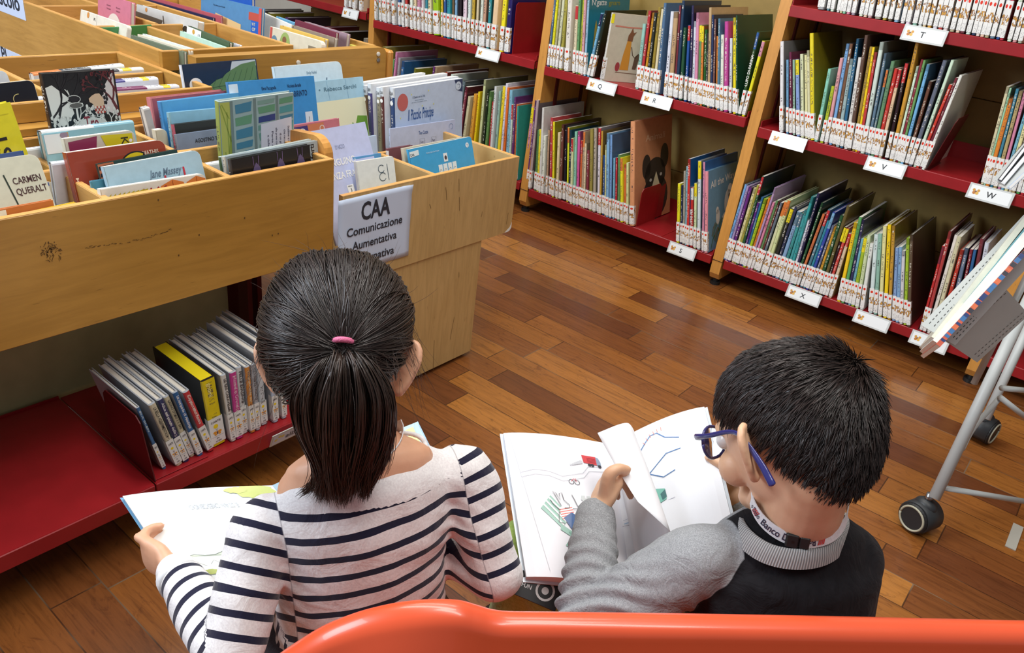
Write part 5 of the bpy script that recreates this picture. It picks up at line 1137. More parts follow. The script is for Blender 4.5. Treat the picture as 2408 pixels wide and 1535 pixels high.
# ---------------------------------------------------------------- fairy tale row on the low shelf
LOW = [((388, 1078), (338, 985), (60, 110, 160), 8, 'blue book half hidden by the bookend', 'BLA BLAN', (200, 220, 230)),
 ((420, 1082), (357, 951), (216, 208, 180), 16, 'cream book titled La Bella Addormentata', 'LA BELLA ADDORMENTATA', (40, 36, 34)),
 ((437, 1072), (375, 940), (30, 44, 96), 14, 'navy book titled Alice nel paese delle', 'Alice nel paese delle', (226, 226, 226)),
 ((456, 1067), (396, 938), (216, 206, 172), 12, "cream book titled L'asino d'oro", "L'ASINO D'ORO E IL BAS", (40, 36, 34)),
 ((470, 1058), (411, 923), (36, 104, 164), 13, 'blue book titled La lampada di Aladino', 'La lampada di Aladino', (230, 232, 236)),
 ((495, 1050), (437, 922), (206, 58, 66), 18, 'red book titled Cappuccetto Rosso', 'Cappuccetto Rosso', (236, 226, 220)),
 ((519, 1040), (494, 902), (236, 214, 20), 40, 'thick bright yellow book in the fairy tale row', 'gnomi', (250, 244, 170)),
 ((548, 1027), (524, 882), (226, 226, 220), 14, 'white book titled Le tre caravelle', 'LE TRE CARAVELLE', (40, 40, 44)),
 ((563, 1025), (548, 884), (206, 60, 150), 18, 'magenta book titled Hansel e Gretel', 'Hansel e Gretel', (236, 190, 220)),
 ((581, 1020), (567, 877), (224, 226, 226), 15, "white book titled Pelle d'asino", "PELLE D'ASINO", (40, 40, 44)),
 ((594, 1013), (581, 869), (226, 150, 64), 13, 'orange spined book in the fairy tale row', 'Cosa accadde dei', (236, 220, 180)),
 ((606, 1006), (594, 859), (186, 192, 200), 12, 'grey white book titled Gli abiti nuovi', 'GLI ABITI NUOVI', (90, 90, 96)),
 ((626, 1003), (612, 835), (206, 214, 222), 18, 'large pale book beside the girl, label low on its spine', '', None),
 ((648, 996), (636, 820), (196, 210, 230), 16, 'tall pale blue book mostly behind the girl', '', None),
 ((668, 988), (657, 812), (200, 212, 228), 14, 'pale blue book furthest right behind the girl', '', None)]
prevR = None; LB = []
for (b, t_, c, wp, lb, txt, tc) in LOW:
    x = -1.185
    B = P(*b, x=x); T_ = P(*t_, x=x)
    B = Vector((x, B.y, 0.139)); dv = Vector((0, T_.y - B.y, T_.z - B.z)); Hh = dv.length; lean = math.atan2(dv.y, dv.z)
    LB.append([B.y, Hh, lean, wp, c, lb, txt, tc])
for i, q in enumerate(LB):
    q.append(q[3] * (P(500, 1000, x=-1.185) - cam.location).length / F * 0.93)
for i in range(len(LB) - 1):
    g = (LB[i + 1][0] - LB[i][0]) * math.cos(LB[i][2]); nd = (LB[i][8] + LB[i + 1][8]) / 2
    if nd > g:
        f_ = g / nd * 0.98
        for k in (i, i + 1): LB[k][8] *= f_
for i, (y, Hh, lean, wp, c, lb, txt, tc, W) in enumerate(LB):
    Hh = min(max(Hh, 0.16), 0.24); D = 0.175 + 0.012 * ((i * 7) % 3)
    # spine towards +x, thickness along y, lean sideways (to the left of the row)
    Rm = Matrix(((0, -1, 0, 0), (1, 0, 0, 0), (0, 0, 1, 0), (0, 0, 0, 1)))
    M = Matrix.Translation((-1.182 - (0.008 if i % 3 == 0 else 0), y, 0.1395 + W / 2 * abs(math.sin(lean)))) @ Rm @ Matrix.Rotation(lean, 4, 'Y')
    brd_ = (c if i in (6,) else (206, 200, 190))
    o = book('fairy_tale_book', W, Hh, D, lin(c), M, lb, 'books on the low red shelf', lab='plain', labh=0.068 if i != 12 else 0.06, board=lin((232, 212, 24) if i == 6 else (170, 176, 184)), page=(200, 200, 200))
    mb = MB(); Mx = frame((0, -0.0007, 0), (1, 0, 0), (0, 0, 1)); Mr = frame((0, -0.0007, 0), (0, 0, -1), (1, 0, 0))
    if txt: put_text(mb, txt, -Hh + 0.008, -W * 0.16, w=min(Hh - 0.085, len(txt) * 0.0065), h=W * 0.62 if i != 6 else .012, col=lin(tc), M=Mr)
    YD, OR_, BD = lin((246, 216, 24)), lin((230, 156, 44)), lin((96, 72, 84)); q_ = min(W * .5, .012)
    disc(mb, -W * .05, .047, q_ * .42, YD, Mx, .0001)
    for sx in (-1, 1):
        disc(mb, sx * q_ * .42, .0325, q_ * .36, OR_, Mx, .0002, q_ * .26, 10); disc(mb, sx * q_ * .36, .0275, q_ * .24, OR_, Mx, .0002, q_ * .18, 10)
        ribbon(mb, [(0, .035), (sx * q_ * .2, .041)], .0005, BD, Mx, z=.0003)
    disc(mb, 0, .0305, q_ * .13, BD, Mx, .0003, q_ * .32, 10); ribbon(mb, [(-W * .42, .0225), (W * .42, .0225)], .0004, BD, Mx, z=.0002)
    put_text(mb, 'CARTE', -W * 0.36, 0.0565, w=W * 0.72, h=0.006, col=INK, M=Mx); put_text(mb, 'PL', -W * 0.12, 0.016, w=W * 0.22, h=0.004, col=INK, M=Mx); put_text(mb, 'C90', -W * 0.22, 0.009, w=W * 0.42, h=0.0045, col=INK, M=Mx)
    mb.build('spine_print', 'printed_ink', o)
    if i == 6:
        recolor(o, None, (30, 28, 26)); plain('yellow_card', (228, 208, 22), .5); pg = [k for k in o.children if k.name.startswith('page_block')][0]; pg.data.materials[0] = MATS['yellow_card']; pg.scale = (1.0, 1.0, 1.015)
# tag clipped to the shelf end beside the girl
a = P(636, 1000, x=-1.155)
tg = thing('shelf_tag', 'shelf tag with handwriting at the shelf end, left of the girl', 'shelf tag', M=frame((-1.152, a.y, 0.128), (0, 1, 0), (0.35, 0, 0.94)), group='letter tags on the shelf edges')
mb = MB(); mb.bbox((0, -0.03, -0.001), (0.075, 0.008, 0.001), 0.0006); mb.build('holder', 'tag_plastic', tg)
mb = MB(); patch(mb, [(0.004, -.026), (.071, -.026), (.071, .004), (.004, .004)], lin((206, 216, 240)), z=.0014); put_text(mb, 'albi', .036, -.018, w=.03, h=.02, col=lin((70, 76, 96)), z=.0018)
for dx in (0, .008, .016): disc(mb, .012 + dx, -.012 + (dx % .01), .004, lin((220, 206, 110)), z=.0017)
mb.build('printed_letter', 'printed_ink', tg)
# ---------------------------------------------------------------- people
CR = Vector(RC[0]); CU = -Vector(RC[1]); CF = Vector(RC[2])      # right, up and forward of the camera, used to read the poses
def V3(*a): return Vector(a)
def etube(mb, path, A, B, side, seg=20, cap=True):
    """tube with elliptic section: half axes A (along side) and B"""
    path = [Vector(p) for p in path]; n = len(path); V = []; rings = []
    side = [Vector(side)] * n if not isinstance(side, list) else [Vector(s) for s in side]
    def ringat(c, t, s, a, b):
        s = (s - t * s.dot(t)).normalized(); o = t.cross(s); k0 = len(V)
        for k in range(seg):
            th = 2 * math.pi * k / seg; V.append(c + s * (a * math.cos(th)) + o * (b * math.sin(th)))
        rings.append(k0)
    T_ = [(path[min(i + 1, n - 1)] - path[max(i - 1, 0)]).normalized() for i in range(n)]
    if cap:
        for f in (0.995, 0.8, 0.45): ringat(path[0] - T_[0] * (min(A[0], B[0]) * f), T_[0], side[0], A[0] * math.sqrt(1 - f * f), B[0] * math.sqrt(1 - f * f))
    for i in range(n): ringat(path[i], T_[i], side[i], A[i], B[i])
    if cap:
        for f in (0.45, 0.8, 0.995): ringat(path[-1] + T_[-1] * (min(A[-1], B[-1]) * f), T_[-1], side[-1], A[-1] * math.sqrt(1 - f * f), B[-1] * math.sqrt(1 - f * f))
    fs = []
    for r0, r1 in zip(rings, rings[1:]):
        for k in range(seg): fs.append((r0 + k, r0 + (k + 1) % seg, r1 + (k + 1) % seg, r1 + k))
    fs += [tuple(rings[0] + k for k in range(seg))[::-1], tuple(rings[-1] + k for k in range(seg))]
    mb.add(V, fs)
def crv(pts, rad, n=6):
    """Catmull-Rom through points with radii tuples"""
    pts = [Vector(p) for p in pts]; P_ = [pts[0] * 2 - pts[1]] + pts + [pts[-1] * 2 - pts[-2]]
    R_ = [rad[0]] + list(rad) + [rad[-1]]; op = []; orr = []
    for i in range(1, len(P_) - 2):
        for k in range(n):
            t = k / n; a, b, c, d = P_[i - 1], P_[i], P_[i + 1], P_[i + 2]
            op.append(0.5 * ((2 * b) + (c - a) * t + (2 * a - 5 * b + 4 * c - d) * t * t + (3 * b - a - 3 * c + d) * t ** 3))
            e = t * t * (3 - 2 * t)
            orr.append(tuple(x * (1 - e) + y * e for x, y in zip(R_[i], R_[i + 1])) if isinstance(R_[i], tuple) else R_[i] * (1 - e) + R_[i + 1] * e)
    op.append(pts[-1]); orr.append(rad[-1]); return op, orr
def limb(mb, pts, rad, side=(0, 0, 1), n=5, seg=16, flat=1.0):
    p, r = crv(pts, rad, n); etube(mb, p, r, [x * flat for x in r], side, seg)
def blob(mb, c, rx, ry, rz, R=None, n=14):
    """ellipsoid"""
    V = []; m = n * 2; R = R or Matrix.Identity(3); c = Vector(c)
    V.append(c + R @ Vector((0, 0, rz)))
    for i in range(1, n):
        a = math.pi * i / n
        for k in range(m):
            b = 2 * math.pi * k / m; V.append(c + R @ Vector((rx * math.sin(a) * math.cos(b), ry * math.sin(a) * math.sin(b), rz * math.cos(a))))
    V.append(c + R @ Vector((0, 0, -rz))); fs = []
    for k in range(m): fs.append((0, 1 + k, 1 + (k + 1) % m))
    for i in range(n - 2):
        for k in range(m): fs.append((1 + i * m + k, 1 + (i + 1) * m + k, 1 + (i + 1) * m + (k + 1) % m, 1 + i * m + (k + 1) % m))
    e = 1 + (n - 2) * m; l = 1 + (n - 1) * m
    for k in range(m): fs.append((e + k, l, e + (k + 1) % m))
    mb.add(V, fs)
def fuse(mb, name, voxel, smooth, mats, parent, fn=None, keep=None, sub=False):
    """one continuous skin from overlapping closed forms"""
    o = mb.build(name, mats[0] if isinstance(mats, list) else mats)
    r = o.modifiers.new('r', 'REMESH'); r.mode = 'VOXEL'; r.voxel_size = voxel; r.use_smooth_shade = True
    s = o.modifiers.new('s', 'SMOOTH'); s.factor = 0.5; s.iterations = smooth
    dg = bpy.context.evaluated_depsgraph_get(); ev = o.evaluated_get(dg); me = bpy.data.meshes.new_from_object(ev, depsgraph=dg)
    old = o.data; o.modifiers.clear(); o.data = me; bpy.data.meshes.remove(old); me.name = name
    me.materials.clear()
    for m in (mats if isinstance(mats, list) else [mats]): me.materials.append(MATS[m])
    me.polygons.foreach_set('use_smooth', [True] * len(me.polygons))
    if fn:
        n = len(me.vertices); co = np.empty(n * 3); me.vertices.foreach_get('co', co); no = np.empty(n * 3); me.vertices.foreach_get('normal', no)
        co = fn(co.reshape(-1, 3), no.reshape(-1, 3)); me.vertices.foreach_set('co', co.ravel())
    me.update(); o.parent = parent
    return o
# ---- materials
def skin_mat(name, c):
    t = NT(name); f = t.noise(t.coord(), 30, 4); c = lin(c); d = (c[0] * 0.9, c[1] * 0.85, c[2] * 0.82, 1)
    t.base(t.ramp(f, [(0.3, d), (0.65, c)])); t.set(Roughness=0.48, Subsurface_Weight=0.08, Subsurface_Scale=0.012)
    t.b.inputs['Subsurface Radius'].default_value = (1.0, 0.35, 0.2)
    t.bump(t.noise(t.coord(), 700, 2), 0.06, 0.001); MATS[name] = t.m
skin_mat('skin_girl', (224, 172, 140)); skin_mat('skin_boy', (226, 182, 148))
def hair_mat(name, c1, c2):
    t = NT(name); a = t.n('ShaderNodeVertexColor', layer_name='Col')
    t.base(a.outputs[0]); t.set(Roughness=0.36, Specular_IOR_Level=0.55, Sheen_Weight=0.0); MATS[name] = t.m
hair_mat('hair', None, None)
plain('hair_under', (30, 24, 22), 0.6)
def knit_mat():
    t = NT('striped_knit'); A = {k: t.n('ShaderNodeAttribute', attribute_name=k).outputs['Fac'] for k in ('vt', 'vs', 'sd', 'thk')}
    sl = t.math('GREATER_THAN', A['sd'], 0.0); v0 = t.math('ADD', A['vt'], t.math('MULTIPLY', sl, t.math('SUBTRACT', A['vs'], A['vt'])))
    v = t.math('ADD', v0, t.math('MULTIPLY', t.math('SUBTRACT', t.noise(t.coord(), 9, 3), 0.5), 0.22))
    m = t.math('LESS_THAN', t.math('FRACT', v), A['thk']); seam = t.math('LESS_THAN', t.math('ABSOLUTE', A['sd']), 0.0007)
    fz = t.noise(t.coord(), 420, 2)
    wht = t.ramp(fz, [(0.35, lin((222, 217, 218))), (0.65, lin((236, 233, 233)))])
    c = t.mix(m, wht, lin((28, 28, 52))); t.base(t.mix(t.math('MULTIPLY', seam, .5), c, lin((120, 116, 124)))); t.set(Roughness=0.85, Specular_IOR_Level=0.15, Sheen_Weight=0.25)
    w = t.noise(t.coord('Object', scale=(1, 1, 1)), 26, 4, 0.55, 0.8); t.bump(w, 0.5, 0.006); MATS['striped_knit'] = t.m
knit_mat()
def cloth(name, c, c2, scale=(300, 300, 300), wr=0.5, melange=0.0):
    t = NT(name); n = t.noise(t.coord('Object', scale=(1, 1, 1)), 220, 3, 0.7); n2 = t.noise(t.coord(), 24, 4, 0.6, 0.6)
    t.base(t.ramp(n, [(0.35, lin(c)), (0.65, lin(c2))])); t.set(Roughness=0.88, Specular_IOR_Level=0.15, Sheen_Weight=0.2); t.bump(n2, wr, 0.006); MATS[name] = t.m
cloth('grey_melange', (128, 130, 132), (178, 180, 182)); cloth('black_jersey', (34, 33, 36), (44, 43, 46), wr=0.35)
cloth('lime_cotton', (150, 176, 84), (172, 196, 108)); cloth('dark_cotton', (58, 60, 72), (70, 72, 84)); cloth('white_cotton', (222, 222, 224), (232, 232, 234))
t = NT('ribbed_collar'); uv = t.n('ShaderNodeUVMap'); s = t.n('ShaderNodeSeparateXYZ'); t.l(uv.outputs[0], s.inputs[0])
wv = t.math('SINE', t.math('MULTIPLY', s.outputs[0], 700.0)); t.base(t.ramp(t.math('ADD', t.math('MULTIPLY', wv, 0.5), 0.5), [(0, lin((120, 120, 122))), (1, lin((188, 186, 184)))])); t.set(Roughness=0.9); t.bump(wv, 0.4, 0.002); MATS['ribbed_collar'] = t.m
plain('eye_white', (228, 224, 220), 0.25); plain('iris_dark', (40, 26, 20), 0.2); plain('lip', (178, 96, 88), 0.45)

def headmat(origin, yaw, pitch, roll=0.0):
    """frame of a head: x to its right, y where the face points, z up; angles relative to the line of sight"""
    f = CF.copy(); u = CU.copy(); r = CR.copy()
    q = Quaternion(u, math.radians(yaw)); f = q @ f; r = q @ r              # turn left
    q = Quaternion(r, -math.radians(pitch)); f = q @ f; u = q @ u            # nod down
    q = Quaternion(f, math.radians(roll)); r = q @ r; u = q @ u
    return Matrix(((r[0], f[0], u[0], origin[0]), (r[1], f[1], u[1], origin[1]), (r[2], f[2], u[2], origin[2]), (0, 0, 0, 1)))
def cranium(d, s=1.0, grow=0.0):
    """skull surface point for a unit direction d (head frame, origin between the ears)"""
    x, y, z = d
    c = np.array([0.0, -0.012, 0.030]) * s
    ax, ay, az = 0.0715 * s + grow, (0.094 if y < 0 else 0.090) * s + grow, (0.086) * s + grow
    if z < 0: az = (0.112 if y > -0.2 else 0.100) * s + grow; ax *= 1 - 0.16 * min(1, -z) ** 1.5
    # squarer back and sides, as skulls are
    p = 2.25
    k = (abs(x / ax) ** p + abs(y / ay) ** p + abs(z / az) ** p) ** (-1 / p)
    return c + np.array([x, y, z]) * k
def add_head(mb, M, s=1.0, ear=0.92):
    n = 28; m = 40; V = []; fs = []
    for i in range(n + 1):
        a = math.pi * i / n
        for k in range(m):
            b = 2 * math.pi * k / m; V.append(M @ Vector(cranium((math.sin(a) * math.cos(b), math.sin(a) * math.sin(b), math.cos(a)), s)))
    for i in range(n):
        for k in range(m): fs.append((i * m + k, (i + 1) * m + k, (i + 1) * m + (k + 1) % m, i * m + (k + 1) % m))
    fs.append(tuple(range(m))); fs.append(tuple(range(n * m, (n + 1) * m))[::-1]); mb.add(V, fs)
    def L(x, y, z): return M @ Vector((x * s, y * s, z * s))
    R = M.to_3x3()
    # nose, cheeks, brow, lips, chin
    limb(mb, [L(0, .078, .018), L(0, .088, .002), L(0, .097, -.012)], [.006, .007, .009]); blob(mb, L(.009, .089, -.014), .006, .007, .005, R, 8); blob(mb, L(-.009, .089, -.014), .006, .007, .005, R, 8)
    for sx in (-1, 1): blob(mb, L(sx * .034, .056, -.022), .024, .022, .024, R, 10); limb(mb, [L(sx * .012, .082, .026), L(sx * .035, .076, .028), L(sx * .052, .06, .022)], [.005, .006, .005])
    limb(mb, [L(-.018, .077, -.038), L(0, .084, -.036), L(.018, .077, -.038)], [.003, .005, .003]); limb(mb, [L(-.014, .077, -.045), L(0, .082, -.046), L(.014, .077, -.045)], [.003, .005, .003])
    blob(mb, L(0, .066, -.062), .024, .018, .017, R, 10)
    for sx in (-1, 1): limb(mb, [L(sx * .026, .034, -.056), L(sx * .018, .046, -.064), L(0, .06, -.072)], [.010, .013, .013])
    # ears: a dished plate with its rim
    for sx in (-1, 1):
        tilt = 1.12; o = Vector((sx * .0655, -.002, -.004))
        ex = Vector((sx * math.sin(tilt) , -math.cos(tilt), 0)).normalized()          # plate direction away from the face, standing off the head
        def E(u, v, w=0.0): u *= ear; v *= ear; p = o + ex * u + Vector((0, 0, v)) + Vector((sx, 0, 0)) * w; return M @ Vector((p[0] * s, p[1] * s, p[2] * s))
        rim = [E(.000, .018), E(.004, .030, .002), E(.016, .037, .003), E(.027, .030, .004), E(.029, .014, .004), E(.023, -.004, .003), E(.014, -.018, .002), E(.006, -.027, .001), E(.000, -.026, 0)]
        limb(mb, rim, [.0045, .005, .005, .005, .005, .0048, .0055, .0065, .005], n=4, seg=10)
        Rp = Matrix((R @ ex, R @ Vector((0, 0, 1)), (R @ ex).cross(R @ Vector((0, 0, 1))))).transposed()
        blob(mb, E(.012, .010, .001), .0165 * s, .025 * s, .0042, Rp, 10); blob(mb, E(.008, -.010, .001), .010 * s, .015 * s, .0042, Rp, 10)
        limb(mb, [E(-.004, .01), E(.008, .004, .0)], [.011, .008])
def face_parts(M, s, parent):
    for sx in (-1, 1):
        mb = MB(); blob(mb, M @ Vector((sx * .030 * s, .0745 * s, .010 * s)), .0115, .0115, .0115); e = mb.build('eye', 'eye_white', parent, smooth=True)
        mb = MB(); blob(mb, M @ Vector((sx * .030 * s, .0815 * s, .008 * s)), .0058, .0058, .0058, n=8); mb.build('iris', 'iris_dark', e, smooth=True)
# ---- hands
def hand(mb, wrist, d, n, thumb_side, curls, spread=0.09, thumb=None, s=1.0, fl=(0.043, 0.048, 0.045, 0.036), pl=0.052):
    """d: wrist to knuckles; n: back of the hand; thumb_side: towards the thumb; curls: bend per joint for each finger (radians)"""
    d = Vector(d).normalized(); n = Vector(n); n = (n - d * n.dot(d)).normalized(); q = d.cross(n) if d.cross(n).dot(Vector(thumb_side)) > 0 else n.cross(d)
    w = Vector(wrist); pl *= s
    etube(mb, [w - d * .012 * s, w + d * .006 * s, w + d * pl * .45, w + d * pl * .85, w + d * pl], [.0165 * s, .018 * s, .0255 * s, .0285 * s, .0275 * s], [.0125 * s, .0125 * s, .0125 * s, .0105 * s, .0085 * s], q, 16)
    for i in range(4):
        off = (.0195 - .013 * i) * s; b = w + d * (pl * (1.0 - (0.0, -.03, .02, .09)[i])) + q * off; a = 0.0; dirv = (d + q * (spread * (1.5 - i))).normalized(); ax = dirv.cross(n).normalized()
        pts = [b - dirv * .012 * s, b]; L_ = [fl[i] * .46 * s, fl[i] * .30 * s, fl[i] * .26 * s]; dd = dirv
        for j in range(3):
            dd = Quaternion(ax, -curls[i][j]) @ dd; pts.append(pts[-1] + dd * L_[j])
        r0 = (.0068, .0069, .0066, .0058)[i] * s; limb(mb, pts, [r0 * 1.05, r0 * 1.08, r0, r0 * .92, r0 * .82], n, 4, 12)
    if thumb is None: thumb = [w + d * .008 * s + q * .014 * s, w + d * .026 * s + q * .030 * s - n * .006 * s, w + d * .044 * s + q * .037 * s - n * .01 * s, w + d * .058 * s + q * .036 * s - n * .012 * s]
    limb(mb, thumb, [.0115 * s, .0098 * s, .008 * s, .0066 * s], n, 5, 12)
    return q
# ---- hair made of strands
def strands(name, paths, wid, cols, parent, extra=None):
    """paths: (N, S, 3); three sided tapering strands as one mesh"""
    N_, S_, _ = paths.shape
    tng = np.gradient(paths, axis=1); tng /= np.linalg.norm(tng, axis=2, keepdims=True) + 1e-9
    rnd = np.random.RandomState(5).normal(size=(N_, 1, 3)); a = np.cross(tng, rnd); a /= np.linalg.norm(a, axis=2, keepdims=True) + 1e-9; b = np.cross(tng, a)
    wv = (wid[:, None] if np.ndim(wid) else wid) * (1 - np.linspace(0, 1, S_)[None, :] ** 3 * 0.85)
    V = np.stack([paths + (a * math.cos(t_) + b * math.sin(t_)) * wv[..., None] for t_ in (0, 2.094, 4.189)], axis=2)   # N,S,3,3
    V = V.reshape(-1, 3); idx = np.arange(N_ * S_ * 3).reshape(N_, S_, 3)
    F_ = []
    for k in range(3):
        k2 = (k + 1) % 3; F_.append(np.stack([idx[:, :-1, k], idx[:, :-1, k2], idx[:, 1:, k2], idx[:, 1:, k]], axis=-1).reshape(-1, 4))
    F_ = np.concatenate(F_); me = bpy.data.meshes.new(name)
    me.vertices.add(len(V)); me.vertices.foreach_set('co', V.ravel()); me.loops.add(F_.size); me.loops.foreach_set('vertex_index', F_.ravel().astype(np.int32))
    me.polygons.add(len(F_)); me.polygons.foreach_set('loop_start', np.arange(0, F_.size, 4, dtype=np.int32)); me.update(calc_edges=True)
    me.polygons.foreach_set('use_smooth', [True] * len(F_))
    ca = me.color_attributes.new('Col', 'FLOAT_COLOR', 'POINT'); cc = np.ones((N_, S_, 3, 4)); cc[..., :3] = cols[:, None, None, :]; ca.data.foreach_set('color', cc.ravel())
    me.materials.append(MATS['hair']); o = bpy.data.objects.new(name, me); COL.objects.link(o); o.parent = parent; return o
def hcol(N_, base, var, seed):
    r = np.random.RandomState(seed); k = r.uniform(1 - var, 1 + var, (N_, 1)); c = np.array(lin(base)[:3])[None] * k; c[:, 0] *= r.uniform(0.95, 1.18, N_); return c
def to_world(M, pts): A = np.array(M)[:3, :3]; return pts @ A.T + np.array(M)[:3, 3]
def seg_param(co, pts):
    """distance along a polyline of the nearest point"""
    best = np.full(len(co), 1e9); par = np.zeros(len(co)); acc = 0.0
    for a, b in zip(pts, pts[1:]):
        a = np.array(a); b = np.array(b); ab = b - a; L_ = np.linalg.norm(ab); t = np.clip(((co - a) @ ab) / L_ ** 2, 0, 1); d = np.linalg.norm(co - (a + t[:, None] * ab), axis=1)
        m = d < best; best[m] = d[m]; par[m] = acc + t[m] * L_; acc += L_
    return par, best
def fold(co, no, amp, freq, seed, stretch=None):
    """soft cloth folds: layered sines across the form"""
    r = np.random.RandomState(seed); h = np.zeros(len(co))
    for k in range(7):
        d = r.normal(size=3)
        if stretch is not None: d = d * 0.35 + np.array(stretch) * r.choice([-1, 1]) * 1.1
        d /= np.linalg.norm(d); f = freq * r.uniform(0.6, 1.6); h += np.sin(co @ d * f + r.uniform(0, 6.3) + 1.5 * np.sin(co @ r.normal(size=3) * freq * 0.4)) / 7
    return h * amp
# ---------------------------------------------------------------- the girl
girl = thing('person', 'girl seen from behind with a dark ponytail and navy striped top, reading', 'person', (0, 0, 0))
GH = headmat(PD(799, 862, 0.955), 2, 12, 1.5); gs = 1.03
gL = PD(628, 1248, 0.97); gR = PD(1082, 1120, 1.05); gAx = (gR - gL).normalized()
gNeck = PD(848, 1050, 0.985)
gUp = Vector((0, 0, 1)); gFw = gUp.cross(gAx).normalized()        # where she faces
gHip = gNeck - Vector((0, 0, 0.315)) - gFw * 0.035
gElL = PD(545, 1530, 0.925); gWrL = PD(408, 1338, 1.03); gElR = PD(1168, 1352, 1.05)
gBk = Vector((0, 0, 0))
mb = MB(); add_head(mb, GH, gs)
hb = GH @ Vector((0, -0.012, -0.055))
etube(mb, crv([hb + (hb - gNeck) * .35, hb, gNeck + gFw * .012 + Vector((0, 0, .005)), gNeck - Vector((0, 0, .05))], [0.040, 0.040, 0.043, 0.052], 5)[0], crv([hb] * 0 + [(0, 0, 0), (0, 0, 1), (0, 0, 2), (0, 0, 3)], [0.040, 0.040, 0.043, 0.052], 5)[1], crv([(0, 0, 0), (0, 0, 1), (0, 0, 2), (0, 0, 3)], [0.038, 0.038, 0.040, 0.048], 5)[1], gAx)
tors = [gHip - Vector((0, 0, .02)), gHip + Vector((0, 0, .06)), gHip + Vector((0, 0, .14)) + gFw * .006, gHip + Vector((0, 0, .215)) + gFw * .014, gHip + Vector((0, 0, .268)) + gFw * .024, gHip + Vector((0, 0, .296)) + gFw * .030, gNeck + gFw * .02 + Vector((0, 0, .012))]
ta = [.108, .100, .096, .108, .104, .092, .042]; tb = [.078, .070, .066, .070, .060, .058, .038]
p_, r_ = crv(tors, list(zip(ta, tb)), 6); etube(mb, p_, [q[0] for q in r_], [q[1] for q in r_], gAx, 28)
arms = [([gL + gAx * .035 - Vector((0, 0, .004)), gL, (gL + gElL) / 2, gElL], [.030, .034, .029, .026]), ([gElL, (gElL * .5 + gWrL * .5), gWrL], [.026, .026, .019]),
        ([gR - gAx * .035 - Vector((0, 0, .004)), gR, (gR + gElR) / 2, gElR], [.030, .034, .029, .026])]
gWrR = PD(905, 1215, 1.20)
arms.append(([gElR, gElR * .5 + gWrR * .5, gWrR], [.026, .024, .018]))
for a, r in arms: limb(mb, a, r, gFw)
# her hands hold the two edges of the book
bookN = Vector((0, 0, 1))
gBTL = PD(288, 1166, 1.12); gBBL = PD(470, 1440, 1.00); gBST = PD(640, 1141, 1.15)
edge = (gBBL - gBTL).normalized(); hp = PD(352, 1312, 1.055)
gBn = (gBST - gBTL).cross(gBBL - gBTL).normalized()
if gBn.z < 0: gBn = -gBn
dl = (PD(342, 1300, 1.055) - gWrL).normalized()
nl = (-gBn * 0.35 - CF * 0.9 - CR * 0.3).normalized()
hand(mb, gWrL, dl, nl, gBn, [(0.55, 0.9, 0.6), (0.6, 0.95, 0.6), (0.65, 1.0, 0.6), (0.7, 1.0, 0.6)], s=0.98,
     thumb=[gWrL + dl * .010 + gBn * .010, PD(378, 1296, 1.035), PD(350, 1276, 1.045), PD(325, 1263, 1.055)])
hand(mb, gWrR, (PD(950, 1100, 1.24) - gWrR), -gBn, -gAx, [(0.5, 0.8, 0.5)] * 4, s=0.98)
# legs: thighs forward, feet on the floor
for sx, kn, ft in ((-1, gHip - gAx * .10 + gFw * .27 + Vector((0, 0, .035)), None), (1, gHip + gAx * .06 + gFw * .28 + Vector((0, 0, .03)), None)):
    h0 = gHip + gAx * sx * .05 - Vector((0, 0, .005)); fz = kn + gFw * .02; ank = Vector((fz[0], fz[1], .045))
    limb(mb, [h0, (h0 + kn) / 2, kn], [.056, .05, .04], gAx); limb(mb, [kn, (kn + ank) / 2 - gFw * .01, ank], [.04, .038, .024], gAx); limb(mb, [ank - gFw * .02 - Vector((0, 0, .018)), ank + gFw * .05 - Vector((0, 0, .022)), ank + gFw * .10 - Vector((0, 0, .026))], [.024, .022, .016], gAx)
fuse(mb, 'body', 0.0031, 3, 'skin_girl', girl)
face_parts(GH, gs, girl)
# top: striped knit, torso and sleeves in one
mb = MB(); e = .007
st = [gHip - Vector((0, 0, .0)), gHip + Vector((0, 0, .06)), gHip + Vector((0, 0, .14)), gHip + Vector((0, 0, .215)) + gFw * .010, gHip + Vector((0, 0, .262)) + gFw * .02, gHip + Vector((0, 0, .272)) + gFw * .028]
sa = [.124, .116, .110, .118, .114, .098]; sb = [.092, .084, .078, .079, .070, .052]
p_, r_ = crv(st, list(zip(sa, sb)), 6); etube(mb, p_, [q[0] for q in r_], [q[1] for q in r_], gAx, 32)
slL = [gL + gAx * .050 + Vector((0, 0, .004)), gL + gAx * .012 + Vector((0, 0, .003)), gL - gAx * .004, gL * .5 + gElL * .5 - gAx * .004, gElL, gElL * .5 + gWrL * .5, gWrL + (gElL - gWrL) * .08]
limb(mb, slL[:5], [.036, .0415, .042, .040, .036], gFw, seg=20); limb(mb, slL[4:], [.036, .034, .0285], gFw, seg=20)
slR = [gR - gAx * .050 + Vector((0, 0, .004)), gR - gAx * .012 + Vector((0, 0, .003)), gR + gAx * .004, gR * .5 + gElR * .5 + gAx * .003, gElR, gElR * .5 + gWrR * .5, gWrR + (gElR - gWrR) * .1]
limb(mb, slR[:5], [.036, .0415, .042, .039, .035], gFw, seg=20); limb(mb, slR[4:], [.035, .032, .027], gFw, seg=20)
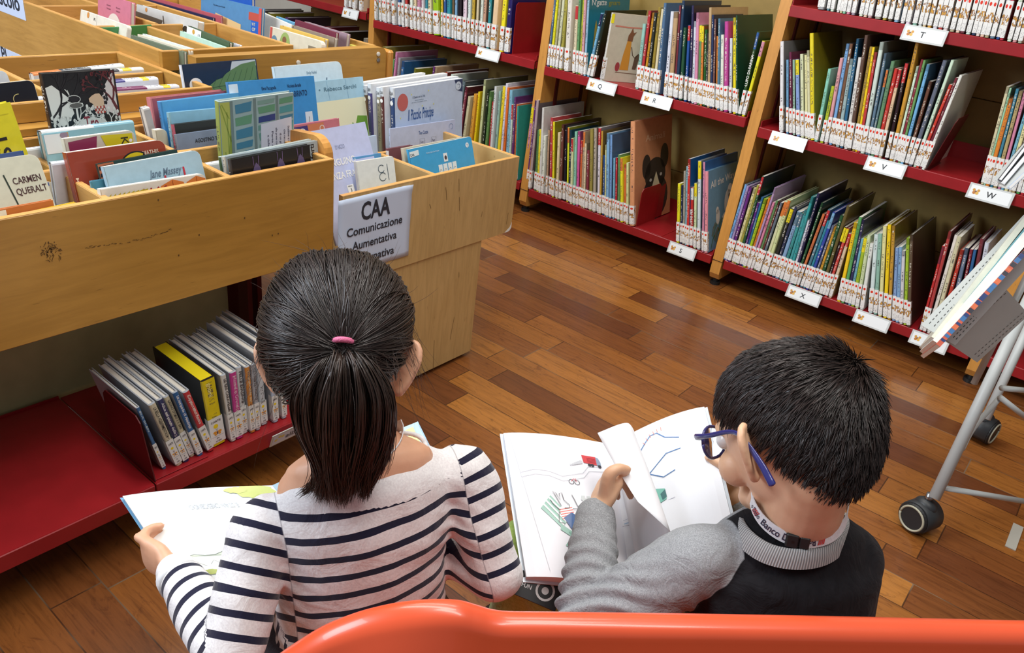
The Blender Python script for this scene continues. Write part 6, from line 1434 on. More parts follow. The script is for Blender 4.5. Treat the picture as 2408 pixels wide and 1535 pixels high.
# shoulder seams filled out
for s_, c_ in ((-1, gL), (1, gR)): limb(mb, [gHip + Vector((0, 0, .276)) + gFw * .024 + gAx * s_ * .078, c_ - gAx * s_ * .02 + Vector((0, 0, .010)), c_ + gAx * s_ * .004 + Vector((0, 0, .002))], [.024, .034, .038], gFw)
upc = (gNeck - gHip).normalized(); hipn = np.array(gHip); axn = np.array(gAx); fwn = np.array(gFw); upn = np.array(upc)
def gfold(co, no):
    pL, dL = seg_param(co, [tuple(v) for v in slL[2:]]); pR, dR = seg_param(co, [tuple(v) for v in slR[2:]])
    h = fold(co, no, .0045, 55, 3, (0, 0, 1))
    # creases around the elbows and the armpits
    ap = np.exp(-(np.linalg.norm(co - np.array(gL + gAx * .02 - Vector((0, 0, .05))), axis=1) / .05) ** 2) + np.exp(-(np.linalg.norm(co - np.array(gR - gAx * .02 - Vector((0, 0, .05))), axis=1) / .05) ** 2)
    h += ap * .004 * np.sin(co @ (upn + axn * .6) * 260); lw = np.clip((0.10 - (co - hipn) @ upn) / .08, 0, 1) * (np.minimum(dL, dR) > .05)
    h += lw * .005 * np.sin(co @ (upn * 1.0 + axn * .55) * 150 + 2 * np.sin(co @ axn * 40))
    return co + no * h[:, None]
top = fuse(mb, 'striped_top', 0.004, 6, ['striped_knit'], girl, gfold)
me = top.data; n = len(me.vertices); co = np.empty(n * 3); me.vertices.foreach_get('co', co); co = co.reshape(-1, 3)
lo = (co - hipn) @ axn; hgt = (co - hipn) @ upn
exL = gL + (gL - gElL).normalized() * .10; exR = gR + (gR - gElR).normalized() * .10
pL, dL = seg_param(co, [tuple(exL)] + [tuple(v) for v in slL[2:]]); pR, dR = seg_param(co, [tuple(exR)] + [tuple(v) for v in slR[2:]])
PER = 0.0258
xl = (np.array(gL) - hipn) @ axn + .018; xr = (np.array(gR) - hipn) @ axn - .006; fwp = (co - hipn) @ fwn
sdL = (xl - .08 * np.clip(.22 - hgt, 0, .2)) - lo; sdR = lo - (xr + .08 * np.clip(.22 - hgt, 0, .2)); sd = np.maximum(np.maximum(sdL, sdR), fwp - .105)
vt = (hgt - .15 * lo - .010 * np.cos(lo / .11 * 1.3)) / PER; vs = np.where(dL < dR, pL / PER * 1.02 + .35, pR / PER * 1.02 + .1)
th_ = np.where((hgt > .276) & (sd < .0), 0.0, .33)
for nm_, ar in (('vt', vt), ('vs', vs), ('sd', sd), ('thk', th_)):
    at_ = me.attributes.new(nm_, 'FLOAT', 'POINT'); at_.data.foreach_set('value', ar.astype(np.float32))
# neckline trim, lying round the wide boat neck
mb = MB(); cc = gHip + Vector((0, 0, .300)) + gFw * .030; ring_ = []
for k in range(41):
    a = 2 * math.pi * k / 40; ring_.append(cc + gAx * (.083 * math.cos(a)) + gFw * (.052 * math.sin(a)) + Vector((0, 0, .004 * math.cos(2 * a) - .004)))
mb.tube(ring_, .0032, 8); mb.build('neck_trim', 'white_cotton', girl, smooth=True)
# cuff ends
for a_, b_, r0 in ((gWrL, gElL, .0275),):
    d_ = (b_ - a_).normalized(); mb = MB(); etube(mb, [a_ + d_ * .012, a_ + d_ * .026], [r0, r0 * 1.05], [r0, r0 * 1.05], gFw, 24, cap=False); c_ = mb.build('cuff', 'white_cotton', girl, smooth=True)
# leggings
mb = MB()
for sx in (-1, 1):
    kn = gHip + (gAx * (-.10) if sx < 0 else gAx * .06) + gFw * (.27 if sx < 0 else .28) + Vector((0, 0, .035 if sx < 0 else .03)); h0 = gHip + gAx * sx * .05 - Vector((0, 0, .005)); fz = kn + gFw * .02; ank = Vector((fz[0], fz[1], .06))
    limb(mb, [h0, (h0 + kn) / 2, kn], [.068, .058, .047], gAx); limb(mb, [kn, (kn + ank) / 2 - gFw * .01, ank], [.047, .044, .031], gAx)
limb(mb, [gHip - gAx * .05, gHip + gAx * .05], [.088, .088], gFw)
fuse(mb, 'leggings', 0.006, 4, ['dark_cotton'], girl, lambda co, no: co + no * fold(co, no, .004, 60, 8)[:, None])
for sx in (-1, 1):
    kn = gHip + (gAx * (-.10) if sx < 0 else gAx * .06) + gFw * (.27 if sx < 0 else .28); a_ = Vector((kn[0], kn[1], 0)) + gFw * .02
    mb = MB(); etube(mb, [a_ - gFw * .035 + V3(0, 0, .034), a_ + gFw * .02 + V3(0, 0, .034), a_ + gFw * .08 + V3(0, 0, .03), a_ + gFw * .12 + V3(0, 0, .026)], [.03, .034, .036, .028], [.033, .036, .03, .025], gAx, 18); mb.build('shoe', 'white_cotton', girl, smooth=True)
# ---- hair: under layer, strands drawn to the tie, the tail
tieL = np.array([0.024, -0.115, 0.002])
def hairline_ok(d):
    x, y, z = d
    if y < .1: return z > max(-.80, -.06 - 2.6 * max(0, -.12 - y))
    return z > .26 + .6 * (y - .1)
rng = np.random.RandomState(11)
mb = MB(); nI, nK = 40, 60; V = []; ok = {}
for i in range(nI + 1):
    a = math.pi * i / nI
    for k in range(nK):
        b = 2 * math.pi * k / nK; d = (math.sin(a) * math.cos(b), math.sin(a) * math.sin(b), math.cos(a)); V.append(GH @ Vector(cranium(d, gs, .0085))); ok[(i, k)] = hairline_ok(d)
fs = [(i * nK + k, (i + 1) * nK + k, (i + 1) * nK + (k + 1) % nK, i * nK + (k + 1) % nK) for i in range(nI) for k in range(nK) if ok[(i, k)] and ok[(i + 1, k)] and ok[(i, (k + 1) % nK)] and ok[(i + 1, (k + 1) % nK)]]
mb.add(V, fs, 0, lin((34, 27, 25))); mb.build('hair_base', 'hair', girl, smooth=True)
def proj_sk(p, grow):
    """push points out to the skull surface plus a height"""
    c = np.array([0, -0.012, 0.030]) * gs; d = p - c; L_ = np.linalg.norm(d, axis=-1, keepdims=True); u = d / L_
    x, y, z = u[..., 0], u[..., 1], u[..., 2]
    ax = np.full(x.shape, .0715 * gs) + grow; ay = np.where(y < 0, .094, .090) * gs + grow; az = np.where(z < 0, np.where(y > -.2, .112, .100), .086) * gs + grow
    ax = ax * np.where(z < 0, 1 - .16 * np.minimum(1, np.abs(z)) ** 1.5, 1)
    k = (np.abs(x / ax) ** 2.25 + np.abs(y / ay) ** 2.25 + np.abs(z / az) ** 2.25) ** (-1 / 2.25)
    return c + u * k[..., None]
starts = []
while len(starts) < 5200:
    v = rng.normal(size=3); v /= np.linalg.norm(v)
    if hairline_ok(v) and (rng.rand() < 0.45 or not hairline_ok(v * 1.0 - np.array([0, 0, .25]))): starts.append(v)
st_ = proj_sk(np.array(starts) * .1 + np.array([0, -.012, .03]), .004); S_ = 16
t_ = np.linspace(0, 1, S_)[None, :, None]
clump = np.sin(np.arctan2(np.array(starts)[:, 2] - .2, np.array(starts)[:, 0]) * 23) * .5
mid = st_[:, None, :] * (1 - t_) + tieL[None, None, :] * t_
sa_ = np.array(starts); an_ = np.arctan2(sa_[:, 2], sa_[:, 0]); wob = (rng.normal(size=(len(starts), 1, 3)) * .0035 + (np.stack([np.sin(an_ * 9), np.sin(an_ * 13 + 1), np.sin(an_ * 11 + 2)], 1) * .007)[:, None]) * np.sin(np.pi * t_)
lift = .010 + .0035 * clump[:, None] + rng.uniform(-.0015, .0035, (len(starts), 1)) + .006 * np.sin(np.pi * t_[..., 0] * .9)
pth = proj_sk(mid + wob, lift)
# converge on the tie at the end
e_ = np.clip((t_ - .80) / .20, 0, 1) ** 1.5; tiej = tieL + rng.normal(size=(len(starts), 1, 3)) * np.array([.006, .004, .006]); pth = pth * (1 - e_) + tiej * e_
strands('hair_strands', to_world(GH, pth), rng.uniform(.0005, .0011, len(starts)), hcol(len(starts), (47, 39, 36), .45, 2), girl)
# the tail hangs in world space from the tie
tie = GH @ Vector(tieL); tw = np.array(tie)
def tailpath(sx, tip, out=.035, w=1.0): pass
N3 = 4200; S3 = 24; u_ = rng.uniform(-1, 1, N3); cl_ = np.round(u_ * 9) / 9; u_ = u_ + (cl_ - u_) * .55; rr_ = rng.uniform(-1, 1, N3)
R3, U3, F3 = np.array(CR), np.array(CU), np.array(CF)
def pxy(px, py, d): return np.array(PD(px, py, d))
keysC = [pxy(803, 808, .862), pxy(800, 850, .845), pxy(790, 920, .850), pxy(785, 1000, .868), pxy(782, 1080, .885), pxy(785, 1150, .898), pxy(790, 1195, .905)]
keysL = [pxy(798, 808, .862), pxy(745, 860, .850), pxy(700, 930, .858), pxy(706, 1010, .876), pxy(745, 1090, .892), pxy(735, 1140, .905), pxy(705, 1168, .915)]
keysR = [pxy(812, 808, .862), pxy(872, 855, .850), pxy(918, 930, .862), pxy(925, 1010, .880), pxy(908, 1080, .895), pxy(880, 1140, .905), pxy(862, 1180, .912)]
def samp(keys, t):
    K = np.array(keys); n_ = len(K) - 1; x = np.clip(t * n_, 0, n_ - 1e-6); i = x.astype(int); f = (x - i)[..., None]
    K2 = np.concatenate([[2 * K[0] - K[1]], K, [2 * K[-1] - K[-2]]]); a, b, c, d = K2[i], K2[i + 1], K2[i + 2], K2[np.minimum(i + 3, len(K2) - 1)]
    return .5 * (2 * b + (c - a) * f + (2 * a - 5 * b + 4 * c - d) * f ** 2 + (3 * b - a - 3 * c + d) * f ** 3)
tt = np.linspace(0, 1, S3)[None, :] * (rng.uniform(.84, 1.0, (N3, 1)) * (.90 + .10 * np.sin(cl_ * 17)[:, None])); tt = np.minimum(tt, 1)
Cc, Ll, Rr_ = samp(keysC, tt), samp(keysL, tt), samp(keysR, tt)
uu = u_[:, None, None]; base = np.where(uu < 0, Cc + (Ll - Cc) * np.abs(uu), Cc + (Rr_ - Cc) * np.abs(uu))
# thickness: bulges towards the viewer in the middle
th_ = (np.sqrt(np.clip(1 - uu ** 2, 0, 1)) * .030 * np.sin(np.clip(tt, 0, 1)[..., None] * np.pi * .9 + .25)) * rr_[:, None, None]
wv_ = (np.sin(cl_ * 31)[:, None, None] * R3 + np.cos(cl_ * 23)[:, None, None] * F3) * .007 * np.sin(tt[..., None] * 4.2) + rng.normal(size=(N3, 1, 3)) * .003 * tt[..., None] + np.sin(tt[..., None] * 7 + rng.uniform(0, 6.3, (N3, 1, 1))) * rng.normal(size=(N3, 1, 3)) * .002
tail = base - F3 * th_ + wv_
strands('ponytail', tail, rng.uniform(.0006, .0012, N3), hcol(N3, (50, 38, 32), .5, 4), girl)
# stray hairs round the ears and the crown
N4 = 190; S4 = 12; dr = rng.normal(size=(N4, 3)); dr[:, 0] = np.sign(dr[:, 0]) * np.abs(dr[:, 0]) * 1.3; dr[:, 1] *= .6; dr[:, 2] = np.abs(dr[:, 2]) * np.where(rng.rand(N4) < .6, -.15, 1.0); dr /= np.linalg.norm(dr, axis=1, keepdims=True)
s0 = to_world(GH, proj_sk(dr * .1 + np.array([0, -.012, .03]), .010)); t4 = np.linspace(0, 1, S4)[None, :, None]
outv = s0 - np.array(GH.translation); outv /= np.linalg.norm(outv, axis=1, keepdims=True); ln = rng.uniform(.03, .12, (N4, 1, 1))
up_ = (dr[:, 2] > .45)[:, None, None]
fl = s0[:, None] + outv[:, None] * ln * t4 * (.25 + .2 * rng.rand(N4, 1, 1)) + np.where(up_, R3 * rng.normal(size=(N4, 1, 1)) * .03 * t4, -U3 * ln * t4 * .9) + R3 * np.sin(t4 * 3.4 + rng.uniform(0, 6, (N4, 1, 1))) * .006 * t4
strands('stray_hairs', fl, np.full(N4, .00022), hcol(N4, (70, 54, 46), .3, 6), girl)['kind'] = 'stuff'
# hair tie
mb = MB(); tr = []
plain('pink_elastic', (222, 110, 150), 0.6, bump=0.6, bscale=500)
ax_ = (Vector(keysC[1]) - tie).normalized(); s1 = ax_.orthogonal().normalized(); s2 = ax_.cross(s1)
for k in range(25): a = 2 * math.pi * k / 24; tr.append(PD(803, 806, .836) + CR * (.0110 * math.cos(a)) + (CU * .35 - CF * .4) * (.0105 * math.sin(a)) + CF * .010 * (1 - abs(math.sin(a))))
mb.tube(tr, .0032, 8); o = mb.build('hair_tie', 'pink_elastic', girl, smooth=True); o['label'] = 'pink hair tie'
# her lanyard, just visible at the neck
ly = thing('lanyard', "white printed ribbon around the girl's neck", 'lanyard', (0, 0, 0))
mb = MB(); c0 = gHip + Vector((0, 0, .322)) + gFw * .036; pts = [c0 + gAx * (.052 * math.cos(a)) + gFw * (.052 * math.sin(a)) + V3(0, 0, .010 * math.cos(a) ** 2 - .045 * max(0, math.sin(a))) for a in [math.radians(-200 + 10 * k) for k in range(23)]]
def strap(mb, pts, up, wd, th=.0012):
    V = []; n_ = len(pts)
    for i, p in enumerate(pts):
        t = (pts[min(i + 1, n_ - 1)] - pts[max(i - 1, 0)]).normalized(); u = (up - t * up.dot(t)).normalized(); nn = t.cross(u)
        for a, b in ((-1, -1), (1, -1), (1, 1), (-1, 1)): V.append(p + u * (a * wd / 2) + nn * (b * th / 2))
    mb.add(V, [(4 * i + k, 4 * i + (k + 1) % 4, 4 * i + 4 + (k + 1) % 4, 4 * i + 4 + k) for i in range(n_ - 1) for k in range(4)] + [(3, 2, 1, 0), tuple(4 * (n_ - 1) + k for k in range(4))]); mb.fixn = True
strap(mb, pts, V3(0, 0, 1) - gFw * .35, .014); mb.build('ribbon', 'white_cotton', ly)

kk = min(range(4, len(pts) - 4), key=lambda k: abs((lambda v: CX + F * v[0] / v[2])(RC @ np.array([pts[k][0], pts[k][1], pts[k][2] - CH])) - 932) + (500 if (pts[k] - c0).dot(gFw) > .01 else 0))
tn_ = (pts[kk + 1] - pts[kk - 1]).normalized(); up_v = V3(0, 0, 1) - gFw * .35; up_v = (up_v - tn_ * up_v.dot(tn_)).normalized(); nr_ = tn_.cross(up_v)
if nr_.dot(CF) > 0: tn_ = -tn_; nr_ = tn_.cross(up_v)
mb = MB(); put_text(mb, 'Banco', -.010, -.004, w=.020, h=.012, col=lin((36, 40, 66)), M=frame(pts[kk] + nr_ * .0012, tn_, up_v)); mb.build('printed_name', 'printed_ink', ly)
# ---------------------------------------------------------------- open books
def openbook(name, label, TL, ST, TR, BL, cover, pagesL, pagesR, bulge=(0.012, 0.012), th=0.008, artL=None, artR=None, skewR=None, gap=.0012):
    """open book: left and right halves share the spine from ST towards the lower edge"""
    t = thing(name, label, 'book', (0, 0, 0)); V = BL - TL; n = 14; out = {}
    for side, A, B, bl, ps, art in (('left', TL, ST, bulge[0], pagesL, artL), ('right', TR, ST, bulge[1], pagesR, artR)):
        U = B - A; W = U.length; Vh = V if side == 'left' or skewR is None else skewR; H = Vh.length
        nn = U.cross(Vh).normalized()
        if nn.z < 0: nn = -nn
        def S(u, v, up=0.0, A=A, U=U, Vh=Vh, nn=nn, bl=bl): return A + U * u + Vh * v + nn * (bl * math.sin(math.pi * min(1, u) ** 0.8) + up)
        # cover board under the leaves
        mb = MB(); e = .004
        a0 = A - U.normalized() * e - Vh.normalized() * e - nn * (th); b0 = B - Vh.normalized() * e - nn * (th); c0 = B + Vh + Vh.normalized() * e - nn * th; d0 = A + Vh + Vh.normalized() * e - U.normalized() * e - nn * th
        mb.prism([a0, b0, c0, d0], nn * .0022, 0, lin(cover)); mb.build('cover', 'printed_card', t)
        # page block with curved top leaf
        mb = MB(); VV = []; m = 8
        for i in range(n + 1):
            for j in range(m + 1): VV.append(S(i / n, j / m))
        base = len(VV)
        for i in range(n + 1):
            for j in range(m + 1): VV.append(A + U * (i / n) + Vh * (j / m) - nn * (th - .0023))
        q = lambda i, j, o=0: o + i * (m + 1) + j
        fs = [(q(i, j), q(i + 1, j), q(i + 1, j + 1), q(i, j + 1)) for i in range(n) for j in range(m)] + [(q(i, j, base), q(i, j + 1, base), q(i + 1, j + 1, base), q(i + 1, j, base)) for i in range(n) for j in range(m)]
        for i in range(n): fs += [(q(i, 0), q(i, 0, base), q(i + 1, 0, base), q(i + 1, 0)), (q(i, m), q(i + 1, m), q(i + 1, m, base), q(i, m, base))]
        for j in range(m): fs += [(q(0, j), q(0, j + 1), q(0, j + 1, base), q(0, j, base)), (q(n, j), q(n, j, base), q(n, j + 1, base), q(n, j + 1))]
        mb.add(VV, fs, 0, lin(ps)); mb.fixn = True; mb.build('page_block', 'page_print', t)
        out[side] = (S, W, H)
        if art:
            mb = MB(); art(mb, W, H); sub = []
            # lay the flat drawing on the curved leaf: x from the outer edge (left) or from the spine (right), y down the page
            V2 = []
            for p in mb.v:
                u = p[0] / W if side == 'left' else 1 - p[0] / W
                V2.append(tuple(S(min(max(u, .003), .999), min(max(-p[1] / H, .002), .998), p[2] + .0006)))
            mb.v = V2; mb.build('page_drawing', 'printed_ink', t)
    return t, out
printed('page_print', 0.6, 0.0)
gBTR = PD(980, 992, 1.24)
def gart(mb, W, H):
    G1, G2, G3 = lin((196, 206, 110)), lin((176, 192, 84)), lin((206, 214, 196)); r2 = random.Random(4)
    r3 = random.Random(8)
    def blobp(cx, cy, rx, ry, c, z=.0003, n=26): patch(mb, [(cx + rx * math.cos(6.283 * k / n) * r3.uniform(.82, 1.08), cy + ry * math.sin(6.283 * k / n) * r3.uniform(.8, 1.1)) for k in range(n)], c, z=z)
    blobp(W * .86, -H * .06, W * .15, H * .07, G1); blobp(W * .90, -H * .14, W * .11, H * .06, G2, .0004); blobp(W * .73, -H * .04, W * .08, H * .03, G1, .0005)
    # wash below the torn edge
    top = [(W * k / 16, -H * (.58 + .012 * math.sin(k * 1.9) + .008 * math.sin(k * 4.1))) for k in range(17)]
    patch(mb, top + [(W, -H * .7), (0, -H * .7)], G3, z=.0003); patch(mb, [(0, -H * .69), (W, -H * .69), (W, -H), (0, -H)], lin((222, 232, 206)), z=.0004)
    ribbon(mb, top, .0009, lin((130, 140, 130)), z=.0006)
    for k in range(9): blobp(W * (.12 + .1 * k), -H * (.70 + .02 * (k % 3)), W * .05, H * .022, lin((186, 196, 110)) if k % 2 else lin((196, 206, 150)), .0006 + .00003 * k)
    for k in range(8): ribbon(mb, [(W * (.15 + .1 * k), -H * .66), (W * (.18 + .1 * k), -H * (.64 - .01 * (k % 2))), (W * (.22 + .1 * k), -H * .67)], .0008, lin((150, 150, 140)), z=.0007)
    put_text(mb, 'E STAN CRESCENDO', W * .68, -H * .15, w=W * .32, h=.014, col=lin((196, 200, 206)), rot=math.pi, z=.0006)
def gartR(mb, W, H): patch(mb, [(W * .04, -H * .98), (W * .96, -H * .98), (W * .96, -H * .03), (W * .04, -H * .03)], lin((226, 222, 130)))
GB_, _ = openbook('open_picture_book', "girl's open picture book with a blank white page and green wash", gBTL, gBST, gBTR, gBBL, (112, 168, 206), (238, 242, 242), (176, 206, 222), bulge=(.006, .004), th=.010, artL=gart, artR=gartR, skewR=PD(1100, 1235, 1.15) - gBTR)
# ---------------------------------------------------------------- the boy
boy = thing('person', 'boy with short dark hair, grey and black shirt and blue glasses, turning a page', 'person', (0, 0, 0))
BH = headmat(PD(1860, 1046, 0.915), 30, 8, -2); bs = 0.98
bL = PD(1634, 1322, 0.945); bR = PD(1985, 1314, 0.985); bAx = (bR - bL); bAx.z *= .4; bAx.normalize()
bFw = Vector((0, 0, 1)).cross(bAx).normalized()
bNeck = PD(1866, 1248, 0.955)
bHip = bNeck - Vector((0, 0, .325)) - bFw * .03
bElL = PD(1378, 1478, 0.965); bWrL = PD(1402, 1205, 1.055); bElR = PD(1960, 1420, 1.12); bWrR = PD(1738, 1165, 1.135)
mb = MB(); add_head(mb, BH, bs)
hb = BH @ Vector((0, -0.016, -0.050))
nk = [hb + (hb - bNeck).normalized() * .03, hb, bNeck * .45 + hb * .55, bNeck + bFw * .012, bNeck - Vector((0, 0, .06)) + bFw * .006]
p_, r_ = crv(nk, [(.042, .042), (.043, .044), (.0455, .045), (.056, .050), (.080, .058)], 5); etube(mb, p_, [q[0] for q in r_], [q[1] for q in r_], bAx, 22)
tors = [bHip - Vector((0, 0, .02)), bHip + Vector((0, 0, .07)), bHip + Vector((0, 0, .15)) + bFw * .004, bHip + Vector((0, 0, .225)) + bFw * .012, bHip + Vector((0, 0, .28)) + bFw * .022, bHip + Vector((0, 0, .308)) + bFw * .026]
p_, r_ = crv(tors, [(.108, .08), (.102, .072), (.1, .07), (.112, .074), (.108, .062), (.080, .05)], 6); etube(mb, p_, [q[0] for q in r_], [q[1] for q in r_], bAx, 28)
for a, r in (([bL + bAx * .035, bL, (bL + bElL) / 2, bElL], [.032, .035, .031, .028]), ([bElL, (bElL + bWrL) / 2, bWrL], [.028, .027, .020]), ([bR - bAx * .035, bR, (bR + bElR) / 2, bElR], [.032, .035, .031, .028]), ([bElR, (bElR + bWrR) / 2, bWrR], [.027, .026, .019])): limb(mb, a, r, bFw)
# left hand pinching the page: thumb above, fingers behind the leaf
dl = (PD(1438, 1130, 1.075) - bWrL).normalized(); nl = (-CR * .85 - CF * .45 + CU * .05).normalized()
hand(mb, bWrL, dl, nl, CU, [(.5, .55, .4), (1.0, .55, .4), (1.15, .6, .4), (1.25, .65, .5)], s=1.0, spread=.05,
     thumb=[bWrL + dl * .028 - CF * .012, PD(1432, 1120, 1.045), PD(1452, 1103, 1.045), PD(1474, 1104, 1.052)])
# right hand under and over the far edge of the book
dr_ = (PD(1700, 1075, 1.15) - bWrR).normalized()
hand(mb, bWrR, dr_, (CR * .9 - CU * .2 + CF * .2), -CF, [(.7, .8, .5), (.8, .8, .5), (.8, .9, .5), (.9, .9, .5)], s=1.0,
     thumb=[bWrR + dr_ * .02 - CF * .006, PD(1712, 1112, 1.115), PD(1697, 1092, 1.115), PD(1677, 1084, 1.12)])
bKn = {-1: PD(1252, 1300, 1.155), 1: bHip + bAx * .13 + bFw * .27 + Vector((0, 0, .04))}
for sx in (-1, 1):
    kn = bKn[sx]; h0 = bHip + bAx * sx * .05; ank = Vector((kn[0] + bFw[0] * .03, kn[1] + bFw[1] * .03, .045))
    limb(mb, [h0, (h0 + kn) / 2, kn], [.058, .052, .042], bAx); limb(mb, [kn, (kn + ank) / 2 - bFw * .01, ank], [.042, .04, .026], bAx); limb(mb, [ank - bFw * .02 - V3(0, 0, .018), ank + bFw * .05 - V3(0, 0, .022), ank + bFw * .10 - V3(0, 0, .026)], [.024, .022, .016], bAx)
fuse(mb, 'body', 0.0031, 3, 'skin_boy', boy)
face_parts(BH, bs, boy)
# shirt
mb = MB()
st = [bHip, bHip + Vector((0, 0, .07)), bHip + Vector((0, 0, .15)), bHip + Vector((0, 0, .225)) + bFw * .008, bHip + Vector((0, 0, .272)) + bFw * .018, bHip + Vector((0, 0, .296)) + bFw * .026]
p_, r_ = crv(st, [(.124, .094), (.118, .085), (.114, .08), (.122, .083), (.121, .078), (.104, .064)], 6); etube(mb, p_, [q[0] for q in r_], [q[1] for q in r_], bAx, 32)
slL = [bL + bAx * .03, bL - bAx * .002, bL * .5 + bElL * .5, bElL, bElL * .5 + bWrL * .5, bWrL + (bElL - bWrL) * .04]; slR = [bR - bAx * .03, bR + bAx * .002, bR * .5 + bElR * .5, bElR, bElR * .5 + bWrR * .5, bWrR + (bElR - bWrR) * .1]
limb(mb, slL[:4], [.042, .045, .043, .040], bFw, seg=20); limb(mb, slL[3:], [.040, .036, .0285], bFw, seg=20); limb(mb, slR[:4], [.042, .045, .041, .038], bFw, seg=20); limb(mb, slR[3:], [.038, .033, .027], bFw, seg=20)
for s_, c_ in ((-1, bL), (1, bR)): limb(mb, [bHip + Vector((0, 0, .300)) + bFw * .03 + bAx * s_ * .074, c_ - bAx * s_ * .02 + Vector((0, 0, .014)), c_ + bAx * s_ * .002 + Vector((0, 0, .003))], [.027, .036, .041], bFw)
hipn = np.array(bHip); axn = np.array(bAx); fwn = np.array(bFw); upn = np.array([0, 0, 1.0])
def bfold(co, no):
    h = fold(co, no, .0035, 55, 13, (0, 0, 1)); e1 = np.linalg.norm(co - np.array(bElL), axis=1); e2 = np.linalg.norm(co - np.array(bL + bAx * .02 - V3(0, 0, .05)), axis=1)
    ed = np.array((bWrL - bElL).normalized()); h += np.exp(-(e1 / .085) ** 2) * .0055 * np.sin(co @ ed * 330 + 1.6 * np.sin(co @ axn * 60)); h += np.exp(-(e2 / .05) ** 2) * .004 * np.sin(co @ (upn * .6 + axn) * 220)
    return co + no * h[:, None]
top = fuse(mb, 'shirt', 0.004, 6, ['black_jersey', 'grey_melange'], boy, bfold)
me = top.data; nf = len(me.polygons); cc = np.empty(nf * 3); me.polygons.foreach_get('center', cc); cc = cc.reshape(-1, 3)
lo = (cc - hipn) @ axn; hg = (cc - hipn) @ upn; fw = (cc - hipn) @ fwn
at_n = me.attributes.new('panel', 'FLOAT', 'POINT'); n = len(me.vertices); co = np.empty(n * 3); me.vertices.foreach_get('co', co); co = co.reshape(-1, 3)
lo = (co - hipn) @ axn; hg = (co - hipn) @ upn; fw = (co - hipn) @ fwn
# raglan line on the left: from the collar out to the armpit; the shoulder top and front are grey
edge = -.080 - .048 * np.clip((.318 - hg) / .060, 0, 1) + .012 * np.clip((.235 - hg) / .16, 0, 1)
pan = np.maximum(edge - lo, np.where(lo < .09, (fw - .050 + .12 * np.clip(.285 - hg, -1, 1)), -.05)); dd_, dm_ = seg_param(co, [tuple(v) for v in slR[1:]]); pan = np.maximum(pan, np.where((dm_ < .05) & (dd_ > .10), .03, -.05)); pan = np.maximum(pan, np.where(hg > .30, (fw - .052), -.05))
at_n.data.foreach_set('value', pan.astype(np.float32))
t = NT('raglan_shirt'); a = t.n('ShaderNodeAttribute', attribute_name='panel').outputs['Fac']; nz = t.noise(t.coord('Object', scale=(1, 1, 2.2)), 620, 3, .7); nw = t.noise(t.coord(), 60, 3)
g = t.ramp(nz, [(.3, lin((116, 118, 121))), (.7, lin((168, 170, 173)))]); k = t.ramp(nw, [(.3, lin((24, 23, 26))), (.7, lin((32, 31, 34)))])
m = t.math('GREATER_THAN', a, 0.0); seam = t.math('LESS_THAN', t.math('ABSOLUTE', a), .0009)
t.base(t.mix(t.math('MULTIPLY', seam, .6), t.mix(m, k, g), lin((24, 24, 26)))); t.set(Roughness=.88, Specular_IOR_Level=.12, Sheen_Weight=.04); t.bump(t.noise(t.coord('Object', scale=(1, 1, 1)), 26, 4, .6, .8), .7, .008); MATS['raglan_shirt'] = t.m
me.materials.clear(); me.materials.append(MATS['raglan_shirt'])
# ribbed collar
cpts = [PD(*q) for q in ((1744, 1226, .945), (1768, 1262, .915), (1815, 1291, .898), (1878, 1301, .893), (1935, 1290, .902), (1972, 1262, .926), (1986, 1228, .958), (1962, 1203, 1.0), (1890, 1192, 1.035), (1810, 1192, 1.025), (1756, 1202, .985))]
cc_ = sum(cpts, V3(0, 0, 0)) / len(cpts); cl2, _ = crv(cpts[-2:] + cpts + cpts[:2], [0.0] * 15, 6); col = cl2[12:-6]
mb = MB(); V = []; FS = []; UVs = []; nn_ = len(col)
for i, p in enumerate(col):
    rad = (p - cc_); rad.z = 0; rad.normalize()
    prof = [(rad * .0120 - V3(0, 0, .014)), (rad * .0090 - V3(0, 0, .004)), (rad * .0040 + V3(0, 0, .0055)), (-rad * .0000 + V3(0, 0, .0070)), (-rad * .0020 + V3(0, 0, .0040)), (-rad * .0010 - V3(0, 0, .014))]
    V += [p + q for q in prof]
for i in range(nn_ - 1):
    for j in range(5): FS.append((6 * i + j, 6 * i + 6 + j, 6 * i + 7 + j, 6 * i + 1 + j)); UVs.append([(i / 60, j / 5), ((i + 1) / 60, j / 5), ((i + 1) / 60, (j + 1) / 5), (i / 60, (j + 1) / 5)])
mb.add(V, FS, 0, WHITE, UVs); mb.build('ribbed_collar', 'ribbed_collar', boy, smooth=True)
# trousers
mb = MB()
for sx in (-1, 1):
    kn = bKn[sx]; h0 = bHip + bAx * sx * .05; ank = Vector((kn[0] + bFw[0] * .03, kn[1] + bFw[1] * .03, .06))
    limb(mb, [h0, (h0 + kn) / 2, kn], [.074, .066, .056], bAx, seg=20); limb(mb, [kn, (kn + ank) / 2 - bFw * .01, ank], [.056, .052, .040], bAx, seg=20)
limb(mb, [bHip - bAx * .05, bHip + bAx * .05], [.09, .09], bFw)
pants = fuse(mb, 'trousers', 0.005, 5, ['lime_cotton'], boy, lambda co, no: co + no * fold(co, no, .007, 50, 18)[:, None])
